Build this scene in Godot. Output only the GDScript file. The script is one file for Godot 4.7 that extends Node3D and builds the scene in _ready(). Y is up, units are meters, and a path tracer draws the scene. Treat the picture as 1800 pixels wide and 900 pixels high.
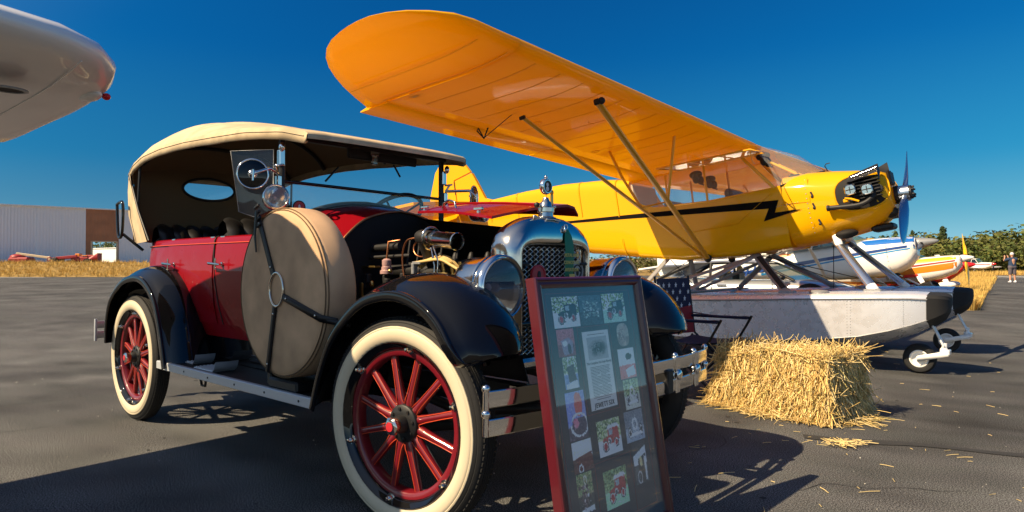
extends Node3D

# ------------------------------------------------------------------ mesh helper
class MB:
	var st := SurfaceTool.new()
	var g := 1
	var col := Color.WHITE
	var x := Transform3D.IDENTITY
	func _init():
		st.begin(Mesh.PRIMITIVE_TRIANGLES)
	func v(p: Vector3):
		st.set_smooth_group(g)
		st.set_color(col)
		st.add_vertex(x * p)
	func tri(a: Vector3, b: Vector3, c: Vector3):
		v(a); v(b); v(c)
	func quad(a, b, c, d):
		tri(a, b, c); tri(a, c, d)
	func flat(a, b, c, d):
		g += 1
		quad(a, b, c, d)
	func quad_uv(a, b, c, d, r: Rect2):
		g += 1
		st.set_smooth_group(g)
		st.set_color(col)
		var uv = [r.position, Vector2(r.end.x, r.position.y), r.end, Vector2(r.position.x, r.end.y)]
		var p = [a, b, c, d]
		for i in [0, 1, 2, 0, 2, 3]:
			st.set_uv(uv[i])
			st.add_vertex(x * p[i])
	func patch(rows: Array, wrap := false):
		g += 1
		for i in rows.size() - 1:
			var a = rows[i]
			var b = rows[i + 1]
			var n = a.size()
			for j in (n if wrap else n - 1):
				var k = (j + 1) % n
				if a[j].is_equal_approx(a[k]):
					tri(a[j], b[k], b[j])
				elif b[j].is_equal_approx(b[k]):
					tri(a[j], a[k], b[j])
				else:
					quad(a[j], a[k], b[k], b[j])
	func fan(ring: Array, flip := false):
		g += 1
		var c := Vector3.ZERO
		for p in ring: c += p
		c /= ring.size()
		for j in ring.size():
			var k = (j + 1) % ring.size()
			if flip: tri(c, ring[k], ring[j])
			else: tri(c, ring[j], ring[k])
	func loft(rings: Array, cap0 := true, cap1 := true):
		patch(rings, true)
		if cap0: fan(rings[0], true)
		if cap1: fan(rings[-1])
	func box(c: Vector3, s: Vector3, bev := 0.0, b := Basis.IDENTITY):
		var h := s / 2.0
		if bev <= 0.0:
			for ax in 3:
				for sg in [-1, 1]:
					var p := []
					for q in [[-1, -1], [1, -1], [1, 1], [-1, 1]]:
						var t := Vector3.ZERO
						t[ax] = sg * h[ax]
						t[(ax + 1) % 3] = q[0] * h[(ax + 1) % 3] * sg
						t[(ax + 2) % 3] = q[1] * h[(ax + 2) % 3]
						p.append(c + b * t)
					flat(p[0], p[3], p[2], p[1])
			return
		bev = minf(bev, minf(h.x, minf(h.y, h.z)) * 0.95)
		var f = func(ax, sg, q0, q1):
			var t := Vector3.ZERO
			t[ax] = sg * h[ax]
			t[(ax + 1) % 3] = q0 * (h[(ax + 1) % 3] - bev)
			t[(ax + 2) % 3] = q1 * (h[(ax + 2) % 3] - bev)
			return c + b * t
		for ax in 3:
			for sg in [-1, 1]:
				flat(f.call(ax, sg, -1, -1), f.call(ax, sg, 1, -1), f.call(ax, sg, 1, 1), f.call(ax, sg, -1, 1))
			var a1 = (ax + 1) % 3
			for s0 in [-1, 1]:
				for s1 in [-1, 1]:
					flat(f.call(ax, s0, s1, -1), f.call(ax, s0, s1, 1), f.call(a1, s1, 1, s0), f.call(a1, s1, -1, s0))
		for a in [-1, 1]:
			for d in [-1, 1]:
				for e in [-1, 1]:
					g += 1
					tri(f.call(0, a, d, e), f.call(1, d, e, a), f.call(2, e, a, d))
	func rings_of(pts: Array, r, n := 8, flatten := 1.0, side := Vector3.ZERO) -> Array:
		var out := []
		var nn := Vector3.ZERO
		for i in pts.size():
			var t: Vector3 = (pts[mini(i + 1, pts.size() - 1)] - pts[maxi(i - 1, 0)]).normalized()
			if side != Vector3.ZERO:
				nn = (side - t * side.dot(t)).normalized()
			elif nn == Vector3.ZERO:
				nn = t.cross(Vector3.UP if absf(t.y) < 0.9 else Vector3.RIGHT).normalized()
			else:
				nn = (nn - t * nn.dot(t)).normalized()
			var bb := t.cross(nn)
			var rr: float = r[i] if r is Array else r
			var ring := []
			for k in n:
				var a := TAU * k / n
				ring.append(pts[i] + nn * cos(a) * rr + bb * sin(a) * rr * flatten)
			out.append(ring)
		return out
	func tube(pts: Array, r, n := 8, caps := true, flatten := 1.0, side := Vector3.ZERO):
		loft(rings_of(pts, r, n, flatten, side), caps, caps)
	func loop(pts: Array, r: float, n := 6):
		var q := pts.duplicate()
		var rings := []
		var m := q.size()
		var nn := Vector3.ZERO
		for i in m:
			var t: Vector3 = (q[(i + 1) % m] - q[(i - 1 + m) % m]).normalized()
			if nn == Vector3.ZERO:
				nn = t.cross(Vector3.UP if absf(t.y) < 0.9 else Vector3.RIGHT).normalized()
			nn = (nn - t * nn.dot(t)).normalized()
			var ring := []
			for k in n:
				ring.append(q[i] + nn * cos(TAU * k / n) * r + t.cross(nn) * sin(TAU * k / n) * r)
			rings.append(ring)
		rings.append(rings[0])
		patch(rings, true)
	func ring3(c: Vector3, ax: Vector3, rad: float, r: float, n := 32, m := 8):
		var u := ax.cross(Vector3.UP if absf(ax.y) < 0.9 else Vector3.RIGHT).normalized()
		var w := ax.cross(u).normalized()
		var p := []
		for k in n: p.append(c + (u * cos(TAU * k / n) + w * sin(TAU * k / n)) * rad)
		loop(p, r, m)
	# prof: [Vector2(radius, height)...] turned about axis through o
	func lathe(prof: Array, o: Vector3, ax: Vector3, n := 24, closed := false):
		ax = ax.normalized()
		var u := ax.cross(Vector3.UP if absf(ax.y) < 0.9 else Vector3.RIGHT).normalized()
		var w := ax.cross(u).normalized()
		var p := prof.duplicate()
		if closed: p.append(p[0])
		var runs := []
		var cur := [p[0]]
		for i in range(1, p.size()):
			cur.append(p[i])
			if i < p.size() - 1:
				var a: Vector2 = (p[i] - p[i - 1]).normalized()
				var b: Vector2 = (p[i + 1] - p[i]).normalized()
				if a.dot(b) < 0.7:
					runs.append(cur)
					cur = [p[i]]
		runs.append(cur)
		for run in runs:
			var rows := []
			for q in run:
				var row := []
				for k in n:
					row.append(o + ax * q.y + (u * cos(TAU * k / n) + w * sin(TAU * k / n)) * q.x)
				rows.append(row)
			patch(rows, true)
	func ball(c: Vector3, r: Vector3, n := 16, m := 10):
		var rows := []
		for i in m + 1:
			var a := PI * i / m - PI / 2
			var row := []
			for k in n:
				row.append(c + Vector3(cos(a) * cos(TAU * k / n), sin(a), cos(a) * sin(TAU * k / n)) * r)
			rows.append(row)
		patch(rows, true)
	# flat polygon in the xy plane of tf, extruded along its z by depth
	func prism(poly: PackedVector2Array, depth: float, tf := Transform3D.IDENTITY):
		var ix := Geometry2D.triangulate_polygon(poly)
		g += 1
		for i in range(0, ix.size(), 3):
			tri(tf * Vector3(poly[ix[i]].x, poly[ix[i]].y, depth), tf * Vector3(poly[ix[i + 1]].x, poly[ix[i + 1]].y, depth), tf * Vector3(poly[ix[i + 2]].x, poly[ix[i + 2]].y, depth))
		g += 1
		for i in range(0, ix.size(), 3):
			tri(tf * Vector3(poly[ix[i]].x, poly[ix[i]].y, 0), tf * Vector3(poly[ix[i + 2]].x, poly[ix[i + 2]].y, 0), tf * Vector3(poly[ix[i + 1]].x, poly[ix[i + 1]].y, 0))
		var n := poly.size()
		g += 1
		for i in n:
			var j := (i + 1) % n
			var e0: Vector2 = (poly[i] - poly[(i - 1 + n) % n]).normalized()
			var e1: Vector2 = (poly[j] - poly[i]).normalized()
			if e0.dot(e1) < 0.8: g += 1
			quad(tf * Vector3(poly[i].x, poly[i].y, 0), tf * Vector3(poly[j].x, poly[j].y, 0), tf * Vector3(poly[j].x, poly[j].y, depth), tf * Vector3(poly[i].x, poly[i].y, depth))
	func done() -> ArrayMesh:
		st.generate_normals()
		st.index()
		return st.commit()

static func cr(p: Array, n := 6) -> Array:  # smooth curve through points
	var out := []
	for i in p.size() - 1:
		var a = p[maxi(i - 1, 0)]
		var b = p[i]
		var c = p[i + 1]
		var d = p[mini(i + 2, p.size() - 1)]
		for k in n:
			var t := float(k) / n
			out.append(0.5 * (2.0 * b + (c - a) * t + (2.0 * a - 5.0 * b + 4.0 * c - d) * t * t + (3.0 * b - a - 3.0 * c + d) * t * t * t))
	out.append(p[-1])
	return out

static func lerp_tab(tab: Array, xx: float, k: int) -> float:  # rows [x, a, b, ...] with x falling
	if xx >= tab[0][0]: return tab[0][k]
	for i in tab.size() - 1:
		if xx >= tab[i + 1][0]:
			var t: float = (xx - tab[i][0]) / (tab[i + 1][0] - tab[i][0])
			return lerpf(tab[i][k], tab[i + 1][k], t)
	return tab[-1][k]

var used := {}
func numbered(parent: Node, called: String) -> String:
	var key := str(parent.get_instance_id()) + called
	var n: int = used.get(key, 0)
	used[key] = n + 1
	return called if n == 0 else "%s_%03d" % [called, n]

func thing(called: String, label: String, category: String, at := Vector3.ZERO, turn := 0.0, group := "") -> Node3D:
	var o := Node3D.new()
	o.name = numbered(self, called)
	add_child(o, true)
	o.position = at
	o.rotation.y = deg_to_rad(turn)
	tag(o, label, category, group)
	return o

func tag(o: Node, label: String, category: String, group := ""):
	o.set_meta("label", label)
	o.set_meta("category", category)
	if group: o.set_meta("group", group)

func part(called: String, m, mat: Material, parent: Node) -> MeshInstance3D:
	var o := MeshInstance3D.new()
	o.name = numbered(parent, called)
	o.mesh = m.done() if m is MB else m
	o.material_override = mat
	parent.add_child(o, true)
	return o

func struct(called: String, m, mat: Material) -> MeshInstance3D:
	var o := part(called, m, mat, self)
	o.set_meta("kind", "structure")
	return o

# ------------------------------------------------------------------ materials
var M := {}
var T := {}

func noise_tex(freq: float, oct: int, lo: float, hi: float, type := FastNoiseLite.TYPE_SIMPLEX_SMOOTH, sd := 1, bump := 0.0, size := 512) -> NoiseTexture2D:
	var n := FastNoiseLite.new()
	n.noise_type = type
	n.frequency = freq
	n.fractal_octaves = oct
	n.seed = sd
	var t := NoiseTexture2D.new()
	t.width = size
	t.height = size
	t.seamless = true
	t.noise = n
	if bump > 0.0:
		t.as_normal_map = true
		t.bump_strength = bump
	else:
		var r := Gradient.new()
		r.set_color(0, Color(lo, lo, lo))
		r.set_color(1, Color(hi, hi, hi))
		t.color_ramp = r
	return t

func mat(called: String, c: Color, rough := 0.6, metal := 0.0, o := {}) -> StandardMaterial3D:
	var m := StandardMaterial3D.new()
	m.resource_name = called
	m.albedo_color = c.linear_to_srgb()
	m.roughness = rough
	m.metallic = metal
	if o.has("vary"): m.albedo_texture = T[o.vary]
	if o.has("rough"): m.roughness_texture = T[o.rough]
	if o.has("bump"):
		m.normal_enabled = true
		m.normal_texture = T[o.bump]
		m.normal_scale = o.get("depth", 0.5)
	if o.has("vary") or o.has("bump") or o.has("rough"):
		m.uv1_triplanar = true
		m.uv1_world_triplanar = o.get("world", false)
		var s: float = o.get("scale", 2.0)
		m.uv1_scale = Vector3(s, s, s)
	if o.has("coat"):
		m.clearcoat_enabled = true
		m.clearcoat = o.coat
		m.clearcoat_roughness = o.get("coat_rough", 0.05)
	if o.has("spec"): m.metallic_specular = o.spec
	if o.get("vcol", false): m.vertex_color_use_as_albedo = true
	if o.has("back"):
		m.backlight_enabled = true
		m.backlight = o.back
	if o.has("rim"):
		m.rim_enabled = true
		m.rim = o.rim
	m.cull_mode = BaseMaterial3D.CULL_DISABLED
	M[called] = m
	return m

func glass(called: String, c: Color, a: float) -> StandardMaterial3D:
	var m := StandardMaterial3D.new()
	m.resource_name = called
	m.albedo_color = Color(c.r, c.g, c.b, a)
	m.transparency = BaseMaterial3D.TRANSPARENCY_ALPHA
	m.roughness = 0.02
	m.cull_mode = BaseMaterial3D.CULL_DISABLED
	M[called] = m
	return m

func materials():
	T.fine = noise_tex(0.08, 4, 0.72, 1.0, FastNoiseLite.TYPE_SIMPLEX_SMOOTH, 3)
	T.cloud = noise_tex(0.012, 5, 0.78, 1.0, FastNoiseLite.TYPE_SIMPLEX_SMOOTH, 4)
	T.grit = noise_tex(0.085, 5, 0.1, 1.35, FastNoiseLite.TYPE_SIMPLEX, 5, 0.0, 1024)
	T.gritn = noise_tex(0.12, 4, 0, 1, FastNoiseLite.TYPE_SIMPLEX, 5, 8.0, 1024)
	T.weave = noise_tex(0.35, 2, 0.8, 1.0, FastNoiseLite.TYPE_CELLULAR, 6)
	T.weaven = noise_tex(0.35, 2, 0, 1, FastNoiseLite.TYPE_CELLULAR, 6, 2.0)
	T.waven = noise_tex(0.01, 3, 0, 1, FastNoiseLite.TYPE_SIMPLEX_SMOOTH, 7, 3.0)
	T.smudge = noise_tex(0.02, 5, 0.4, 1.0, FastNoiseLite.TYPE_SIMPLEX_SMOOTH, 8)
	mat("red_paint", Color(0.22, 0.003, 0.008), 0.5, 0.0, {"rough": "smudge", "coat": 0.45, "spec": 0.15, "coat_rough": 0.03, "bump": "waven", "depth": 0.05, "scale": 0.7})
	mat("wheel_red", Color(0.15, 0.003, 0.009), 0.4, 0.0, {"coat": 0.8})
	mat("black_paint", Color(0.004, 0.004, 0.005), 0.5, 0.0, {"spec": 0.1, "coat": 1.0, "coat_rough": 0.03, "bump": "waven", "depth": 0.06, "scale": 0.7})
	mat("black_satin", Color(0.008, 0.008, 0.009), 0.5, 0.0, {"vary": "fine"})
	mat("dark_bay", Color(0.006, 0.005, 0.005), 0.8)
	mat("rubber", Color(0.012, 0.012, 0.013), 0.75, 0.0, {"vary": "fine", "bump": "gritn", "depth": 0.2, "scale": 4.0})
	mat("whitewall", Color(0.58, 0.50, 0.36), 0.6)
	mat("pinstripe", Color(0.60, 0.06, 0.015), 0.4)
	mat("chrome", Color(0.80, 0.79, 0.77), 0.07, 1.0, {"rough": "smudge", "scale": 3.0})
	M.chrome.roughness = 0.14
	mat("nickel", Color(0.66, 0.62, 0.56), 0.2, 1.0, {"rough": "smudge", "scale": 2.0})
	mat("aluminium", Color(0.80, 0.80, 0.84), 0.42, 0.5, {"rough": "smudge", "bump": "waven", "depth": 0.12, "scale": 0.8})
	mat("dull_aluminium", Color(0.42, 0.43, 0.44), 0.42, 0.4, {"vary": "fine", "scale": 2.0})
	mat("edge_metal", Color(0.50, 0.53, 0.57), 0.4, 0.3)
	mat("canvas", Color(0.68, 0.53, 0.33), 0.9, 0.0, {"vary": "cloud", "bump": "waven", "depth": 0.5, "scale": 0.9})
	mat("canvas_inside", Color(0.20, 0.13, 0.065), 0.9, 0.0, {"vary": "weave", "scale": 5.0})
	mat("spare_cover", Color(0.74, 0.47, 0.27), 0.85, 0.0, {"vary": "cloud", "scale": 0.6})
	mat("leather", Color(0.012, 0.011, 0.011), 0.42, 0.0, {"vary": "fine", "bump": "weaven", "depth": 0.2, "scale": 4.0})
	mat("brass", Color(0.62, 0.42, 0.14), 0.3, 1.0)
	mat("copper", Color(0.55, 0.22, 0.10), 0.35, 1.0)
	mat("iron", Color(0.03, 0.03, 0.032), 0.55, 0.6)
	mat("engine_green", Color(0.12, 0.26, 0.17), 0.5)
	mat("tan_cable", Color(0.55, 0.38, 0.14), 0.6)
	mat("porcelain", Color(0.42, 0.26, 0.25), 0.3)
	mat("wood_dark", Color(0.035, 0.02, 0.012), 0.5, 0.0, {"vary": "fine"})
	mat("ribbon_green", Color(0.004, 0.16, 0.075), 0.5, 0.0, {"rim": 0.3})
	mat("gold_print", Color(0.60, 0.46, 0.10), 0.4)
	mat("badge_red", Color(0.45, 0.02, 0.03), 0.4)
	mat("white_paint", Color(0.84, 0.83, 0.80), 0.32, 0.0, {"coat": 0.6})
	mat("maroon_frame", Color(0.11, 0.008, 0.016), 0.3, 0.0, {"coat": 0.6, "vary": "fine", "scale": 6.0})
	mat("mat_board", Color(0.05, 0.049, 0.05), 0.9)
	mat("pale_paper", Color(0.93, 0.93, 0.90), 0.8)
	mat("beige_trim", Color(0.45, 0.34, 0.20), 0.8)
	mat("polished_strut", Color(0.60, 0.66, 0.74), 0.2, 0.95)
	glass("clear_glass", Color(0.9, 0.95, 0.95), 0.05)
	glass("tint_glass", Color(0.25, 0.3, 0.36), 0.45)
	glass("tint_pane", Color(0.12, 0.15, 0.17), 0.7)
	glass("green_pane", Color(0.25, 0.42, 0.36), 0.55)
	glass("plexi", Color(0.85, 0.85, 0.82), 0.14)
	glass("lens_glass", Color(0.9, 0.95, 1.0), 0.08)
	mat("strut_yellow", Color(0.88, 0.42, 0.004), 0.35, 0.15, {"coat": 0.5})
	mat("cub_yellow", Color(0.88, 0.46, 0.001), 0.5, 0.0, {"coat": 0.5, "spec": 0.2, "back": Color(0.5, 0.24, 0.0).linear_to_srgb(), "coat_rough": 0.06, "bump": "waven", "depth": 0.07, "scale": 0.8})
	mat("wing_fabric", Color(0.88, 0.50, 0.0), 0.55, 0.0, {"coat": 0.55, "spec": 0.12, "coat_rough": 0.05, "bump": "waven", "depth": 0.12, "scale": 0.9, "back": Color(0.66, 0.37, 0.0).linear_to_srgb()})
	mat("stripe_black", Color(0.006, 0.006, 0.006), 0.7, 0.0, {"spec": 0.15})
	mat("blade_metal", Color(0.50, 0.54, 0.60), 0.25, 1.0)
	mat("straw", Color(1, 1, 1), 0.65, 0.0, {"vcol": true})
	mat("straw_core", Color(0.22, 0.13, 0.04), 0.95, 0.0, {"vary": "grit", "scale": 4.0})
	mat("navy_cloth", Color(0.012, 0.016, 0.06), 0.85, 0.0, {"vary": "weave", "scale": 6.0})
	mat("red_cloth", Color(0.26, 0.012, 0.02), 0.85)
	mat("white_cloth", Color(0.68, 0.68, 0.72), 0.85)
	mat("blue_trim", Color(0.012, 0.13, 0.46), 0.3, 0.0, {"coat": 0.6})
	mat("navy_trim", Color(0.012, 0.05, 0.22), 0.3, 0.0, {"coat": 0.6})
	mat("sky_trim", Color(0.01, 0.26, 0.60), 0.3, 0.0, {"coat": 0.6})
	mat("orange_trim", Color(0.72, 0.22, 0.008), 0.35, 0.0, {"coat": 0.6})
	mat("gold_trim", Color(0.85, 0.50, 0.01), 0.35, 0.0, {"coat": 0.6})
	mat("dark_red_trim", Color(0.30, 0.02, 0.015), 0.35)
	mat("plane_red", Color(0.62, 0.012, 0.012), 0.3, 0.0, {"coat": 0.6})
	mat("silver_paint", Color(0.50, 0.52, 0.54), 0.3, 0.55, {"coat": 0.8})
	mat("asphalt", Color(1, 1, 1), 0.85, 0.0, {"vcol": true, "vary": "grit", "bump": "gritn", "depth": 0.55, "scale": 1.15, "world": true, "spec": 0.3})
	mat("dry_grass", Color(0.60, 0.39, 0.11), 0.95, 0.0, {"vary": "grit", "bump": "gritn", "depth": 0.8, "scale": 0.35, "world": true})
	mat("grass_blades", Color(1, 1, 1), 0.9, 0.0, {"vcol": true})
	mat("leaves", Color(1, 1, 1), 0.8, 0.0, {"vcol": true, "back": Color(0.10, 0.13, 0.03).linear_to_srgb()})
	mat("bark", Color(0.09, 0.06, 0.04), 0.95, 0.0, {"vary": "fine"})
	mat("hill_dry", Color(0.36, 0.25, 0.14), 0.95, 0.0, {"vary": "cloud", "scale": 0.004, "world": true})
	mat("steel_grey", Color(0.74, 0.79, 0.83), 0.6)
	mat("steel_brown", Color(0.46, 0.20, 0.09), 0.5, 0.0, {"vary": "cloud", "scale": 0.1, "world": true})
	mat("concrete", Color(0.55, 0.52, 0.47), 0.9, 0.0, {"vary": "cloud"})
	mat("machine_red", Color(0.30, 0.02, 0.025), 0.45)
	mat("machine_cream", Color(0.62, 0.50, 0.33), 0.5)
	mat("skin", Color(0.48, 0.25, 0.16), 0.6)
	mat("shirt_navy", Color(0.022, 0.045, 0.10), 0.9)
	mat("shorts_grey", Color(0.10, 0.085, 0.10), 0.9)
	mat("cap_white", Color(0.62, 0.60, 0.62), 0.85)
	mat("line_white", Color(0.70, 0.68, 0.62), 0.8, 0.0, {"vary": "fine"})
	mat("tar", Color(0.016, 0.016, 0.016), 0.85)
	mat("old_tar", Color(0.055, 0.054, 0.052), 0.8, 0.0, {"vary": "grit", "bump": "gritn", "depth": 0.5, "scale": 2.2, "world": true})
	mat("red_lamp", Color(0.6, 0.01, 0.02), 0.15)
	mat("lamp_inside", Color(0.75, 0.75, 0.75), 0.12, 1.0)
func _ready():
	# camera
	var cam := Camera3D.new()
	cam.name = "camera"
	cam.position = Vector3(0, 1.03, 0)
	cam.rotation_degrees = Vector3(0.77, 0, 0)
	cam.fov = 41.44
	cam.near = 0.05
	cam.far = 6000.0
	add_child(cam)
	# sky
	var we := WorldEnvironment.new()
	we.name = "world_environment"
	var env := Environment.new()
	env.background_mode = Environment.BG_SKY
	var sky := Sky.new()
	var pano := PanoramaSkyMaterial.new()
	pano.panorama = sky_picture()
	pano.energy_multiplier = 1.0
	sky.sky_material = pano
	env.sky = sky
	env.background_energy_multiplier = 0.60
	env.tonemap_mode = Environment.TONE_MAPPER_LINEAR
	env.tonemap_exposure = 1.85
	env.sdfgi_enabled = true
	env.ssao_enabled = true
	env.ssil_enabled = true
	we.environment = env
	add_child(we)
	# sun
	var sun := DirectionalLight3D.new()
	sun.name = "sun"
	sun.light_energy = 1.6
	sun.light_color = Color(1.0, 0.90, 0.74)
	sun.light_angular_distance = 0.5
	sun.shadow_enabled = true
	add_child(sun)
	var el := deg_to_rad(43.0)
	sun.look_at_from_position(Vector3(-0.906 * cos(el), sin(el), 0.423 * cos(el)) * 20.0, Vector3.ZERO)
	materials()
	# setting
	ground()
	hangar()
	trees()
	# things
	touring_car()
	display_board()
	float_plane()
	white_wing_plane()
	straw_bale()
	flag_chair()
	silver_car()
	blue_white_plane()
	orange_plane()
	red_plane()
	far_plane()
	machinery()
	photographer()
	loose_things()

func sky_picture() -> ImageTexture:
	var w := 384
	var h := 192
	var im := Image.create(w, h, false, Image.FORMAT_RGBF)
	var tab := [[1.0, 0.004, 0.075, 0.26], [0.42, 0.004, 0.165, 0.47], [0.29, 0.005, 0.22, 0.56], [0.14, 0.035, 0.37, 0.64], [0.07, 0.15, 0.50, 0.66], [0.03, 0.28, 0.59, 0.70], [0.0, 0.34, 0.62, 0.72]]
	var sd := Vector3(-0.906 * cos(deg_to_rad(43)), sin(deg_to_rad(43)), 0.423 * cos(deg_to_rad(43)))
	for j in h:
		var e := PI / 2 - PI * (j + 0.5) / h
		for i in w:
			var az := TAU * (i + 0.5) / w
			var d := Vector3(sin(az) * cos(e), sin(e), -cos(az) * cos(e))
			var y := maxf(d.y, 0.0)
			var c := Color(lerp_tab(tab, y, 1), lerp_tab(tab, y, 2), lerp_tab(tab, y, 3))
			var s2 := 1.0 - pow(d.dot(sd), 2)
			var p := 1.0 - 0.52 * pow(s2, 2.5) * smoothstep(-0.02, 0.08, d.y)
			var near := smoothstep(0.25, 1.0, d.dot(sd))   # added glow round the sun, out of view, as fill for shaded sides
			var hz := exp(-y * 8.0) * smoothstep(0.3, -0.6, -d.z)  # added haze beside and behind the camera, brightens shaded upright faces
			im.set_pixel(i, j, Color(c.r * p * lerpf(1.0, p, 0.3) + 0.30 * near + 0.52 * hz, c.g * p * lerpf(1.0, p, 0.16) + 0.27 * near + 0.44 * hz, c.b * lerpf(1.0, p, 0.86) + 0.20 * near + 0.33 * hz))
	return ImageTexture.create_from_image(im)

# ------------------------------------------------------------------ setting
func spaced(lo: float, hi: float, c: float, near: float, grow: float) -> Array:
	var out := [c]
	var s := near
	var p := c
	while p < hi:
		p += s; s *= grow
		out.append(minf(p, hi))
	s = near
	p = c
	while p > lo:
		p -= s; s *= grow
		out.push_front(maxf(p, lo))
	return out

func sheet(st: MB, poly: Array, y: float):
	st.prism(PackedVector2Array(poly), 0.003, Transform3D(Basis(Vector3.RIGHT, Vector3(0, 0, -1), Vector3.UP), Vector3(0, y, 0)))

func ground():
	# one asphalt sheet to the horizon, finer near the camera; colours are wear, stains and tyre scuffs
	var n1 := FastNoiseLite.new(); n1.seed = 11; n1.frequency = 0.22; n1.fractal_octaves = 4
	var n2 := FastNoiseLite.new(); n2.seed = 12; n2.frequency = 1.4; n2.fractal_octaves = 3
	var n3 := FastNoiseLite.new(); n3.seed = 13; n3.frequency = 0.9; n3.fractal_octaves = 2
	var xs := spaced(-4000, 4000, 0.0, 0.10, 1.035)
	var zs := spaced(-4000, 200, -3.0, 0.10, 1.035)
	var vs := PackedVector3Array()
	var cs := PackedColorArray()
	var ns := PackedVector3Array()
	var ix := PackedInt32Array()
	for z in zs:
		for xx in xs:
			var a := n1.get_noise_2d(xx, z) * 0.30 + n2.get_noise_2d(xx, z) * 0.36
			var r := Vector2(xx + 9.0, z + 14.0).length()
			a += clampf(n3.get_noise_2d(r * 1.6, atan2(xx + 9.0, z + 14.0) * 1.2), -0.4, 0.4) * 0.55 * smoothstep(5.0, 9.0, r) * smoothstep(44.0, 30.0, r)
			a += n3.get_noise_2d(xx * 0.25 + z * 0.3, z * 2.2 - xx * 1.6) * 0.26
			var k := 0.170 * (1.0 + a)
			vs.append(Vector3(xx, 0, z))
			ns.append(Vector3.UP)
			cs.append(Color(k * 0.975, k * 0.985, k * 1.0))
	var nx := xs.size()
	for i in zs.size() - 1:
		for j in nx - 1:
			var o := i * nx + j
			ix.append_array(PackedInt32Array([o, o + 1, o + nx + 1, o, o + nx + 1, o + nx]))
	var arr := []
	arr.resize(Mesh.ARRAY_MAX)
	arr[Mesh.ARRAY_VERTEX] = vs
	arr[Mesh.ARRAY_NORMAL] = ns
	arr[Mesh.ARRAY_COLOR] = cs
	arr[Mesh.ARRAY_INDEX] = ix
	var st := ArrayMesh.new()
	st.add_surface_from_arrays(Mesh.PRIMITIVE_TRIANGLES, arr)
	struct("asphalt_apron", st, M.asphalt)
	# dry grass: wedge under the parked planes, wide field beyond, raised bank on the left
	var gs := MB.new()
	sheet(gs, [Vector2(10.4, 15.5), Vector2(14.2, 20.5), Vector2(22, 31.5), Vector2(36.5, 51.3), Vector2(30, 56), Vector2(12, 56), Vector2(7, 40), Vector2(8.5, 24)], 0.004)
	struct("grass_verge", gs, M.dry_grass)
	var gf := MB.new()
	sheet(gf, [Vector2(-12, 66), Vector2(400, 70), Vector2(700, 900), Vector2(-700, 900), Vector2(-400, 60), Vector2(-30, 58.6)], 0.004)
	struct("grass_field", gf, M.dry_grass)
	var bk := MB.new()
	var n4 := FastNoiseLite.new(); n4.seed = 5; n4.frequency = 0.12
	var brow := []
	for xi in 90:
		var xx := -110.0 + xi * 1.3
		var row := []
		for t in [[0.0, -0.1], [0.6, 0.10], [3.0, 0.35], [6.0, 0.8], [9.0, 1.15], [12.0, 1.30], [16.0, 1.32], [60.0, 1.2]]:
			var fade := smoothstep(6.0, -12.0, xx)
			row.append(Vector3(xx, (t[1] + (0.12 * n4.get_noise_2d(xx * 3.0, t[0] * 4.0) if t[0] > 0.3 else 0.0)) * fade - (1.0 - fade) * 0.1, -58.3 - t[0]))
		brow.append(row)
	bk.patch(brow)
	struct("grass_bank", bk, M.dry_grass)
	# grass blades along the edges and over the bank
	var tuft := MB.new()
	var rng := RandomNumberGenerator.new()
	rng.seed = 77
	for k in 14:
		var a := rng.randf() * TAU
		var p := Vector3(cos(a), 0, sin(a)) * rng.randf() * 0.12
		var t := p + Vector3(cos(a) * 0.10, 0.14 + rng.randf() * 0.16, sin(a) * 0.10)
		var s := Vector3(-sin(a), 0, cos(a)) * 0.009
		tuft.col = Color(0.62, 0.41, 0.11) * (0.65 + 0.6 * rng.randf())
		tuft.g += 1
		tuft.tri(p - s, p + s, t)
	var spots := []
	for k in 9000:
		var v := rng.randf()
		var a := Vector2(10.4, 15.5).lerp(Vector2(36.5, 51.3), v * v)
		var into := rng.randf() * rng.randf() * (7.0 + 6.0 * v) - 0.12
		spots.append(Vector3(a.x - into * 0.81, 0.0, -(a.y + into * 0.58)))
	for k in 6000:
		spots.append(Vector3(-75 + rng.randf() * 70.0, 0.0, -58.6 - rng.randf() * 11.0))
	for k in 2500:
		spots.append(Vector3(28 + rng.randf() * 50.0, 0.0, -70.6 - rng.randf() * 8.0))
	var mm := MultiMesh.new()
	mm.transform_format = MultiMesh.TRANSFORM_3D
	mm.mesh = tuft.done()
	mm.instance_count = spots.size()
	for i in spots.size():
		var p: Vector3 = spots[i]
		if p.x < -5.0 and p.z < -58.0:
			var t: float = -58.3 - p.z
			p.y = clampf(t * 0.115, 0.0, 1.28) * smoothstep(6.0, -12.0, p.x) - 0.06
		var sc := (0.5 + rng.randf() * 0.7) * (1.0 if p.z > -50.0 else 1.7)
		mm.set_instance_transform(i, Transform3D(Basis(Vector3.UP, rng.randf() * TAU).scaled(Vector3(sc, sc, sc)), p))
	var mi := MultiMeshInstance3D.new()
	mi.name = "dry_grass_blades"
	mi.multimesh = mm
	mi.material_override = M.grass_blades
	mi.set_meta("kind", "stuff")
	tag(mi, "dry golden grass along the verge, bank and field", "grass")
	add_child(mi)
	# painted lines and tar seam
	var ln := MB.new()
	for k in 4:
		var x0 := 40.0 + k * 1.25
		sheet(ln, [Vector2(x0, 56.0), Vector2(x0 + 0.5, 56.0), Vector2(x0 + 3.4, 63.5), Vector2(x0 + 2.9, 63.5)], 0.004)
	sheet(ln, [Vector2(-60, 56.2), Vector2(-39.0, 56.2), Vector2(-39.0, 56.9), Vector2(-60, 56.9)], 0.004)
	struct("painted_lines", ln, M.line_white)
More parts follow.
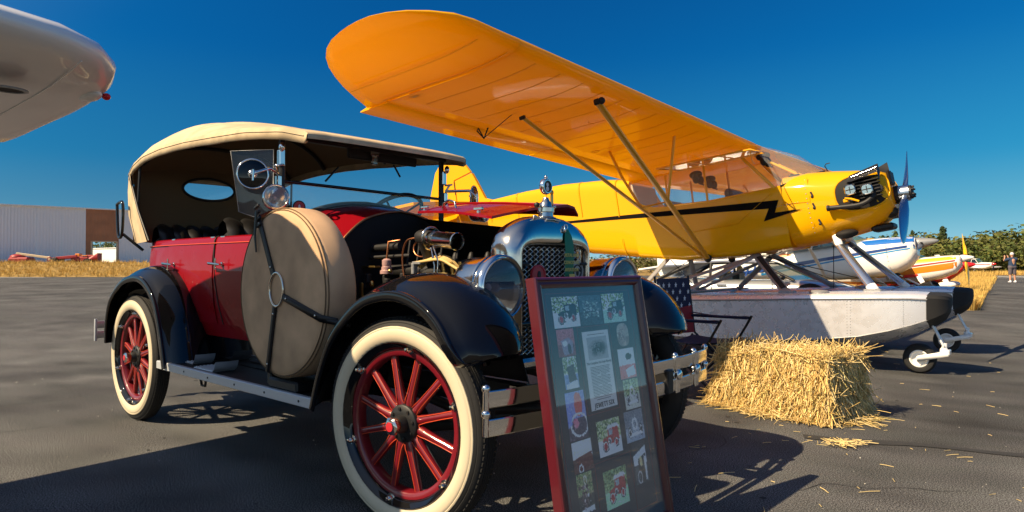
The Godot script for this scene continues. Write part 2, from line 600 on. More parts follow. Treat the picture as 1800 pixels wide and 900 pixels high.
	var ts := MB.new()
	var a1 := []
	var b1 := []
	for k in 30:
		var t := k / 29.0
		var p := Vector3(lerpf(1.75, 4.6, t), 0.004, -lerpf(4.08, 3.0, t) + 0.03 * sin(t * 23.0))
		var wd := 0.045 + 0.010 * sin(t * 17.0)
		a1.append(p + Vector3(0.3, 0, -1) * wd)
		b1.append(p - Vector3(0.3, 0, -1) * wd)
	ts.patch([a1, b1])
	struct("tar_seam", ts, M.old_tar)
	# fine cracks and oil drips
	var rng2 := RandomNumberGenerator.new()
	rng2.seed = 17
	var ck := MB.new()
	for k in 46:
		var p := Vector3(rng2.randf_range(-7.0, 8.0), 0.003, -rng2.randf_range(2.4, 13.0))
		var dir := rng2.randf() * TAU
		var ca := []
		var cb := []
		for i in 14:
			dir += rng2.randfn() * 0.45
			var wd := 0.0016 + 0.0022 * rng2.randf() * (1.0 - absf(i - 6.5) / 7.0)
			var sv := Vector3(-sin(dir), 0, cos(dir)) * wd
			ca.append(p + sv); cb.append(p - sv)
			p += Vector3(cos(dir), 0, sin(dir)) * (0.04 + 0.05 * rng2.randf())
		ck.patch([ca, cb])
	var cko := struct("asphalt_cracks", ck, M.tar)
	var oil := MB.new()
	for k in 60:
		var c := Vector3(rng2.randf_range(-3.0, 6.0), 0.0025 + 0.00002 * k, -rng2.randf_range(2.6, 9.0))
		var rr := 0.008 + 0.010 * pow(rng2.randf(), 3.0)
		var rg := []
		for i in 14: rg.append(c + Vector3(cos(TAU * i / 14), 0, sin(TAU * i / 14)) * rr * (0.75 + 0.4 * rng2.randf()))
		oil.fan(rg)
	struct("oil_drips", oil, M.tar)
	# far hills
	var hl := MB.new()
	var hr := []
	var n5 := FastNoiseLite.new(); n5.seed = 21; n5.frequency = 0.0016
	for i in 81:
		var xx := -1900.0 + i * 56.0
		var row := []
		for t in [[0.0, 0.0], [150.0, 0.55], [300.0, 0.92], [420.0, 1.0], [700.0, 0.7], [1000.0, 0.0]]:
			var ht := 22.0 + 34.0 * exp(-pow((xx - 1020.0) / 260.0, 2)) + 14.0 * n5.get_noise_1d(xx)
			row.append(Vector3(xx, ht * t[1] - 1.0, -1300.0 - t[0]))
		hr.append(row)
	hl.patch(hr)
	struct("far_hills", hl, M.hill_dry)

func hangar():
	# long sheet metal hangar: wall through (-56.7, 75) and (-46.8, 83.8)
	var t := thing("hangar", "long pale grey metal hangar with one brown section and open doorway", "hangar", Vector3(-50.64, 0, -80.38), rad_to_deg(atan2(8.8, 9.9)))
	var hgt := 7.72
	var y0 := 0.6
	# local x runs along the wall (away from camera to the right), local -z is into the building
	for k in range(-14, 0): panel_wall(t, k * 2.4, 2.4, y0, hgt, M.steel_grey)
	for k in 2: panel_wall(t, 3.45 + k * 2.4, 2.4, y0, hgt, M.steel_grey)
	# brown bay between x=0 and x=4.8 with the doorway
	panel_wall(t, 0.0, 0.55, y0, hgt, M.steel_brown)
	panel_wall(t, 3.33, 0.12, y0, hgt, M.steel_brown)
	panel_wall(t, 0.555, 1.38, 3.9, hgt, M.steel_brown)
	panel_wall(t, 1.94, 1.385, 3.9, hgt, M.steel_brown)
	var r := MB.new()
	r.box(Vector3(-13.2, hgt + 0.05, -6.0), Vector3(40.9, 0.14, 12.4))
	part("roof", r, M.steel_grey, t)
	var f := MB.new()
	f.box(Vector3(0.56, 2.2, -0.05), Vector3(0.12, 3.4, 0.3)); f.box(Vector3(3.27, 2.2, -0.05), Vector3(0.12, 3.4, 0.3)); f.box(Vector3(1.92, 3.86, -0.05), Vector3(2.8, 0.12, 0.3))
	part("door_frame", f, M.machine_cream, t)
	var b := MB.new()
	b.box(Vector3(-19.2, 3.9, -12.0), Vector3(29.0, hgt - 0.2, 0.12)); b.box(Vector3(-33.6, 3.9, -6.0), Vector3(0.12, hgt - 0.2, 11.8))
	part("back_wall", b, M.steel_grey, t)
	var p := MB.new()
	p.box(Vector3(2.0, 3.9, -9.0), Vector3(0.5, 7.4, 0.5))
	part("steel_column", p, M.steel_grey, t)

func panel_wall(t: Node3D, x0: float, w: float, ya: float, yb: float, m: Material):
	var s := MB.new()
	var rows := []
	var n := int(w / 0.3)
	for i in n + 1:
		for q in [[0.0, 0.0], [0.5, 0.0], [0.6, 0.012], [0.9, 0.012]]:
			if i == n and q[0] > 0.0: continue
			var xx: float = x0 + (i + q[0]) * w / n * 0.996
			rows.append([Vector3(xx, ya, q[1]), Vector3(xx, yb, q[1])])
	s.patch(rows)
	s.box(Vector3(x0 + w / 2, (ya + yb) / 2, -0.06), Vector3(w * 0.992, yb - ya, 0.08))
	part("wall_panel", s, m, t)

# ------------------------------------------------------------------ vegetation
func crown_mesh(kind: String, sd: int) -> ArrayMesh:
	var s := MB.new()
	var rng := RandomNumberGenerator.new()
	rng.seed = sd
	var clumps := []
	var nc := 26 if kind == "bush" else 34
	for k in nc:
		var c: Vector3
		var r: float
		if kind == "bush":
			var a := rng.randf() * TAU
			var rad := sqrt(rng.randf())
			c = Vector3(cos(a) * rad * 0.52, 0.12 + rng.randf() * 0.62 * (1.15 - 0.5 * rad), sin(a) * rad * 0.52)
			r = 0.12 + rng.randf() * 0.12
		else:
			var h := 0.15 + 0.85 * k / nc
			var a := rng.randf() * TAU
			var rad := (1.05 - h) * 0.36 * (0.5 + 0.5 * rng.randf())
			c = Vector3(cos(a) * rad, h * 0.96, sin(a) * rad)
			r = 0.05 + 0.11 * (1.05 - h)
		clumps.append([c, r, 0.75 + 0.5 * rng.randf(), rng.randf()])
	for q in clumps:
		for k in 46:
			var d = Vector3(rng.randfn(), rng.randfn() * 0.8, rng.randfn()).normalized() * q[1] * (0.55 + 0.5 * rng.randf())
			var p: Vector3 = q[0] + d
			var n = (d.normalized() + Vector3(rng.randfn(), rng.randfn(), rng.randfn()) * 0.6).normalized()
			var u = n.cross(Vector3(rng.randfn(), rng.randfn(), rng.randfn())).normalized() * (0.018 + 0.02 * rng.randf())
			var w = n.cross(u).normalized() * u.length() * 0.8
			var base: Color = Color(0.055, 0.085, 0.014).lerp(Color(0.12, 0.115, 0.022), q[3]) if kind == "bush" else Color(0.03, 0.052, 0.014)
			var f: float = q[2] * (0.75 + 0.5 * rng.randf())
			s.col = Color(base.r * f, base.g * f, base.b * f)
			s.g += 1
			s.tri(p - u, p + w, p + u)
			s.tri(p - u, p + u, p - w * 0.9)
	return s.done()

func tree(kind: String, label: String, crown: ArrayMesh, at: Vector3, h: float, w: float, turn: float, group: String):
	var t := thing("bush" if kind == "bush" else "conifer_tree", label, "bush" if kind == "bush" else "tree", at, turn, group)
	var s := MB.new()
	var top := 0.55 if kind == "bush" else 0.95
	s.tube([Vector3.ZERO, Vector3(0.03 * w, h * top * 0.5, 0), Vector3(0.0, h * top, 0.02 * w)], [0.035 * h, 0.025 * h, 0.006 * h], 6)
	for k in 5:
		var a := k * 2.4
		var y := h * (0.2 + 0.1 * k)
		s.tube([Vector3(0, y, 0), Vector3(cos(a) * w * 0.2, y + h * 0.12, sin(a) * w * 0.2)], [0.012 * h, 0.004 * h], 5)
	part("trunk", s, M.bark, t)
	var c := part("crown", crown, M.leaves, t)
	c.scale = Vector3(w, h, w)

func trees():
	var cm := []
	for k in 5: cm.append(crown_mesh("bush", 300 + k))
	var cc := [crown_mesh("conifer", 401), crown_mesh("conifer", 402)]
	var rng := RandomNumberGenerator.new()
	rng.seed = 9
	# [photo-like bearing x/depth, depth, height, width]
	var words := ["grey-green", "olive", "dusty green", "yellow-green", "dark green"]
	var where := ["beyond the orange plane", "beyond the white spinner", "beyond the far parked plane", "behind the man photographing", "at the right end of the hedge"]
	var i := 0
	for row in 3:
		for k in 13:
			var az: float = 0.53 + k * 0.026 + rng.randf() * 0.012 + row * 0.009
			var d: float = 84.0 + row * 13.0 + rng.randf() * 5.0
			var u: float = 0.53 + k * 0.026
			var h: float = (4.3 + 1.6 * rng.randf() + 1.2 * row) * (1.28 if u > 0.72 else 0.95)
			var n := clampi(int((u - 0.53) / 0.075), 0, 4)
			tree("bush", "%s %s bush in the hedge %s" % [["low", "middling", "tall"][row], words[(k + row * 2) % 5], where[n]], cm[(k + row * 2) % 5], Vector3(az * d, 0, -d), h, h * (1.35 + 0.3 * rng.randf()), rng.randf() * 360.0, "bushes along the far side of the airfield")
			i += 1
	for q in [[0.566, 120.0, 7.2, 5.0, 0, "smaller dark conifer left of the grey spinner"], [0.592, 122.0, 7.4, 4.2, 1, "slim dark conifer just left of the grey spinner"], [0.615, 120.0, 5.9, 4.0, 0, "slim conifer over the grey spinner tip"], [0.637, 118.0, 7.9, 6.6, 1, "broad tall conifer right of the grey spinner"]]:
		tree("conifer", q[5], cc[q[4]], Vector3(q[0] * q[1], 0, -q[1]), q[2], q[3], 40.0 * q[4], "conifers beyond the airfield")
	for q in [[0.125, 88.0, 2.6, 6.0, "low bush seen under the yellow plane's belly beside the chrome headlight"], [0.17, 92.0, 3.6, 7.0, "bush under the yellow plane's belly beyond the silver post"], [0.205, 95.0, 3.0, 6.0, "rust-tinted bush under the belly right of the headlight"]]:
		tree("bush", q[4], cm[2], Vector3(q[0] * q[1], 0, -q[1]), q[2], q[3], 70.0, "bushes seen under the yellow plane")
	for q in [[-0.585, 128.0, 8.5, 9.0, "loose pale tree seen through the hangar doorway"], [-0.60, 134.0, 7.0, 8.0, "pale bush seen at the left side of the hangar doorway"]]:
		tree("bush", q[4], cm[3], Vector3(q[0] * q[1], 0, -q[1]), q[2], q[3], 10.0, "trees behind the hangar")
# ------------------------------------------------------------------ touring car (x forward, y up, z to its right)
func ell(c: Vector3, u: Vector3, w: Vector3, n: int) -> Array:
	var p := []
	for k in n: p.append(c + u * cos(TAU * k / n) + w * sin(TAU * k / n))
	return p

func car_wheel(parent: Node3D, at: Vector3, turn: float, detail: bool) -> MeshInstance3D:
	var Z := Vector3(0, 0, 1)
	var s := MB.new()   # felloe
	s.lathe([Vector2(0.262, -0.022), Vector2(0.262, 0.022), Vector2(0.268, 0.028), Vector2(0.288, 0.028), Vector2(0.290, -0.028), Vector2(0.268, -0.028)], Vector3.ZERO, Z, 48, true)
	var w := part("wheel", s, M.wheel_red, parent)
	w.position = at
	w.rotation.y = deg_to_rad(turn)
	s = MB.new()
	s.lathe([Vector2(0.290, -0.045), Vector2(0.290, 0.034), Vector2(0.298, 0.042), Vector2(0.312, 0.050), Vector2(0.316, 0.056), Vector2(0.321, 0.050), Vector2(0.318, -0.05), Vector2(0.300, -0.055)], Vector3.ZERO, Z, 48, true)
	part("rim", s, M.black_paint, w)
	s = MB.new()
	var pr := []
	for q in [[0.316, -0.048], [0.336, -0.058], [0.362, -0.061], [0.388, -0.052], [0.404, -0.043], [0.410, -0.036], [0.4140, -0.026], [0.4152, -0.024], [0.4158, -0.016], [0.4125, -0.015], [0.4125, -0.011], [0.4162, -0.010], [0.4165, -0.003], [0.413, -0.002], [0.413, 0.002], [0.4165, 0.003], [0.4162, 0.010], [0.4125, 0.011], [0.4125, 0.015], [0.4158, 0.016], [0.4152, 0.024], [0.4140, 0.026], [0.410, 0.036], [0.404, 0.043], [0.396, 0.048], [0.393, 0.047], [0.391, 0.050], [0.362, 0.058], [0.336, 0.054], [0.316, 0.046]]:
		pr.append(Vector2(q[0], q[1]))
	s.lathe(pr, Vector3.ZERO, Z, 64, true)
	part("tyre", s, M.rubber, w)
	if detail:
		s = MB.new()
		for k in 120:
			var b := Basis(Z, TAU * k / 120)
			for z in [-0.031, 0.031]: s.box(b * Vector3(0.4135, 0, z), Vector3(0.004, 0.013, 0.010), 0.0, b)
		part("tread_blocks", s, M.rubber, w)
	s = MB.new()
	s.lathe([Vector2(0.317, 0.049), Vector2(0.324, 0.056), Vector2(0.338, 0.0605), Vector2(0.350, 0.0625), Vector2(0.362, 0.061), Vector2(0.369, 0.059), Vector2(0.3715, 0.0565), Vector2(0.374, 0.058), Vector2(0.379, 0.056), Vector2(0.381, 0.050)], Vector3.ZERO, Z, 64)
	part("whitewall", s, M.whitewall, w)
	for k in 12:
		s = MB.new()
		var b := Basis(Z, TAU * (k + 0.5) / 12)
		var rings := []
		for q in [[0.066, 0.0165, 0.018], [0.085, 0.020, 0.019], [0.11, 0.017, 0.019], [0.16, 0.0145, 0.017], [0.264, 0.0150, 0.014]]:
			var ring := []
			for e in ell(Vector3(q[0], 0, 0.002), Vector3(0, q[1], 0), Vector3(0, 0, q[2]), 10): ring.append(b * e)
			rings.append(ring)
		s.loft(rings)
		part("spoke", s, M.wheel_red, w)
	s = MB.new()
	for k in 12:
		for e in [-1.0, 1.0]:
			var b := Basis(Z, TAU * (k + 0.5) / 12)
			var p := []
			for q in [[0.076, 0.0175, 0.016], [0.095, 0.0150, 0.0205], [0.12, 0.0125, 0.0185], [0.20, 0.0115, 0.0135], [0.262, 0.012, 0.0115]]: p.append(b * Vector3(q[0], e * q[1], q[2]))
			s.tube(p, 0.0016, 4)
	part("pinstripe", s, M.pinstripe, w)
	s = MB.new()
	s.lathe([Vector2(0.0000, -0.0500), Vector2(0.0740, -0.0500), Vector2(0.0740, 0.0240), Vector2(0.0700, 0.0280), Vector2(0.0360, 0.0300), Vector2(0.0320, 0.0530), Vector2(0.0270, 0.0616), Vector2(0.0000, 0.0616)], Vector3.ZERO, Z, 24)
	for k in 8:
		var a := TAU * k / 8 + 0.2
		s.lathe([Vector2(0.0070, 0.0240), Vector2(0.0070, 0.0340), Vector2(0.0000, 0.0357)], Vector3(cos(a) * 0.058, sin(a) * 0.058, 0), Z, 6)
	part("hub", s, M.black_satin, w)
	s = MB.new()
	s.lathe([Vector2(0.0270, 0.0573), Vector2(0.0280, 0.0602), Vector2(0.0280, 0.0717), Vector2(0.0000, 0.0724)], Vector3.ZERO, Z, 20)
	part("hub_ring", s, M.copper, w)
	s = MB.new()
	s.lathe([Vector2(0.0330, 0.0717), Vector2(0.0360, 0.0746), Vector2(0.0360, 0.0876), Vector2(0.0300, 0.0912), Vector2(0.0260, 0.0948), Vector2(0.0210, 0.0955)], Vector3.ZERO, Z, 6)
	s.lathe([Vector2(0.0220, 0.0847), Vector2(0.0220, 0.0940), Vector2(0.0175, 0.0944)], Vector3.ZERO, Z, 20)
	part("hub_nut", s, M.nickel, w)
	s = MB.new()
	s.lathe([Vector2(0.0190, 0.0919), Vector2(0.0180, 0.0969), Vector2(0.0000, 0.0976)], Vector3.ZERO, Z, 20)
	var cap := part("hub_cap", s, M.badge_red, w)
	for k in 6:
		var a := TAU * k / 6 + 0.35
		s = MB.new()
		s.lathe([Vector2(0.020, 0.026), Vector2(0.020, 0.036), Vector2(0.013, 0.037), Vector2(0.013, 0.050), Vector2(0.009, 0.054), Vector2(0.007, 0.062), Vector2(0.0, 0.064)], Vector3(cos(a) * 0.297, sin(a) * 0.297, 0), Z, 8)
		s.box(Vector3(cos(a) * 0.307, sin(a) * 0.307, 0.038), Vector3(0.020, 0.034, 0.012), 0.003, Basis(Z, a))
		part("rim_bolt", s, M.nickel, w)
	return w

func fender(p2: Array, tip_round: float, z0: float, z1: float) -> MB:
	# p2: crown line in the xy plane; section drops to the outside lip
	var s := MB.new()
	var c := cr(p2, 7)
	var rows := []
	var n := c.size()
	for i in n:
		var t: Vector2 = (c[mini(i + 1, n - 1)] - c[maxi(i - 1, 0)]).normalized()
		var o := Vector2(-t.y, t.x)
		if o.y < -0.3 or (absf(o.y) < 0.3 and o.x * (c[i].x - c[n / 2].x) < 0): o = -o
		var f := 1.0
		var d := float(n - 1 - i) / n
		if tip_round > 0.0 and d < 0.14: f = sqrt(maxf(1.0 - pow(1.0 - d / 0.14, 2), 0.0)) * 0.35 + 0.65
		var row := []
		var zm := (z0 + z1) / 2
		for q in [[0.0, -0.045], [0.08, -0.012], [0.2, 0.016], [0.38, 0.030], [0.56, 0.028], [0.76, 0.008], [0.88, -0.018], [0.94, -0.038], [0.965, -0.040], [0.985, -0.036], [1.0, -0.046], [1.0, -0.075], [0.985, -0.078], [0.96, -0.05], [0.76, -0.006], [0.45, 0.016], [0.1, -0.024], [0.0, -0.058]]:
			var z: float = lerpf(z0, z1, q[0])
			var p: Vector2 = c[i] + o * q[1]
			row.append(Vector3(p.x, p.y, zm + (z - zm) * f))
		rows.append(row)
	s.patch(rows)
	s.fan(rows[-1])
	return s

func touring_car():
	var t := thing("touring_car", "dark red 1920s touring car with black fenders, tan canvas top and white-walled spoked wheels", "car", Vector3(0.073, 0, -3.181), -42.4)
	var s: MB
	# wheels
	car_wheel(t, Vector3(0, 0.415, 0.715), 6.0, true)
	car_wheel(t, Vector3(-2.845, 0.415, 0.715), 0.0, true)
	car_wheel(t, Vector3(0, 0.415, -0.715), 186.0, true)
	car_wheel(t, Vector3(-2.845, 0.415, -0.715), 180.0, false)
	# fenders, left and right
	var fp := [Vector2(-0.56, 0.43), Vector2(-0.505, 0.58), Vector2(-0.42, 0.735), Vector2(-0.31, 0.845), Vector2(-0.175, 0.930), Vector2(-0.026, 0.968), Vector2(0.112, 0.966), Vector2(0.24, 0.926), Vector2(0.335, 0.860), Vector2(0.40, 0.775), Vector2(0.435, 0.70)]
	var rp := [Vector2(-2.10, 0.43), Vector2(-2.15, 0.58), Vector2(-2.225, 0.76), Vector2(-2.335, 0.895), Vector2(-2.50, 0.982), Vector2(-2.69, 1.0), Vector2(-2.92, 0.955), Vector2(-3.14, 0.83), Vector2(-3.235, 0.66), Vector2(-3.25, 0.49)]
	for sd in [1.0, -1.0]:
		s = fender(fp, 1.0, 0.45 * sd, 0.835 * sd)
		var f := part("front_fender", s, M.black_paint, t)
		s = fender(rp, 0.0, 0.50 * sd, 0.825 * sd)
		part("rear_fender", s, M.black_paint, t)
		# apron between fender and frame
		s = MB.new()
		var rows := []
		for q in [[-0.62, 0.58], [-0.40, 0.72], [-0.15, 0.87], [0.05, 0.89], [0.20, 0.86], [0.30, 0.76], [0.34, 0.64]]:
			rows.append([Vector3(q[0], q[1] + 0.03, 0.42 * sd), Vector3(q[0] * 0.95, q[1] - 0.10, 0.36 * sd), Vector3(q[0] * 0.9, 0.56, 0.34 * sd)])
		s.patch(rows)
		part("fender_apron", s, M.black_satin, t)
		# running board with bright edge
		s = MB.new()
		s.box(Vector3(-1.40, 0.432, 0.66 * sd), Vector3(1.66, 0.024, 0.27), 0.004)
		s.box(Vector3(-1.43, 0.40, 0.60 * sd), Vector3(1.5, 0.03, 0.05))
		var rb := part("running_board", s, M.black_satin, t)
		s = MB.new()
		s.box(Vector3(-1.42, 0.424, 0.802 * sd), Vector3(1.76, 0.046, 0.010), 0.003)
		s.box(Vector3(-1.42, 0.446, 0.793 * sd), Vector3(1.76, 0.004, 0.022), 0.001)
		var ed := part("board_edge", s, M.edge_metal, rb)
		s = MB.new()
		for k in 6: s.ball(Vector3(-2.2 + k * 0.31, 0.424, 0.808 * sd), Vector3(0.006, 0.006, 0.003), 8, 4)
		part("edge_rivet", s, M.iron, rb)
		s = MB.new()
		s.box(Vector3(-1.40, 0.545, 0.535 * sd), Vector3(1.80, 0.20, 0.02), 0.004)
		part("splash_apron", s, M.black_paint, t)
	for q in [[-1.72, 0.71, 0.24, 0.13], [-2.10, 0.66, 0.22, 0.12], [-1.95, 0.60, 0.2, 0.08]]:
		if q[0] == -1.95: continue
		s = MB.new()
		s.box(Vector3(q[0], 0.449, q[1]), Vector3(q[2], 0.008, q[3]), 0.003)
		for i in 12:
			for j in 6:
				s.box(Vector3(q[0] - q[2] * 0.44 + i * q[2] * 0.08, 0.455, q[1] - q[3] * 0.4 + j * q[3] * 0.16), Vector3(0.008, 0.006, 0.008), 0.0, Basis(Vector3.UP, 0.78))
		var plate := part("step_plate", s, M.edge_metal, t)
		s = MB.new()
		var r0 := []
		for k in 7:
			var a := k / 6.0 * 1.1
			r0.append([Vector3(q[0] + q[2] * 0.48 + sin(a) * 0.05, 0.450 + (1 - cos(a)) * 0.10, q[1] - q[3] * 0.5), Vector3(q[0] + q[2] * 0.5 + sin(a) * 0.055, 0.450 + (1 - cos(a)) * 0.10, q[1]), Vector3(q[0] + q[2] * 0.48 + sin(a) * 0.05, 0.450 + (1 - cos(a)) * 0.10, q[1] + q[3] * 0.5)])
		s.patch(r0)
		part("heel_guard", s, M.edge_metal, plate)
	# chassis and axles
	s = MB.new()
	for sd in [-1.0, 1.0]:
		s.box(Vector3(-1.5, 0.50, 0.36 * sd), Vector3(4.1, 0.11, 0.05), 0.006)
		s.tube([Vector3(-0.45, 0.47, 0.40 * sd), Vector3(0.0, 0.41, 0.42 * sd), Vector3(0.5, 0.50, 0.40 * sd)], 0.022, 6)
		s.tube([Vector3(-3.4, 0.50, 0.46 * sd), Vector3(-2.845, 0.37, 0.48 * sd), Vector3(-2.2, 0.47, 0.46 * sd)], 0.025, 6)
	s.tube([Vector3(0, 0.40, -0.70), Vector3(0, 0.36, -0.4), Vector3(0, 0.36, 0.4), Vector3(0, 0.40, 0.70)], 0.028, 8)
	s.tube([Vector3(-0.14, 0.36, -0.6), Vector3(-0.14, 0.36, 0.6)], 0.012, 6)
	s.tube([Vector3(-2.845, 0.415, -0.68), Vector3(-2.845, 0.415, 0.68)], 0.04, 8)
	s.ball(Vector3(-2.845, 0.40, 0), Vector3(0.15, 0.15, 0.13))
	s.tube([Vector3(-2.7, 0.40, 0), Vector3(-0.9, 0.52, 0)], 0.035, 8)
	s.box(Vector3(-1.0, 0.47, 0), Vector3(0.5, 0.22, 0.3), 0.04)
	s.box(Vector3(-1.9, 0.55, 0), Vector3(2.9, 0.03, 1.0))
	s.box(Vector3(-3.05, 0.42, 0.0), Vector3(0.3, 0.16, 0.9), 0.04)
	s.loop([Vector3(-2.12, 0.40, 0.60), Vector3(-2.16, 0.34, 0.60), Vector3(-2.14, 0.29, 0.60), Vector3(-2.09, 0.29, 0.60), Vector3(-2.08, 0.35, 0.60)], 0.008)
	s.box(Vector3(-2.12, 0.40, 0.60), Vector3(0.06, 0.06, 0.03))
	part("chassis", s, M.black_satin, t)
	# body tub
	var path := []
	for q in [[-1.25, 0.600], [-1.55, 0.618], [-1.9, 0.630], [-2.5, 0.630], [-2.9, 0.605], [-3.18, 0.54], [-3.36, 0.42], [-3.45, 0.25], [-3.475, 0.0]]: path.append(Vector2(q[0], q[1]))
	path = cr(path, 5)
	var full := path.duplicate()
	for i in range(path.size() - 2, -1, -1): full.append(Vector2(path[i].x, -path[i].y))
	var prof := [[0.60, -0.06], [0.68, -0.035], [0.80, -0.012], [0.95, 0.0], [1.08, -0.003], [1.15, -0.012], [1.175, -0.016], [1.195, -0.026], [1.202, -0.042], [1.197, -0.062], [1.15, -0.075], [0.92, -0.08], [0.70, -0.08]]
	var tub = func(pth: Array, pf: Array, off: float) -> MB:
		var m := MB.new()
		var rows := []
		for q in pf:
			var row := []
			for i in pth.size():
				var tn: Vector2 = (pth[mini(i + 1, pth.size() - 1)] - pth[maxi(i - 1, 0)]).normalized()
				var no := Vector2(tn.y, -tn.x)
				if no.dot(pth[i] - Vector2(-2.0, 0)) < 0 and absf(pth[i].y) > 0.3: no = -no
				if absf(pth[i].y) <= 0.3 and no.x > 0: no = -no
				var p: Vector2 = pth[i] + no * (q[1] + off)
				row.append(Vector3(p.x, q[0], p.y))
			rows.append(row)
		m.patch(rows)
		return m
	part("body_tub", tub.call(full, prof.slice(0, 10), 0.0), M.red_paint, t)
	part("interior_trim", tub.call(full, prof.slice(9), 0.0), M.leather, t)
	# doors on the near and far side
	for sd in [1.0, -1.0]:
		for q in [[-1.30, -1.895], [-1.93, -2.62]]:
			var seg := []
			for k in 15:
				var xx: float = lerpf(q[0], q[1], k / 14.0)
				var zz := 0.0
				for i in path.size() - 1:
					if xx <= path[i].x and xx >= path[i + 1].x:
						zz = lerpf(path[i].y, path[i + 1].y, (xx - path[i].x) / (path[i + 1].x - path[i].x))
				seg.append(Vector2(xx, zz * sd))
			var dp := prof.slice(1, 10)
			var dm := MB.new()
			var rows := []
			for pq in dp:
				var row := []
				for e in seg:
					var low: float = 0.68
					row.append(Vector3(e.x, maxf(pq[0], low), e.y + sd * (pq[1] + 0.005)))
				rows.append(row)
			dm.patch(rows)
			var d := part("front_door" if q[0] > -1.9 else "rear_door", dm, M.red_paint, t)
			dm = MB.new()
			for e in [seg[0]]:
				var pp := []
				for pq in prof.slice(1, 9): pp.append(Vector3(e.x + (pq[0] - 1.2) * -0.16 * (1.0 if q[0] < -1.9 or e == seg[14] else 0.3), pq[0], e.y + sd * (pq[1] + 0.004)))
				dm.tube(pp, 0.005, 5)
			part("door_gap", dm, M.dark_bay, d)
			dm = MB.new()
			var hx: float = -1.80 if q[0] > -1.9 else -2.49
			var zz2: float = 0.632 * sd
			dm.lathe([Vector2(0.014, 0.0), Vector2(0.013, 0.006), Vector2(0.006, 0.008), Vector2(0.006, 0.035)], Vector3(hx, 1.035, zz2), Vector3(0, 0, sd), 10)
			dm.tube([Vector3(hx + 0.06, 1.033, zz2 + 0.042 * sd), Vector3(hx + 0.02, 1.035, zz2 + 0.042 * sd), Vector3(hx - 0.09, 1.04, zz2 + 0.040 * sd)], [0.004, 0.008, 0.009], 8)
			dm.tube([Vector3(hx, 1.005, zz2 + 0.04 * sd), Vector3(hx, 1.07, zz2 + 0.04 * sd)], [0.005, 0.006], 6)
			part("door_handle", dm, M.nickel, d)
			dm = MB.new()
			for e in [seg[1], seg[13]]:
				dm.box(Vector3(e.x, 1.197, e.y - 0.03 * sd), Vector3(0.05, 0.012, 0.02), 0.003)
			part("door_hinge", dm, M.nickel, d)
	s = MB.new()
	var ps := []
	for e in full:
		var k2: float = 1.0 - 0.006 / maxf(absf(e.y), 0.2)
		ps.append(Vector3(e.x + (0.007 if absf(e.y) < 0.35 else 0.0), 1.160, e.y * k2))
	s.tube(ps, 0.0035, 5)
	part("belt_pinstripe", s, M.pinstripe, t)
	# cowl
	var a0 := [Vector3(-0.95, 0.62, 0.42), Vector3(-0.95, 0.90, 0.44), Vector3(-0.95, 1.05, 0.432), Vector3(-0.95, 1.13, 0.40), Vector3(-0.95, 1.19, 0.355), Vector3(-0.95, 1.275, 0.245), Vector3(-0.95, 1.318, 0.11), Vector3(-0.95, 1.332, 0.0)]
	var a1 := [Vector3(-1.27, 0.62, 0.56), Vector3(-1.27, 0.90, 0.602), Vector3(-1.27, 1.08, 0.60), Vector3(-1.27, 1.18, 0.575), Vector3(-1.27, 1.24, 0.52), Vector3(-1.27, 1.325, 0.34), Vector3(-1.27, 1.368, 0.17), Vector3(-1.27, 1.382, 0.0)]
	var am := []
	for i in 8: am.append((a0[i] + a1[i]) / 2 + Vector3(0, 0.008, 0.02 * (1.0 if i < 4 else 0.4)))
	var three := []
	for a in [a0, am, a1]:
		var r := cr(a, 5)
		var both := r.duplicate()
		for i in range(r.size() - 2, -1, -1): both.append(Vector3(r[i].x, r[i].y, -r[i].z))
		three.append(both)
	s = MB.new()
	s.patch(three)
	var cowl := part("cowl", s, M.red_paint, t)
	s = MB.new()
	s.tube(three[0], 0.007, 6)
	part("cowl_edge", s, M.copper, cowl)
	s = MB.new()
	var back := []
	for p in three[2]: back.append(p + Vector3(-0.01, 0.006, 0))
	s.tube(back.slice(10, back.size() - 10), 0.022, 8)
	part("dash_roll", s, M.leather, t)
	s = MB.new()
	var fw := []
	for p in three[0]: fw.append(Vector3(-0.955, p.y, p.z))
	s.fan(fw)
	part("firewall", s, M.dark_bay, t)
	s = MB.new()
	var dsh := []
	for p in three[2]: dsh.append(Vector3(-1.30, p.y - 0.01, p.z * 0.97))
	s.fan(dsh)
	part("dashboard", s, M.wood_dark, t)
	# hood folded open over the far side
	s = MB.new()
	var hr := []
	for k in 9:
		var u := k / 8.0
		var row := []
		for q in [[0.0, 0.0], [0.12, 0.004], [0.45, 0.010], [0.62, 0.006], [0.86, 0.0], [0.95, -0.018], [1.0, -0.06]]:
			var near := Vector3(-0.82, 1.328, -0.015).lerp(Vector3(0.02, 1.245, 0.262), u)
			var farp := Vector3(-0.86, 1.40, -0.42).lerp(Vector3(0.02, 1.348, -0.37), u)
			var p: Vector3 = near.lerp(farp, q[0]) + Vector3(0, q[1] + 0.012 * sin(u * PI), 0)
			row.append(p)
		hr.append(row)
	s.patch(hr)
	var hr2 := []
	for row in hr:
		var r2 := []
		for p in row: r2.append(p + Vector3(0, -0.012, 0))
		hr2.append(r2)
	s.patch(hr2)
	s.patch([hr[-1], hr2[-1]])
	var nr := []
	var nr2 := []
	for i in hr.size(): nr.append(hr[i][0]); nr2.append(hr2[i][0])
	s.patch([nr, nr2])
	var hood := part("open_hood", s, M.red_paint, t)
	s = MB.new()
	var fold := []
	for k in 9: fold.append(hr[k][3] + Vector3(0, 0.004, 0))
	s.tube(fold, 0.006, 6)
	part("hood_hinge", s, M.red_paint, hood)
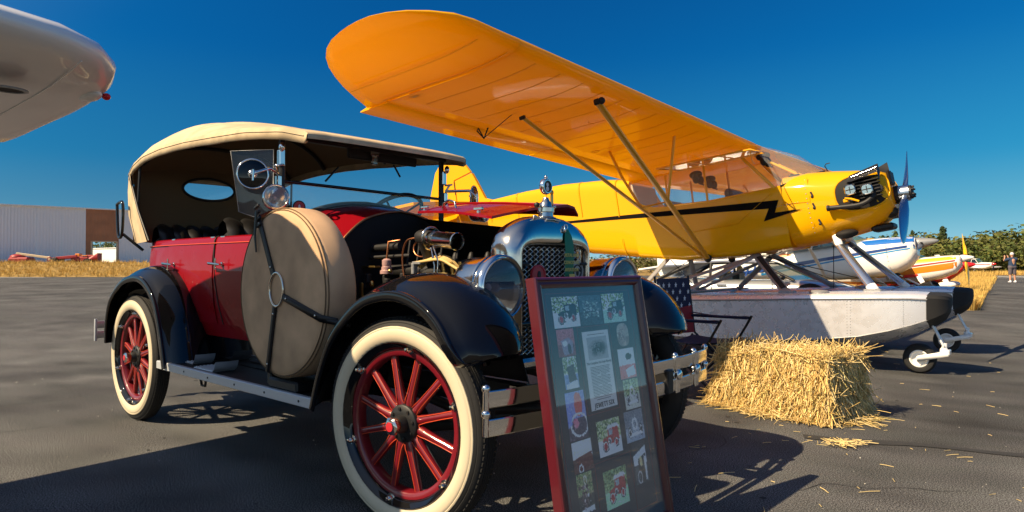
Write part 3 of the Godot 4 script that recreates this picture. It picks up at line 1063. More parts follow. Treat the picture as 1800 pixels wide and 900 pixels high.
	for u in [0.05, 0.42, 0.80]:
		s = MB.new()
		var c0: Vector3 = nr[int(u * 8)].lerp(nr[int(u * 8) + 1], u * 8 - int(u * 8)) + Vector3(0, 0.012, -0.03)
		if u == 0.42: s.tube([c0 + Vector3(-0.05, 0, 0), c0 + Vector3(-0.042, 0.032, 0), c0 + Vector3(0, 0.045, 0), c0 + Vector3(0.042, 0.032, 0), c0 + Vector3(0.05, 0, 0)], 0.006, 6)
		else: s.box(c0 + Vector3(0, 0.012, 0), Vector3(0.055, 0.016, 0.02), 0.004); s.box(c0, Vector3(0.012, 0.03, 0.012))
		part("hood_catch", s, M.nickel, hood)
	s = MB.new()
	for k in 26:
		var c1: Vector3 = nr[int(k / 26.0 * 8)].lerp(nr[int(k / 26.0 * 8) + 1], k / 26.0 * 8 - int(k / 26.0 * 8)) + Vector3(0, 0.010, -0.06)
		s.ball(c1, Vector3(0.005, 0.004, 0.005), 6, 4)
	part("hood_rivets", s, M.nickel, hood)
	# far side hood panel still down
	s = MB.new()
	s.patch([[Vector3(-0.95, 1.30, -0.15), Vector3(0.04, 1.19, -0.14)], [Vector3(-0.95, 1.19, -0.36), Vector3(0.04, 1.12, -0.27)], [Vector3(-0.95, 1.05, -0.44), Vector3(0.04, 1.02, -0.31)], [Vector3(-0.95, 0.65, -0.43), Vector3(0.04, 0.65, -0.31)]])
	part("far_hood_side", s, M.black_satin, t)
	engine(t)
	radiator(t)
	lamps(t)
	bumpers(t)
	windshield(t)
	canvas_top(t)
	seats(t)
	spare(t)

func engine(t: Node3D):
	var s := MB.new()
	s.box(Vector3(-0.48, 0.80, -0.04), Vector3(0.78, 0.34, 0.26), 0.02)
	s.box(Vector3(-0.48, 1.00, -0.04), Vector3(0.74, 0.09, 0.22), 0.02)
	for k in 6: s.lathe([Vector2(0.022, 0.0), Vector2(0.018, 0.03), Vector2(0.01, 0.05), Vector2(0.0, 0.055)], Vector3(-0.78 + k * 0.12, 1.045, -0.04), Vector3.UP, 10)
	var e := part("engine_block", s, M.iron, t)
	s = MB.new()
	s.box(Vector3(-0.45, 0.62, -0.03), Vector3(0.9, 0.12, 0.6))
	part("engine_undertray", s, M.dark_bay, t)
	s = MB.new()
	s.tube([Vector3(-0.86, 1.0, 0.12), Vector3(-0.5, 1.0, 0.14), Vector3(-0.2, 0.98, 0.13)], 0.035, 10)
	for k in 3: s.tube([Vector3(-0.75 + 0.25 * k, 1.0, 0.13), Vector3(-0.75 + 0.25 * k, 0.97, 0.05)], 0.03, 8)
	part("exhaust_manifold", s, M.iron, e)
	# horn-like chrome air pipe
	s = MB.new()
	var ax := Vector3(0.98, -0.10, 0.10).normalized()
	var o := Vector3(-0.47, 1.168, 0.265)
	s.lathe([Vector2(0.034, 0.10), Vector2(0.037, 0.12), Vector2(0.039, 0.30), Vector2(0.042, 0.306), Vector2(0.039, 0.31), Vector2(0.035, 0.30), Vector2(0.033, 0.15)], o, ax, 24)
	s.lathe([Vector2(0.0, 0.152), Vector2(0.033, 0.15)], o, ax, 24)
	part("intake_pipe", s, M.nickel, e)
	s = MB.new()
	s.ring3(o + ax * 0.10, ax, 0.052, 0.006, 28, 6)
	s.tube([o + ax * 0.10 + Vector3(0, -0.045, 0), o + ax * 0.13 + Vector3(0, -0.13, 0), o + ax * 0.12 + Vector3(0, -0.21, 0)], 0.006, 6)
	s.tube([o + ax * 0.13 + Vector3(0, -0.035, 0.01), o + ax * 0.17 + Vector3(0, -0.10, 0.01), o + ax * 0.15 + Vector3(0, -0.2, 0)], 0.005, 6)
	part("pipe_clamp", s, M.nickel, e)
	s = MB.new()
	s.lathe([Vector2(0.0, 0.0), Vector2(0.030, 0.0), Vector2(0.036, 0.02), Vector2(0.036, 0.09), Vector2(0.031, 0.10)], o, ax, 20)
	s.tube([o + Vector3(0.03, -0.02, 0), o + Vector3(0.02, -0.12, -0.06), o + Vector3(0.0, -0.2, -0.12)], 0.03, 10)
	part("carburettor", s, M.iron, e)
	# coiled copper pipe
	s = MB.new()
	var cp := []
	for k in 40:
		var a := 1.6 + k / 39.0 * 6.6
		cp.append(Vector3(-0.497 + 0.064 * cos(a) + 0.0006 * k, 1.115 + 0.044 * sin(a), 0.22 + k * 0.001))
	cp.append(Vector3(-0.47, 1.16, 0.24)); cp.append(Vector3(-0.38, 1.19, 0.20))
	s.tube(cp, 0.0045, 6)
	s.tube(cr([Vector3(-0.50, 1.165, 0.24), Vector3(-0.585, 1.15, 0.25), Vector3(-0.62, 1.06, 0.25), Vector3(-0.60, 0.90, 0.24)], 6), 0.005, 6)
	s.tube([Vector3(-0.70, 1.16, 0.20), Vector3(-0.745, 1.15, 0.24), Vector3(-0.748, 1.06, 0.25)], 0.006, 6)
	part("copper_pipe", s, M.copper, e)
	s = MB.new()
	s.lathe([Vector2(0.0, 0.0), Vector2(0.034, 0.0), Vector2(0.034, 0.016), Vector2(0.027, 0.02), Vector2(0.027, 0.035), Vector2(0.022, 0.038), Vector2(0.024, 0.05), Vector2(0.024, 0.07), Vector2(0.014, 0.078), Vector2(0.0, 0.08)], Vector3(-0.748, 0.985, 0.25), Vector3.UP, 18)
	part("sediment_bowl", s, M.porcelain, e)
	# bundle of tan leads
	for k in 5:
		s = MB.new()
		var dz := k * 0.012
		s.tube(cr([Vector3(-0.50, 1.040 - k * 0.006, 0.275 - dz), Vector3(-0.40, 1.05 + k * 0.004, 0.28 - dz), Vector3(-0.29, 1.055 + k * 0.003, 0.285 - dz), Vector3(-0.20, 1.022 - k * 0.004, 0.285 - dz), Vector3(-0.07, 0.965 - k * 0.010, 0.27 - dz)], 5), 0.0075, 6)
		part("ignition_lead", s, M.tan_cable, e)
	s = MB.new()
	for q in [-0.29, -0.23, -0.17]:
		s.tube([Vector3(q, 1.045, 0.275), Vector3(q + 0.01, 0.90, 0.255)], 0.008, 6)
	s.tube([Vector3(-0.30, 0.97, 0.275), Vector3(-0.03, 1.0, 0.24)], 0.010, 6)
	part("brass_conduit", s, M.brass, e)
	s = MB.new()
	s.tube([Vector3(-0.50, 0.95, 0.24), Vector3(-0.43, 0.99, 0.24), Vector3(-0.33, 1.01, 0.22), Vector3(-0.20, 1.04, 0.15)], 0.026, 10)
	part("water_hose", s, M.rubber, e)
	s = MB.new()
	s.box(Vector3(-0.495, 0.965, 0.275), Vector3(0.02, 0.15, 0.03), 0.004)
	s.box(Vector3(-0.47, 1.04, 0.27), Vector3(0.06, 0.015, 0.035), 0.003)
	part("lead_bracket", s, M.dull_aluminium, e)
	s = MB.new()
	s.lathe([Vector2(0.0, 0.0), Vector2(0.055, 0.0), Vector2(0.06, 0.02), Vector2(0.06, 0.14), Vector2(0.05, 0.15), Vector2(0.0, 0.15)], Vector3(-0.26, 0.935, 0.235), Vector3(1, 0, 0), 20)
	s.ring3(Vector3(-0.18, 0.935, 0.235), Vector3(1, 0, 0), 0.062, 0.005, 24, 6)
	part("generator", s, M.engine_green, e)
	s = MB.new()
	for q in [[-0.74, 1.0], [-0.66, 1.08], [-0.48, 1.03], [-0.36, 1.08]]:
		s.tube([Vector3(q[0], 1.17, 0.10), Vector3(q[0], 0.80, 0.16)], 0.007, 6)
	s.tube([Vector3(-0.93, 1.12, 0.2), Vector3(-0.70, 1.13, 0.2)], 0.020, 8)
	s.tube([Vector3(-0.93, 1.07, 0.22), Vector3(-0.62, 1.08, 0.2)], 0.010, 8)
	for k in 9: s.box(Vector3(-0.93 + 0.05 * k, 0.93 + 0.04 * sin(k * 2.3), 0.25 + 0.02 * sin(k * 1.7)), Vector3(0.03, 0.05 + 0.02 * sin(k * 3.1), 0.03), 0.006)
	part("control_rods", s, M.iron, e)
	s = MB.new()
	s.box(Vector3(-0.90, 0.90, 0.30), Vector3(0.03, 0.075, 0.012), 0.003)
	part("brass_fitting", s, M.brass, e)
	s = MB.new()
	s.box(Vector3(-0.90, 1.02, 0.24), Vector3(0.12, 0.012, 0.04), 0.003)
	part("brass_fitting", s, M.brass, e)
	s = MB.new()
	s.ball(Vector3(-0.82, 0.93, 0.29), Vector3(0.012, 0.02, 0.012), 8, 6)
	part("brass_fitting", s, M.brass, e)
	s = MB.new()
	s.ball(Vector3(-0.68, 1.0, 0.28), Vector3(0.012, 0.012, 0.012), 8, 6)
	part("brass_fitting", s, M.brass, e)

func rad_outline(hw: float, y0: float, y1: float, ys: float, n := 10, pw := 2.6) -> Array:
	# shouldered arch from the left bottom over the top to the right bottom, in (z, y)
	var p := [Vector2(hw, y0), Vector2(hw, lerpf(y0, ys, 0.5)), Vector2(hw, ys)]
	for k in range(1, 2 * n):
		var a := PI * k / (2 * n)
		p.append(Vector2(hw * signf(cos(a)) * pow(absf(cos(a)), 2.0 / pw), ys + (y1 - ys) * pow(sin(a), 2.0 / pw * 1.2)))
	p.append(Vector2(-hw, ys)); p.append(Vector2(-hw, lerpf(y0, ys, 0.5))); p.append(Vector2(-hw, y0))
	return p

func radiator(car: Node3D):
	var t := car
	var s := MB.new()
	var rows := []
	for q in [[-0.03, 0.286, 1.243, 1.085, 0.62], [0.005, 0.294, 1.255, 1.09, 0.615], [0.06, 0.290, 1.250, 1.085, 0.615], [0.085, 0.282, 1.238, 1.08, 0.615], [0.100, 0.266, 1.215, 1.07, 0.62], [0.108, 0.252, 1.175, 1.06, 0.63], [0.114, 0.244, 1.142, 1.055, 0.64], [0.108, 0.236, 1.126, 1.052, 0.64], [0.085, 0.232, 1.120, 1.05, 0.64]]:
		var row := []
		for p in rad_outline(q[1], q[4], q[2], q[3], 10, 2.5 if q[2] > 1.2 else 4.5): row.append(Vector3(q[0], p.y, p.x))
		rows.append(row)
	s.patch(rows)
	s.box(Vector3(0.05, 0.60, 0), Vector3(0.12, 0.05, 0.60), 0.015)
	var r := part("radiator_shell", s, M.nickel, t)
	r.position = Vector3(0.06, 0, -0.008)
	s = MB.new()
	var ring := []
	for p in rad_outline(0.24, 0.62, 1.13, 1.05, 10, 4.5): ring.append(Vector3(0.045, p.y, p.x))
	s.fan(ring)
	part("radiator_core", s, M.dark_bay, r)
	s = MB.new()
	var nz := 12
	var pitch := 0.464 / nz
	for i in nz + 1:
		for ph in [0, 1]:
			var pp := []
			var z0 := -0.232 + i * pitch
			var y := 0.64
			var k := 0
			while y < 1.125:
				var on = (k + ph) % 2
				var zz: float = z0 + (0.5 if on else -0.5) * pitch
				if absf(zz) < 0.234: pp.append(Vector3(0.082, y, zz))
				y += 0.0225 if k % 2 == 0 else 0.0225
				k += 1
			if pp.size() > 2: s.tube(pp, 0.0032, 4, false)
	var gr := part("grille_mesh", s, M.nickel, r)
	gr.set_meta("kind", "stuff")
	for zc in [0.215, -0.215]:
		s = MB.new()
		s.tube([Vector3(0.10, 1.035, zc + 0.03), Vector3(0.10, 1.035, zc - 0.03)], 0.008, 6)
		part("stone_guard_clip", s, M.black_satin, r)
	for q in [[0.115, 0.985, 0.047, "badge_red"], [-0.165, 1.0, 0.048, "dull_aluminium"]]:
		s = MB.new()
		s.lathe([Vector2(0.0, 0.012), Vector2(q[2] * 0.8, 0.010), Vector2(q[2] * 0.84, 0.014), Vector2(q[2], 0.012), Vector2(q[2], 0.0)], Vector3(0.09, q[1], q[0]), Vector3(1, 0, 0), 26)
		var b := part("grille_badge", s, M[q[3]], r)
		b.set_meta("label", "round dark red enamel badge on the mesh" if q[3] == "badge_red" else "round pale eagle badge on the mesh")
		s = MB.new()
		if q[3] == "badge_red":
			s.ball(Vector3(0.102, q[1], q[0]), Vector3(0.004, 0.02, 0.013), 12, 6)
			part("badge_relief", s, M.iron, b)
		else:
			s.ring3(Vector3(0.102, q[1], q[0]), Vector3(1, 0, 0), 0.030, 0.003, 24, 5)
			s.ball(Vector3(0.102, q[1] - 0.005, q[0]), Vector3(0.005, 0.016, 0.010), 10, 6)
			for e in [-1, 1]: s.box(Vector3(0.103, q[1] + 0.006, q[0] + 0.014 * e), Vector3(0.004, 0.010, 0.022), 0.002, Basis(Vector3.RIGHT, 0.5 * e))
			part("badge_relief", s, M.iron, b)
	# filler, motometer and small fittings
	s = MB.new()
	s.lathe([Vector2(0.052, 0.0), Vector2(0.046, 0.006), Vector2(0.036, 0.010), Vector2(0.034, 0.028), Vector2(0.040, 0.032), Vector2(0.040, 0.050), Vector2(0.030, 0.056), Vector2(0.026, 0.074), Vector2(0.018, 0.082), Vector2(0.012, 0.098), Vector2(0.0, 0.10)], Vector3(0.045, 1.243, 0), Vector3.UP, 24)
	for e in [-1, 1]:
		s.tube([Vector3(0.045, 1.30, 0.035 * e), Vector3(0.045, 1.302, 0.055 * e)], 0.006, 8)
	var cap := part("radiator_cap", s, M.nickel, r)
	s = MB.new()
	s.ball(Vector3(0.045, 1.303, 0.064), Vector3(0.014, 0.013, 0.013), 10, 8)
	part("cap_knob", s, M.black_satin, cap)
	s = MB.new()
	s.ball(Vector3(0.045, 1.302, -0.060), Vector3(0.010, 0.010, 0.010), 10, 8)
	part("cap_knob", s, M.nickel, cap)
	s = MB.new()
	s.box(Vector3(0.04, 1.335, -0.050), Vector3(0.014, 0.055, 0.018), 0.006)
	s.ball(Vector3(0.04, 1.369, -0.050), Vector3(0.009, 0.012, 0.009), 8, 6)
	part("cap_figurine", s, M.brass, cap)
	s = MB.new()
	var mc := Vector3(0.045, 1.392, 0.0)
	s.lathe([Vector2(0.0, -0.014), Vector2(0.030, -0.014), Vector2(0.036, -0.008), Vector2(0.0375, 0.0), Vector2(0.036, 0.008), Vector2(0.031, 0.014), Vector2(0.027, 0.014), Vector2(0.026, 0.009)], mc, Vector3(1, 0, 0), 28)
	s.ball(Vector3(0.045, 1.436, 0), Vector3(0.008, 0.008, 0.008), 8, 6)
	var mm := part("motometer", s, M.chrome, cap)
	s = MB.new()
	s.lathe([Vector2(0.026, 0.009), Vector2(0.0, 0.009)], mc, Vector3(1, 0, 0), 24)
	part("motometer_dial", s, M.mat_board, mm)
	s = MB.new()
	s.lathe([Vector2(0.009, 0.0105), Vector2(0.0, 0.011)], mc + Vector3(0, 0.008, 0), Vector3(1, 0, 0), 16)
	s.lathe([Vector2(0.011, 0.0105), Vector2(0.0, 0.011)], mc + Vector3(0, -0.011, 0), Vector3(1, 0, 0), 16)
	part("motometer_window", s, M.white_cloth, mm)
	s = MB.new()
	s.ring3(Vector3(0.06, 1.247, 0.035), Vector3(0.2, 1, 0), 0.022, 0.004, 16, 5)
	s.tube([Vector3(0.09, 1.236, 0.05), Vector3(0.09, 1.239, 0.0), Vector3(0.095, 1.235, -0.045)], 0.005, 5)
	for e in 3: s.ball(Vector3(0.05 + 0.01 * e, 1.247, 0.075 + 0.018 * e), Vector3(0.010, 0.008, 0.008), 6, 5)
	part("filler_chain", s, M.nickel, r)
	# award ribbon hangs over the shell: a thing of its own
	var rb := thing("award_ribbon", "green award ribbon with gold lettering hanging down the car's chrome radiator", "ribbon", t.transform * Vector3(0.19, 0.87, -0.083), -42.4)
	s = MB.new()
	var f := []
	for k in 13:
		var u := k / 12.0
		var y := 0.325 - 0.355 * u
		var xx := 0.0 + 0.006 * sin(u * 7.0) - 0.02 * (1.0 - u) * (1.0 - u)
		var wd := 0.032 if k > 1 else (0.010 if k == 0 else 0.026)
		f.append([Vector3(xx, y, wd), Vector3(xx + 0.002, y, 0), Vector3(xx, y, -wd)])
	s.patch(f)
	part("ribbon_cloth", s, M.ribbon_green, rb)
	s = MB.new()
	s.ring3(Vector3(-0.022, 0.335, 0.006), Vector3(1, 0, 0), 0.012, 0.003, 14, 5)
	s.ball(Vector3(-0.016, 0.322, 0.022), Vector3(0.006, 0.014, 0.008), 8, 6)
	part("ribbon_clip", s, M.chrome, rb)
	var words := ["PETALUMA", "CONCOURS", "AVIATION", "", "AWARD", "OF", "MERIT"]
	for i in words.size():
		if words[i] == "": continue
		var tx := text(words[i], 0.016, 0.0006)
		var o := part("ribbon_lettering", tx, M.gold_print, rb)
		o.transform = Transform3D(Basis(Vector3(0, 0, -1), Vector3.UP, Vector3(1, 0, 0)), Vector3(0.008, 0.205 - i * 0.033, 0))
	s = MB.new()
	s.box(Vector3(0.009, 0.106, 0), Vector3(0.002, 0.026, 0.042), 0.001)
	part("ribbon_emblem", s, M.gold_print, rb)

func text(w: String, h: float, depth := 0.002, bold := true, fnt := "Droid Sans") -> TextMesh:
	var tm := TextMesh.new()
	var sf := SystemFont.new()
	sf.font_names = PackedStringArray([fnt])
	if bold: sf.font_weight = 700
	tm.font = sf
	tm.text = w
	tm.font_size = 32
	tm.pixel_size = h / 24.0
	tm.depth = depth
	tm.curve_step = 2.0
	return tm

func headlamp(parent: Node3D, c: Vector3, ax: Vector3, r: float, depth: float, called: String):
	var s := MB.new()
	s.lathe([Vector2(0.0, -depth * 1.08), Vector2(r * 0.5, -depth * 1.04), Vector2(r * 0.82, -depth * 0.9), Vector2(r * 0.93, -depth * 0.72), Vector2(r * 0.93, -depth * 0.30), Vector2(r * 0.97, -depth * 0.28), Vector2(r * 0.97, -depth * 0.22), Vector2(r * 0.93, -depth * 0.2), Vector2(r * 0.94, -depth * 0.1)], c, ax, 40)
	var b := part(called, s, M.nickel, parent)
	s = MB.new()
	s.lathe([Vector2(r * 0.94, -depth * 0.12), Vector2(r * 1.0, -depth * 0.10), Vector2(r * 1.02, -depth * 0.04), Vector2(r, 0.006), Vector2(r * 0.95, 0.012), Vector2(r * 0.92, 0.010), Vector2(r * 0.90, 0.014), Vector2(r * 0.86, 0.012), Vector2(r * 0.84, 0.0)], c, ax, 48)
	part("lamp_rim", s, M.chrome, b)
	s = MB.new()
	var pr := []
	for k in 9:
		var u := k / 8.0
		pr.append(Vector2(r * 0.84 * u, -depth * 0.75 * (1.0 - u * u) - 0.004))
	s.lathe(pr, c, ax, 32)
	part("lamp_reflector", s, M.lamp_inside, b)
	s = MB.new()
	s.ball(c - ax * depth * 0.4, Vector3(1, 1, 1) * r * 0.12, 10, 8)
	s.tube([c - ax * depth * 0.74, c - ax * depth * 0.4], r * 0.07, 8)
	part("lamp_bulb", s, M.porcelain, b)
	s = MB.new()
	pr = []
	for k in 7:
		var u := k / 6.0
		pr.append(Vector2(r * 0.85 * u, 0.006 + 0.10 * r * (1.0 - u * u)))
	s.lathe(pr, c, ax, 40)
	part("lamp_lens", s, M.lens_glass, b)

func lamps(t: Node3D):
	for zc in [0.435, -0.435]:
		headlamp(t, Vector3(0.245, 0.940, zc), Vector3(1, 0, 0), 0.132, 0.20, "headlight")
		var s := MB.new()
		s.tube([Vector3(0.14, 0.84, zc), Vector3(0.13, 0.72, zc * 0.98), Vector3(0.12, 0.62, zc * 0.92)], [0.03, 0.02, 0.02], 8)
		part("headlight_post", s, M.black_paint, t)
	var s := MB.new()
	s.tube([Vector3(0.155, 0.775, 0.435), Vector3(0.155, 0.775, -0.435)], 0.011, 8)
	part("headlight_bar", s, M.black_paint, t)
	# spotlight on the near windshield post
	headlamp(t, Vector3(-1.00, 1.365, 0.73), Vector3(0.93, 0.05, 0.36).normalized(), 0.062, 0.10, "spotlight")
	s = MB.new()
	s.tube([Vector3(-1.08, 1.38, 0.70), Vector3(-1.13, 1.385, 0.62), Vector3(-1.235, 1.38, 0.56)], 0.009, 8)
	s.lathe([Vector2(0.016, 0.0), Vector2(0.018, 0.02), Vector2(0.010, 0.035), Vector2(0.0, 0.036)], Vector3(-1.20, 1.375, 0.585), Vector3.UP, 10)
	part("spotlight_bracket", s, M.nickel, t)
	s = MB.new()
	headlamp(t, Vector3(-1.02, 1.37, -0.74), Vector3(0.95, 0, -0.3).normalized(), 0.06, 0.10, "spotlight")

func bumpers(t: Node3D):
	for y in [0.572, 0.475]:
		var s := MB.new()
		var pa := []
		for k in 17:
			var u := k / 16.0 * 2.0 - 1.0
			pa.append(Vector3(0.535 - 0.06 * pow(absf(u), 3.0), y, 0.80 * u - 0.045))
		var pf := [Vector3(0.003, 0.0295, 0), Vector3(0.005, 0.026, 0), Vector3(0.0065, 0.0, 0), Vector3(0.005, -0.026, 0), Vector3(0.003, -0.0295, 0), Vector3(-0.005, -0.0295, 0), Vector3(-0.005, 0.0295, 0), Vector3(0.003, 0.0295, 0)]
		for k in [[0, 2], [1, 4], [3, 5], [4, 6], [5, 7], [6, 8]]:
			var r0 := []
			for p in pa:
				var row := []
				for i in range(k[0], k[1]): row.append(p + pf[i])
				r0.append(row)
			s.patch(r0)
		part("front_bumper_bar", s, M.chrome, t)
	for zc in [0.755, 0.40, -0.44, -0.66, -0.845]:
		var s := MB.new()
		var xx: float = 0.535 - 0.06 * pow(absf(zc + 0.045) / 0.80, 3.0)
		s.tube([Vector3(xx - 0.004, 0.447, zc), Vector3(xx - 0.004, 0.602, zc)], 0.011 if absf(zc) > 0.7 else 0.008, 10)
		s.ball(Vector3(xx - 0.004, 0.609, zc), Vector3(0.015, 0.016, 0.015), 12, 8)
		s.ball(Vector3(xx - 0.004, 0.523, zc), Vector3(0.017, 0.017, 0.017), 12, 8)
		if absf(zc) < 0.7:
			s.box(Vector3(xx + 0.010, 0.523, zc), Vector3(0.012, 0.17, 0.035), 0.004)
			s.ball(Vector3(xx + 0.02, 0.523, zc), Vector3(0.010, 0.024, 0.024), 14, 8)
		part("bumper_clamp", s, M.chrome, t)
	for e in [-1.0, 1.0]:
		var s := MB.new()
		s.tube(cr([Vector3(0.525, 0.52, 0.44 * e), Vector3(0.50, 0.56, 0.43 * e), Vector3(0.42, 0.57, 0.40 * e), Vector3(0.30, 0.52, 0.37 * e), Vector3(0.1, 0.50, 0.36 * e)], 4), 0.02, 8, true, 0.5)
		s.box(Vector3(0.38, 0.56, 0.46 * e), Vector3(0.10, 0.03, 0.06), 0.006)
		part("bumper_bracket", s, M.nickel, t)
		for y in [0.58, 0.505]:
			s = MB.new()
			var r1 := []
			for q in [[-3.52, 0.48], [-3.66, 0.54], [-3.70, 0.62], [-3.66, 0.74]]:
				r1.append([Vector3(q[0] - 0.006, y + 0.027, q[1] * e), Vector3(q[0] - 0.006, y - 0.027, q[1] * e), Vector3(q[0] + 0.006, y - 0.027, q[1] * e), Vector3(q[0] + 0.006, y + 0.027, q[1] * e)])
			s.loft(r1)
			part("rear_bumper_bar", s, M.edge_metal, t)
		s = MB.new()
		s.tube([Vector3(-3.66, 0.46, 0.745 * e), Vector3(-3.66, 0.625, 0.745 * e)], 0.011, 8)
		s.tube([Vector3(-3.4, 0.50, 0.40 * e), Vector3(-3.68, 0.54, 0.56 * e)], 0.014, 6)
		part("rear_bumper_clamp", s, M.edge_metal, t)

func windshield(t: Node3D):
	var s: MB
	for e in [1.0, -1.0]:
		s = MB.new()
		s.box(Vector3(-1.245, 1.44, 0.565 * e), Vector3(0.032, 0.56, 0.028), 0.006)
		s.box(Vector3(-1.245, 1.22, 0.575 * e), Vector3(0.05, 0.16, 0.04), 0.008)
		var p := part("windshield_post", s, M.black_satin, t)
		s = MB.new()
		s.box(Vector3(-1.235, 1.60, 0.575 * e), Vector3(0.035, 0.09, 0.035), 0.006)
		s.ball(Vector3(-1.21, 1.655, 0.585 * e), Vector3(0.018, 0.026, 0.016), 10, 8)
		s.box(Vector3(-1.235, 1.475, 0.59 * e), Vector3(0.03, 0.06, 0.03), 0.005)
		s.ball(Vector3(-1.22, 1.42, 0.595 * e), Vector3(0.016, 0.022, 0.016), 10, 8)
		s.tube([Vector3(-1.22, 1.42, 0.60 * e), Vector3(-1.21, 1.37, 0.605 * e)], 0.008, 6)
		s.ring3(Vector3(-1.21, 1.555, 0.60 * e), Vector3(0, 1, 0.2), 0.022, 0.006, 14, 6)
		part("post_clamp", s, M.chrome, p)
		# side mirror on an arm
		s = MB.new()
		var mc := Vector3(-1.15, 1.487, 0.775 * e)
		var ax := Vector3(0.90, 0.0, 0.42 * e).normalized()
		s.tube([Vector3(-1.235, 1.515, 0.59 * e), Vector3(-1.12, 1.52, 0.70 * e), mc + ax * 0.012], 0.010, 8)
		s.lathe([Vector2(0.026, 0.0), Vector2(0.016, 0.016), Vector2(0.0, 0.02)], mc, ax, 12)
		s.tube([mc + ax * 0.018 + Vector3(0, -0.035, 0), mc + ax * 0.018 + Vector3(0, 0.02, 0)], 0.006, 6)
		s.tube([Vector3(-1.235, 1.52, 0.6 * e), Vector3(-1.22, 1.56, 0.62 * e)], 0.008, 6)
		var arm := part("mirror_arm", s, M.chrome, p)
		s = MB.new()
		s.ring3(mc, ax, 0.073, 0.005, 36, 8)
		part("mirror_rim", s, M.chrome, arm)
		s = MB.new()
		s.lathe([Vector2(0.076, -0.002), Vector2(0.05, 0.004), Vector2(0.0, 0.006)], mc, ax, 30)
		part("mirror_back", s, M.black_paint, arm)
	s = MB.new()
	s.tube([Vector3(-1.245, 1.478, 0.555), Vector3(-1.245, 1.462, -0.555)], 0.010, 6)
	part("windshield_rail", s, M.black_paint, t)
	s = MB.new()
	s.box(Vector3(-1.262, 1.41, 0), Vector3(0.005, 0.12, 1.10))
	part("lower_windshield_glass", s, M.clear_glass, t)
	s = MB.new()
	s.tube([Vector3(-1.30, 1.60, 0.18), Vector3(-1.31, 1.51, 0.26)], 0.006, 6)
	s.tube([Vector3(-1.30, 1.655, -0.22), Vector3(-1.30, 1.585, -0.27)], 0.006, 6)
	part("wiper_arm", s, M.black_satin, t)
	# glass wind wing beside the near post
	s = MB.new()
	var wq := [Vector3(-1.37, 1.625, 0.785), Vector3(-1.27, 1.645, 0.60), Vector3(-1.27, 1.30, 0.60), Vector3(-1.33, 1.285, 0.68), Vector3(-1.36, 1.31, 0.745)]
	s.g += 1
	s.fan(wq)
	var ww := part("wind_wing", s, M.tint_glass, t)
	s = MB.new()
	s.loop(wq, 0.0022, 6)
	part("wind_wing_edge", s, M.dull_aluminium, ww)
	# club badge behind the glass
	s = MB.new()
	s.lathe([Vector2(0.0, 0.006), Vector2(0.030, 0.006), Vector2(0.031, 0.0)], Vector3(-1.235, 1.345, 0.47), Vector3(1, 0, 0.2), 24)
	var cb := part("club_badge", s, M.badge_red, t)
	s = MB.new()
	s.ring3(Vector3(-1.233, 1.345, 0.47), Vector3(1, 0, 0.2), 0.031, 0.005, 24, 6)
	part("badge_ring", s, M.black_satin, cb)
	s = MB.new()
	s.ball(Vector3(-1.227, 1.345, 0.471), Vector3(0.003, 0.013, 0.008), 8, 6)
	part("badge_figure", s, M.white_cloth, cb)
	# steering wheel
	s = MB.new()
	var sc := Vector3(-1.56, 1.36, -0.42)
	var sx := Vector3(0.62, -0.75, 0.0).normalized()
	s.ring3(sc, -sx, 0.205, 0.014, 40, 8)
	var u := sx.cross(Vector3(0, 0, 1)).normalized()
	for k in 4:
		var a := TAU * k / 4 + 0.78
		s.tube([sc + sx * 0.03, sc + (u * cos(a) + Vector3(0, 0, 1) * sin(a)) * 0.2], 0.008, 6)
	s.tube([sc, sc + sx * 0.6], 0.018, 8)
	part("steering_wheel", s, M.rubber, t)

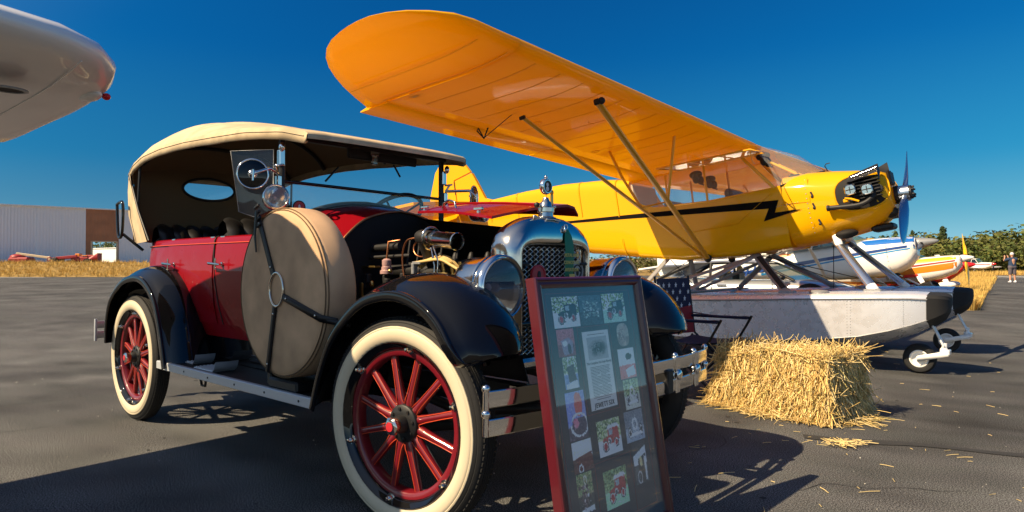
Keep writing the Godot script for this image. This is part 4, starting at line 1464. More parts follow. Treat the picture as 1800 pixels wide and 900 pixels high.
func canvas_top(t: Node3D):
	var tab := [[-1.03, 1.676, 0.012, 0.555], [-1.15, 1.705, 0.022, 0.615], [-1.5, 1.742, 0.05, 0.645], [-1.9, 1.765, 0.115, 0.645], [-2.3, 1.785, 0.185, 0.645], [-2.7, 1.79, 0.235, 0.64], [-3.05, 1.775, 0.225, 0.63], [-3.3, 1.735, 0.16, 0.61], [-3.46, 1.685, 0.06, 0.585]]
	var xs := []
	for i in 45: xs.append(lerpf(-1.03, -3.46, i / 44.0))
	var sec = func(xx: float, off: float) -> Array:
		var row := []
		var e := lerp_tab(tab, xx, 1)
		var c := lerp_tab(tab, xx, 2)
		var w := lerp_tab(tab, xx, 3)
		var sag := 0.010 * absf(sin((xx + 0.93) / 0.63 * PI))
		for k in 25:
			var u := k / 24.0 * 2.0 - 1.0
			row.append(Vector3(xx, e + 0.042 + c * pow(maxf(1.0 - pow(absf(u), 2.6), 0.0), 0.8) - sag * (1.0 - u * u) - off, (w - off) * u))
		return row
	var s := MB.new()
	var rows := []
	for xx in xs: rows.append(sec.call(xx, 0.0))
	s.patch(rows)
	# rounded rear drop into the back curtain
	var top := part("canvas_roof", s, M.canvas, t)
	s = MB.new()
	for e in [0, 24]:
		var sg := -1.0 if e == 0 else 1.0
		var a := []; var b := []; var c := []; var d := []
		for i in rows.size():
			var p: Vector3 = rows[i][e]
			var drop := 0.064 + 0.0015 * sin(i * 0.9)
			if i == 0:
				var p0 := p + Vector3(0.024, -0.014, 0)
				a.append(p0); b.append(p0 + Vector3(0, -0.01, 0.006 * sg)); c.append(p0 + Vector3(0, -0.04, 0.008 * sg)); d.append(p0 + Vector3(0, -0.04, -0.004 * sg))
			a.append(p); b.append(p + Vector3(0, -0.022, 0.008 * sg)); c.append(p + Vector3(0, -drop, 0.010 * sg)); d.append(p + Vector3(0, -drop, -0.004 * sg))
		s.patch([a, b, c, d])
	var fa := []; var fb := []; var fc := []
	for p in rows[0]:
		fa.append(p); fb.append(p + Vector3(0.025, -0.016, 0)); fc.append(p + Vector3(0.022, -0.040, 0))
	s.patch([fa, fb, fc])
	part("roof_valance", s, M.canvas, top)
	s = MB.new()
	for e in [0, 24]:
		var sm := []
		for i in rows.size(): sm.append(rows[i][e] + Vector3(0, -0.024, 0.010 * (-1.0 if e == 0 else 1.0)))
		s.tube(sm, 0.0025, 5)
	part("roof_seam", s, M.canvas, top)
	s = MB.new()
	var inn := []
	for xx in xs: inn.append(sec.call(xx, 0.022))
	s.patch(inn)
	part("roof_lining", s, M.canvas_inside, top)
	# back curtain with an oval window
	s = MB.new()
	var oc := Vector2(0.0, 1.64)
	var rin := []
	var rout := []
	var n := 48
	for k in n:
		var a := TAU * k / n
		rin.append(Vector3(-3.43, oc.y + 0.088 * sin(a), oc.x + 0.208 * cos(a)))
		var dx := cos(a)
		var dy := sin(a)
		var f := minf(0.56 / maxf(absf(dx), 0.001), (0.16 if dy > 0 else 0.44) / maxf(absf(dy), 0.001))
		var q := Vector3(-3.44 - 0.02 * maxf(-dy, 0.0), oc.y + dy * f, dx * f)
		rout.append(q)
	s.patch([rin, rout], true)
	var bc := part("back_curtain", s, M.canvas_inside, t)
	s = MB.new()
	s.loop(rin, 0.011, 8)
	part("oval_window_frame", s, M.black_satin, bc)
	s = MB.new()
	s.fan(rin)
	part("oval_window_pane", s, M.clear_glass, bc)
	s = MB.new()
	var o2 := []
	var o3 := []
	for k in 25:
		var z := lerpf(-0.585, 0.585, k / 24.0)
		var p: Vector3 = rows[-1][k]
		o2.append(p); o3.append(Vector3(-3.465, p.y - 0.10, p.z))
	s.patch([o2, o3])
	part("curtain_top_band", s, M.canvas, bc)
	for e in [1.0, -1.0]:
		s = MB.new()
		s.patch([[Vector3(-3.46, 1.72, 0.590 * e), Vector3(-3.37, 1.71, 0.612 * e)], [Vector3(-3.45, 1.58, 0.60 * e), Vector3(-3.31, 1.60, 0.622 * e)], [Vector3(-3.43, 1.40, 0.60 * e), Vector3(-3.17, 1.42, 0.628 * e)], [Vector3(-3.40, 1.19, 0.56 * e), Vector3(-2.99, 1.195, 0.625 * e)]])
		part("quarter_curtain", s, M.canvas, t)
		s = MB.new()
		s.tube([Vector3(-3.40, 1.70, 0.605 * e), Vector3(-3.17, 1.42, 0.618 * e), Vector3(-2.98, 1.20, 0.612 * e)], 0.010, 6)
		s.tube([Vector3(-3.20, 1.75, 0.60 * e), Vector3(-3.22, 1.46, 0.605 * e)], 0.010, 6)
		part("top_iron", s, M.black_satin, t)
	s = MB.new()
	for xx in [-1.9, -2.7, -3.2]:
		var b: Array = sec.call(xx, 0.035)
		s.tube(b, 0.014, 6)
	part("roof_bow", s, M.black_satin, t)
	s = MB.new()
	s.box(Vector3(-1.24, 1.725, 0), Vector3(0.05, 0.04, 1.18), 0.008)
	part("header_bar", s, M.black_satin, t)
	s = MB.new()
	s.box(Vector3(-1.30, 1.69, -0.14), Vector3(0.03, 0.06, 0.52), 0.01)
	part("sun_visor", s, M.black_satin, t)
	s = MB.new()
	s.box(Vector3(-1.27, 1.70, -0.05), Vector3(0.03, 0.03, 0.06), 0.006)
	s.box(Vector3(-1.27, 1.66, -0.05), Vector3(0.025, 0.05, 0.04), 0.006)
	part("roof_catch", s, M.nickel, t)
	# saddle that carries the top when it is folded
	for e in [1.0, -1.0]:
		s = MB.new()
		s.loop(cr([Vector3(-3.55, 1.49, 0.64 * e), Vector3(-3.42, 1.50, 0.65 * e), Vector3(-3.39, 1.44, 0.65 * e), Vector3(-3.40, 1.30, 0.65 * e), Vector3(-3.43, 1.24, 0.65 * e), Vector3(-3.50, 1.25, 0.645 * e), Vector3(-3.54, 1.38, 0.64 * e), Vector3(-3.55, 1.49, 0.64 * e)], 4).slice(0, -1), 0.011, 8)
		s.tube([Vector3(-3.42, 1.26, 0.64 * e), Vector3(-3.36, 1.14, 0.52 * e)], 0.012, 6)
		part("top_saddle", s, M.black_paint, t)

func seats(t: Node3D):
	for q in [[-2.02, 1.255, 0.50], [-3.16, 1.26, 0.48]]:
		var s := MB.new()
		for k in 9:
			var z0: float = -q[2] + k * q[2] * 2.0 / 9.0
			var zc: float = z0 + q[2] / 9.0
			var rows := []
			for p in [[0.05, -0.42, 0.9], [0.035, -0.2, 1.0], [0.0, -0.02, 1.0], [-0.03, 0.035, 0.96], [-0.07, 0.055, 0.94], [-0.12, 0.03, 0.96], [-0.14, -0.04, 1.0], [-0.13, -0.4, 0.9]]:
				var row := []
				for j in 7:
					var u := j / 6.0 * 2.0 - 1.0
					var puff := (1.0 - u * u) * 0.028
					row.append(Vector3(q[0] + p[0] + (puff if p[0] > -0.03 else -puff), q[1] + p[1] + puff * 0.8, zc + u * q[2] / 9.0 * p[2]))
				rows.append(row)
			s.patch(rows)
		s.box(Vector3(q[0] - 0.04, q[1] - 0.25, 0), Vector3(0.12, 0.46, q[2] * 2.0), 0.03)
		part("seat_back", s, M.leather, t)
		s = MB.new()
		s.box(Vector3(q[0] + 0.28, q[1] - 0.42, 0), Vector3(0.50, 0.16, q[2] * 2.0), 0.05)
		part("seat_cushion", s, M.leather, t)

func spare(t: Node3D):
	var c := Vector3(-0.83, 0.902, 0.0)
	var s := MB.new()
	s.lathe([Vector2(0.0, 0.812), Vector2(0.25, 0.812), Vector2(0.36, 0.807), Vector2(0.382, 0.800), Vector2(0.393, 0.786), Vector2(0.397, 0.77), Vector2(0.399, 0.72), Vector2(0.396, 0.66), Vector2(0.37, 0.635), Vector2(0.30, 0.63), Vector2(0.0, 0.63)], c, Vector3(0, 0, 1), 64)
	var sp := part("spare_tyre_cover", s, M.spare_cover, t)
	for q in [[0.394, 0.790], [0.385, 0.80]]:
		s = MB.new()
		s.ring3(c + Vector3(0, 0, q[1]), Vector3(0, 0, 1), q[0], 0.003, 64, 5)
		part("cover_piping", s, M.canvas_inside, sp)
	s = MB.new()
	var rc := c + Vector3(0.0, 0.015, 0.818)
	s.loop(ell(rc, Vector3(0.062, 0, 0), Vector3(0, 0.078, 0), 28), 0.006, 8)
	var ring := part("strap_ring", s, M.nickel, sp)
	var ends := [[rc + Vector3(-0.03, 0.07, 0), c + Vector3(-0.18, 0.36, 0.815), c + Vector3(-0.215, 0.385, 0.74)], [rc + Vector3(-0.012, -0.077, 0), c + Vector3(-0.085, -0.375, 0.815), c + Vector3(-0.09, -0.41, 0.75)], [rc + Vector3(0.055, -0.03, 0), c + Vector3(0.37, -0.10, 0.813), c + Vector3(0.41, -0.115, 0.76)]]
	for e in ends:
		s = MB.new()
		var a := []
		var b := []
		for i in 3:
			var d: Vector3 = (e[mini(i + 1, 2)] - e[maxi(i - 1, 0)])
			var sd := Vector3(-d.y, d.x, 0).normalized() * 0.016
			a.append(e[i] + sd + Vector3(0, 0, 0.004)); b.append(e[i] - sd + Vector3(0, 0, 0.004))
		var rows := []
		for i in 3: rows.append([a[i], a[i] - Vector3(0, 0, 0.006), b[i] - Vector3(0, 0, 0.006), b[i]])
		s.loft(rows)
		part("leather_strap", s, M.black_satin, sp)
		s = MB.new()
		for f in [0.12, 0.88]:
			var p: Vector3 = e[0].lerp(e[1], f)
			s.ball(p + Vector3(0, 0, 0.006), Vector3(0.006, 0.006, 0.004), 8, 5)
		part("strap_rivet", s, M.nickel, sp)
	s = MB.new()
	s.tube([ends[0][1] + Vector3(0.0, 0.03, 0.01), ends[0][1] + Vector3(-0.012, -0.08, 0.012), ends[0][1] + Vector3(-0.006, -0.17, 0.008)], [0.015, 0.014, 0.008], 6, true, 0.3, Vector3(1, 0, 0))
	for k in 4: s.box(ends[0][1] + Vector3(-0.01 + k * 0.008, 0.05 - k * 0.03, 0.004), Vector3(0.044, 0.014, 0.014), 0.003, Basis(Vector3(0, 0, 1), 0.4))
	part("strap_tail", s, M.black_satin, sp)
	s = MB.new()
	s.box(c + Vector3(0.0, -0.43, 0.72), Vector3(0.26, 0.05, 0.14), 0.01)
	s.box(c + Vector3(-0.14, -0.40, 0.75), Vector3(0.04, 0.10, 0.06), 0.008)
	s.tube([c + Vector3(0.38, -0.11, 0.79), c + Vector3(0.45, -0.13, 0.72)], 0.012, 6)
	part("spare_carrier", s, M.black_satin, sp)
# ------------------------------------------------------------------ framed display board leaning on the bumper
func blob(im: Image, c: Vector2, r: Vector2, col: Color, ring := 0.0):
	for y in range(maxi(int(c.y - r.y), 0), mini(int(c.y + r.y) + 1, im.get_height())):
		for x in range(maxi(int(c.x - r.x), 0), mini(int(c.x + r.x) + 1, im.get_width())):
			var d := Vector2((x - c.x) / r.x, (y - c.y) / r.y).length()
			if d <= 1.0 and d >= ring: im.set_pixel(x, y, col)

func poly_fill(im: Image, p: Array, col: Color):
	var pk := PackedVector2Array(p)
	var lo := Vector2(1e9, 1e9)
	var hi := Vector2(-1e9, -1e9)
	for q in p:
		lo = lo.min(q); hi = hi.max(q)
	for y in range(maxi(int(lo.y), 0), mini(int(hi.y) + 1, im.get_height())):
		for x in range(maxi(int(lo.x), 0), mini(int(hi.x) + 1, im.get_width())):
			if Geometry2D.is_point_in_polygon(Vector2(x, y), pk): im.set_pixel(x, y, col)

func print_picture(kind: int) -> Image:
	# a small photograph, painted: 96 x 96
	var w := 96
	var im := Image.create(w, w, false, Image.FORMAT_RGB8)
	var rng := RandomNumberGenerator.new()
	rng.seed = 900 + kind
	var skyc: Color = [Color(0.52, 0.70, 0.74), Color(0.10, 0.16, 0.18), Color(0.45, 0.66, 0.72), Color(0.40, 0.16, 0.18), Color(0.52, 0.60, 0.52), Color(0.25, 0.28, 0.45), Color(0.62, 0.55, 0.42), Color(0.30, 0.28, 0.16), Color(0.34, 0.30, 0.26), Color(0.45, 0.50, 0.52), Color(0.34, 0.40, 0.30), Color(0.22, 0.24, 0.27), Color(0.62, 0.75, 0.76), Color(0.40, 0.42, 0.30), Color(0.25, 0.34, 0.20)][kind]
	var low: Color = [Color(0.42, 0.58, 0.54), Color(0.07, 0.10, 0.12), Color(0.30, 0.42, 0.36), Color(0.30, 0.08, 0.10), Color(0.24, 0.30, 0.42), Color(0.15, 0.10, 0.14), Color(0.22, 0.09, 0.05), Color(0.10, 0.10, 0.08), Color(0.26, 0.20, 0.17), Color(0.60, 0.16, 0.16), Color(0.40, 0.40, 0.36), Color(0.30, 0.33, 0.37), Color(0.12, 0.14, 0.15), Color(0.52, 0.66, 0.72), Color(0.30, 0.62, 0.32)][kind]
	var hz := 0.55
	for y in w:
		for x in w:
			var c := skyc if y < w * hz else low
			var n := rng.randf_range(-0.05, 0.05) + 0.06
			im.set_pixel(x, y, Color(c.r + n, c.g + n, c.b + n))
	# foliage flecks
	if kind in [4, 7, 10, 13, 14, 0, 2]:
		for k in 260:
			var c := Color(0.12, 0.20, 0.08).lerp(Color(0.45, 0.50, 0.30), rng.randf())
			blob(im, Vector2(rng.randf() * w, rng.randf() * w * 0.5), Vector2(1.5 + rng.randf() * 2.0, 1.5 + rng.randf() * 2.0), c)
	var red := Color(0.48, 0.07, 0.08)
	var dark := Color(0.06, 0.06, 0.07)
	var white := Color(0.82, 0.82, 0.80)
	match kind:
		0, 2, 13, 14:
			var body: Color = dark if kind in [0, 2] else red
			poly_fill(im, [Vector2(18, 52), Vector2(30, 46), Vector2(40, 46), Vector2(42, 26), Vector2(84, 22), Vector2(86, 58), Vector2(70, 66), Vector2(22, 66)], body)
			if kind == 13 or kind == 14: poly_fill(im, [Vector2(36, 28), Vector2(44, 17), Vector2(80, 14), Vector2(90, 24)], white.darkened(0.1) if kind == 13 else Color(0.72, 0.80, 0.84))
			poly_fill(im, [Vector2(46, 30), Vector2(60, 28), Vector2(60, 42), Vector2(46, 44)], Color(0.35, 0.40, 0.42))
			for q in [[28, 70, 12, 15], [72, 66, 10, 13]]:
				blob(im, Vector2(q[0], q[1]), Vector2(q[2], q[3]), dark)
				blob(im, Vector2(q[0], q[1]), Vector2(q[2] - 2, q[3] - 2), white if kind > 10 else Color(0.3, 0.3, 0.3))
				blob(im, Vector2(q[0], q[1]), Vector2(q[2] - 5, q[3] - 5), red)
			blob(im, Vector2(46, 58), Vector2(7, 9), Color(0.75, 0.76, 0.78))
			blob(im, Vector2(46, 58), Vector2(5, 7), Color(0.2, 0.2, 0.22))
		1:
			for k in 120: blob(im, Vector2(16 + rng.randf() * 64, 18 + rng.randf() * 52), Vector2(1 + rng.randf() * 4, 1 + rng.randf() * 2), Color(0.2, 0.26, 0.26).lerp(Color(0.75, 0.78, 0.66), rng.randf() * rng.randf()))
		3:
			poly_fill(im, [Vector2(20, 40), Vector2(60, 30), Vector2(84, 44), Vector2(80, 86), Vector2(30, 90)], Color(0.36, 0.30, 0.36))
			blob(im, Vector2(40, 50), Vector2(14, 10), Color(0.6, 0.56, 0.55)); blob(im, Vector2(62, 70), Vector2(10, 18), Color(0.16, 0.10, 0.14))
		4:
			poly_fill(im, [Vector2(24, 30), Vector2(70, 24), Vector2(82, 70), Vector2(30, 76)], Color(0.16, 0.14, 0.16)); poly_fill(im, [Vector2(10, 80), Vector2(90, 70), Vector2(90, 96), Vector2(10, 96)], Color(0.55, 0.60, 0.68))
		5:
			blob(im, Vector2(60, 26), Vector2(20, 24), Color(0.70, 0.20, 0.16)); blob(im, Vector2(56, 66), Vector2(46, 24), Color(0.52, 0.50, 0.72), 0.80); blob(im, Vector2(40, 62), Vector2(14, 10), Color(0.62, 0.26, 0.32)); poly_fill(im, [Vector2(0, 0), Vector2(16, 0), Vector2(22, 60), Vector2(0, 70)], Color(0.30, 0.34, 0.62))
		6:
			poly_fill(im, [Vector2(24, 30), Vector2(76, 20), Vector2(80, 50), Vector2(28, 58)], Color(0.66, 0.60, 0.44)); poly_fill(im, [Vector2(14, 50), Vector2(90, 40), Vector2(94, 80), Vector2(20, 90)], Color(0.30, 0.11, 0.07)); blob(im, Vector2(34, 84), Vector2(12, 14), Color(0.72, 0.68, 0.50), 0.6)
		7:
			for k in 90: blob(im, Vector2(38 + rng.randfn() * 14, 30 + rng.randf() * 56), Vector2(1 + rng.randf() * 5, 1 + rng.randf() * 4), Color(0.14, 0.06, 0.06).lerp(Color(0.72, 0.70, 0.70), rng.randf() * rng.randf()))
			blob(im, Vector2(52, 18), Vector2(10, 12), Color(0.5, 0.48, 0.42), 0.6); poly_fill(im, [Vector2(10, 84), Vector2(90, 80), Vector2(90, 92), Vector2(10, 94)], Color(0.65, 0.68, 0.72))
		8:
			for k in 40: blob(im, Vector2(20 + rng.randf() * 56, 14 + rng.randf() * 70), Vector2(2 + rng.randf() * 7, 2 + rng.randf() * 7), Color(0.30, 0.24, 0.22).lerp(Color(0.44, 0.37, 0.33), rng.randf()))
		9:
			poly_fill(im, [Vector2(34, 66), Vector2(84, 56), Vector2(90, 86), Vector2(40, 92)], white); poly_fill(im, [Vector2(20, 20), Vector2(80, 34), Vector2(76, 42), Vector2(20, 40)], Color(0.75, 0.80, 0.82)); blob(im, Vector2(60, 26), Vector2(18, 10), dark)
		10, 11:
			blob(im, Vector2(50, 42), Vector2(14, 20), Color(0.80, 0.82, 0.84), 0.55)
			for q in [[22, 66], [78, 64]]:
				blob(im, Vector2(q[0], q[1]), Vector2(9, 18), dark); blob(im, Vector2(q[0], q[1]), Vector2(7, 15), Color(0.78, 0.80, 0.82), 0.6)
			poly_fill(im, [Vector2(26, 70), Vector2(78, 66), Vector2(80, 76), Vector2(26, 80)], white.darkened(0.2))
			for k in 30: blob(im, Vector2(30 + rng.randf() * 40, 34 + rng.randf() * 30), Vector2(2, 2), Color(0.2, 0.2, 0.2).lerp(white, rng.randf()))
		12:
			poly_fill(im, [Vector2(0, 0), Vector2(96, 0), Vector2(96, 12), Vector2(0, 30)], Color(0.12, 0.13, 0.15)); poly_fill(im, [Vector2(30, 40), Vector2(90, 30), Vector2(80, 96), Vector2(40, 90)], Color(0.14, 0.12, 0.10)); blob(im, Vector2(52, 46), Vector2(10, 12), Color(0.62, 0.45, 0.28)); blob(im, Vector2(34, 80), Vector2(16, 15), Color(0.85, 0.86, 0.84), 0.78)
			poly_fill(im, [Vector2(74, 34), Vector2(90, 40), Vector2(86, 90), Vector2(76, 90)], Color(0.72, 0.76, 0.80))
	# soften into brush-sized flecks so that nothing is a flat patch
	for k in 700:
		var p := Vector2(rng.randf() * (w - 1), rng.randf() * (w - 1))
		var c := im.get_pixel(int(p.x), int(p.y))
		var j := rng.randf_range(-0.06, 0.06)
		blob(im, p + Vector2(rng.randf_range(-1.5, 1.5), rng.randf_range(-1.5, 1.5)), Vector2(0.8 + rng.randf() * 1.8, 0.8 + rng.randf() * 1.2), Color(clampf(c.r + j, 0, 1), clampf(c.g + j, 0, 1), clampf(c.b + j * 0.9, 0, 1)))
	return im

func display_board():
	var t := thing("display_board", "maroon framed board of car photographs under glass leaning on the red car's front bumper", "framed board", Vector3.ZERO)
	# board axes: x across, y down its face, z out of the face; top edge rests on the car
	var car := Transform3D(Basis(Vector3.UP, deg_to_rad(-42.4)), Vector3(0.073, 0, -3.181))
	var o := Vector3(0.53 + 0.012, 0.985, 0.602)
	var bottom := Vector3(0.69 + 0.012, 0.0, 0.602)
	var dn := (bottom - o).normalized()
	var ac := Vector3(0, 0, -1)
	var nr := ac.cross(-dn).normalized()
	var L := (bottom - o).length()
	t.transform = car * Transform3D(Basis(ac, -dn, nr), bottom)
	# now local: x to its right (0..0.695), y up the face (0..L), z out
	var W := 0.695
	var s: MB
	var prof := [Vector2(0.0, -0.028), Vector2(0.0, 0.010), Vector2(0.004, 0.016), Vector2(0.010, 0.018), Vector2(0.014, 0.013), Vector2(0.018, 0.012), Vector2(0.026, 0.016), Vector2(0.032, 0.014), Vector2(0.038, 0.004), Vector2(0.040, -0.004)]
	var cs := [[Vector2(0, 0), Vector2(1, 1)], [Vector2(W, 0), Vector2(-1, 1)], [Vector2(W, L), Vector2(-1, -1)], [Vector2(0, L), Vector2(1, -1)]]
	for k in 4:
		s = MB.new()
		var a = cs[k]
		var b = cs[(k + 1) % 4]
		var ra := []
		var rb := []
		for i in prof.size():
			var q: Vector2 = prof[i]
			var pa: Vector2 = a[0] + a[1] * q.x
			var pb: Vector2 = b[0] + b[1] * q.x
			ra.append(Vector3(pa.x, pa.y, q.y)); rb.append(Vector3(pb.x, pb.y, q.y))
		for i in prof.size() - 1: s.flat(ra[i], ra[i + 1], rb[i + 1], rb[i])
		part("frame_rail", s, M.maroon_frame, t)
	s = MB.new()
	s.box(Vector3(W / 2, L / 2, -0.018), Vector3(W - 0.02, L - 0.02, 0.012))
	part("mount_board", s, M.mat_board, t)
	s = MB.new()
	s.box(Vector3(W / 2, L / 2, 0.0), Vector3(W - 0.07, L - 0.07, 0.002))
	part("glass_pane", s, M.clear_glass, t)
	# thin red rules on the mount
	s = MB.new()
	var rule = func(x0, y0, x1, y1):
		for e in [[x0, y0, x1, y0], [x1, y0, x1, y1], [x1, y1, x0, y1], [x0, y1, x0, y0]]:
			var pa := Vector3(e[0], L - e[1], -0.0115)
			var pb := Vector3(e[2], L - e[3], -0.0115)
			s.box((pa + pb) / 2, (pb - pa).abs() + Vector3(0.0015, 0.0015, 0.0008))
	rule.call(0.075, 0.058, 0.62, 0.915)
	rule.call(0.238, 0.190, 0.448, 0.515)
	rule.call(0.238, 0.690, 0.475, 0.915)
	part("red_rule", s, M.dark_red_trim, t)
	# prints
	var rects := [[0.107, 0.071, 0.263, 0.185, 0], [0.269, 0.071, 0.413, 0.185, 1], [0.419, 0.069, 0.577, 0.185, 2], [0.112, 0.190, 0.213, 0.289, 3], [0.127, 0.291, 0.208, 0.406, 4], [0.115, 0.417, 0.226, 0.588, 5], [0.117, 0.592, 0.233, 0.700, 6], [0.120, 0.704, 0.212, 0.842, 7], [0.494, 0.192, 0.578, 0.286, 8], [0.481, 0.294, 0.597, 0.413, 9], [0.488, 0.418, 0.597, 0.534, 10], [0.464, 0.540, 0.596, 0.659, 11], [0.490, 0.664, 0.582, 0.823, 12], [0.277, 0.546, 0.429, 0.676, 13], [0.279, 0.729, 0.429, 0.866, 14]]
	var atlas := Image.create(384, 384, false, Image.FORMAT_RGB8)
	for r in rects:
		var im := print_picture(r[4])
		atlas.blit_rect(im, Rect2i(0, 0, 96, 96), Vector2i((r[4] % 4) * 96, (r[4] / 4) * 96))
	var pm := StandardMaterial3D.new()
	pm.resource_name = "photo_prints"
	atlas.adjust_bcs(2.0, 1.1, 0.7)
	pm.albedo_texture = ImageTexture.create_from_image(atlas)
	pm.roughness = 0.5
	pm.cull_mode = BaseMaterial3D.CULL_DISABLED
	for r in rects:
		s = MB.new()
		var uv := Rect2((r[4] % 4) * 0.25 + 0.003, (r[4] / 4) * 0.25 + 0.003, 0.244, 0.244)
		var z := -0.0105
		if r[4] == 8:
			var c := Vector2((r[0] + r[2]) / 2, (r[1] + r[3]) / 2)
			var h := Vector2((r[2] - r[0]) / 2, (r[3] - r[1]) / 2)
			s.g += 1
			s.st.set_smooth_group(s.g)
			for k in 24:
				for q in [Vector2.ZERO, Vector2(cos(TAU * k / 24), sin(TAU * k / 24)), Vector2(cos(TAU * (k + 1) / 24), sin(TAU * (k + 1) / 24))]:
					var e := Vector2(signf(q.x) * pow(absf(q.x), 0.7), signf(q.y) * pow(absf(q.y), 0.7))
					s.st.set_uv(uv.get_center() + q * 0.11)
					s.st.add_vertex(Vector3(c.x + e.x * h.x, L - c.y - e.y * h.y, z))
		else:
			s.quad_uv(Vector3(r[0], L - r[1], z), Vector3(r[2], L - r[1], z), Vector3(r[2], L - r[3], z), Vector3(r[0], L - r[3], z), uv)
		part("photo_print", s, pm, t)
	# the pale advertisement in the middle
	s = MB.new()
	s.box(Vector3(0.348, L - 0.356, -0.0105), Vector3(0.170, 0.294, 0.002))
	var ad := part("old_advertisement", s, M.pale_paper, t)
	var ai := print_picture(0)
	ai.convert(Image.FORMAT_L8)
	ai.convert(Image.FORMAT_RGB8)
	for y in 96:
		for x in 96:
			var c := ai.get_pixel(x, y)
			var e := clampf(1.4 - Vector2((x - 50) / 46.0, (y - 50) / 40.0).length() * 1.3, 0.0, 1.0)
			ai.set_pixel(x, y, Color(0.78, 0.78, 0.78).lerp(Color(c.r * 0.9, c.r * 0.9, c.r * 0.92), e))
	var am := StandardMaterial3D.new()
	am.resource_name = "engraving"
	am.albedo_texture = ImageTexture.create_from_image(ai)
	am.roughness = 0.7
	s = MB.new()
	s.quad_uv(Vector3(0.285, L - 0.232, -0.0088), Vector3(0.415, L - 0.232, -0.0088), Vector3(0.415, L - 0.318, -0.0088), Vector3(0.285, L - 0.318, -0.0088), Rect2(0, 0, 1, 1))
	part("engraving", s, am, ad)
	for q in [["JEWETT SIX", 0.0185, 0.348, 0.487, "Droid Sans"], ["The Complete Six-Says-Ninety", 0.0085, 0.348, 0.330, "Droid Serif"]]:
		var o2 := part("printed_line", text(q[0], q[1], 0.0005, q[0] == "JEWETT SIX", q[4]), M.black_satin, ad)
		o2.position = Vector3(q[2], L - q[3], -0.0088)
	s = MB.new()
	var rng := RandomNumberGenerator.new()
	rng.seed = 4
	s.box(Vector3(0.348, L - 0.222, -0.0092), Vector3(0.11, 0.0018, 0.0012))
	for col in 2:
		for k in 22:
			var w := 0.056 if k % 7 != 6 else 0.03
			var x0 := 0.287 + col * 0.063
			var xx := x0
			while xx < x0 + w:
				var d := 0.004 + rng.randf() * 0.006
				s.box(Vector3(xx + d / 2, L - 0.345 - k * 0.0054, -0.0092), Vector3(d, 0.0016, 0.0012))
				xx += d + 0.002
	for k in 3: s.box(Vector3(0.348, L - 0.466 - k * 0.0001, -0.0092), Vector3(0.09, 0.0014, 0.0012 + k * 0.0002))
	var tl := part("text_columns", s, M.iron, ad)
	tl.set_meta("kind", "stuff")
# ------------------------------------------------------------------ yellow high-wing float plane
func sring(xx: float, top: float, bot: float, w: float, e := 3.0, n := 28) -> Array:
	var c := (top + bot) / 2
	var h := (top - bot) / 2
	var p := []
	for k in n:
		var a := TAU * k / n
		p.append(Vector3(xx, c + h * signf(sin(a)) * pow(absf(sin(a)), 2.0 / e), w * signf(cos(a)) * pow(absf(cos(a)), 2.0 / e)))
	return p

func side_z(tab: Array, xx: float, y: float, e: float) -> float:
	var top := lerp_tab(tab, xx, 1)
	var bot := lerp_tab(tab, xx, 2)
	var w := lerp_tab(tab, xx, 3)
	var u := clampf(absf((y - (top + bot) / 2) / ((top - bot) / 2)), 0.0, 1.0)
	return w * pow(1.0 - pow(u, e), 1.0 / e)

# band of trim, or of window, lying on the side of a lofted body; lo and hi are [[x, y], ...] with x falling
func band(s: MB, tab: Array, e: float, lo: Array, hi: Array, off: float, sides := [1.0, -1.0], nx := 16, ny := 4):
	for sd in sides:
		var rows := []
		for i in nx + 1:
			var u := float(i) / nx
			var xl: float = lerpf(lo[0][0], lo[-1][0], u)
			var xh: float = lerpf(hi[0][0], hi[-1][0], u)
			var yl := lerp_tab(lo, xl, 1)
			var yh := lerp_tab(hi, xh, 1)
			var row := []
			for j in ny + 1:
				var v := float(j) / ny
				var xx := lerpf(xl, xh, v)
				var y := lerpf(yl, yh, v)
				var top := lerp_tab(tab, xx, 1)
				y = minf(y, top)
				var z := side_z(tab, xx, y, e)
				row.append(Vector3(xx, y + (off if z < 0.05 else 0.0), (z + off) * sd))
			rows.append(row)
		s.patch(rows)

const UP_F := [[0.0, 0.0], [0.008, 0.018], [0.025, 0.033], [0.05, 0.047], [0.1, 0.066], [0.2, 0.085], [0.3, 0.090], [0.4, 0.087], [0.55, 0.072], [0.7, 0.05], [0.8, 0.034], [0.9, 0.018], [1.0, 0.002]]
const LO_F := [[0.008, -0.012], [0.025, -0.022], [0.05, -0.030], [0.1, -0.036], [0.2, -0.040], [0.3, -0.038], [0.5, -0.028], [0.7, -0.017], [0.8, -0.012], [0.9, -0.007], [1.0, -0.003]]
func foil(f0: float, f1: float) -> Array:   # closed section between chord fractions, as (f, y)
	var p := []
	var up := []
	var lo := []
	for q in UP_F:
		if q[0] >= f0 and q[0] <= f1: up.append(Vector2(q[0], q[1]))
	for q in LO_F:
		if q[0] >= f0 and q[0] <= f1: lo.append(Vector2(q[0], q[1]))
	up.reverse()
	p.append_array(up)
	p.append_array(lo)
	return p

# stations: [z, x of leading edge, x of trailing edge, y of leading edge, y of trailing edge, thickness factor]
func wing_loft(s: MB, stations: Array, f0: float, f1: float, sd: float):
	var rings := []
	for q in stations:
		var ring := []
		for p in foil(f0, f1):
			ring.append(Vector3(lerpf(q[1], q[2], p.x), lerpf(q[3], q[4], p.x) + p.y * (q[1] - q[2]) * q[5], q[0] * sd))
		rings.append(ring)
	s.loft(rings)

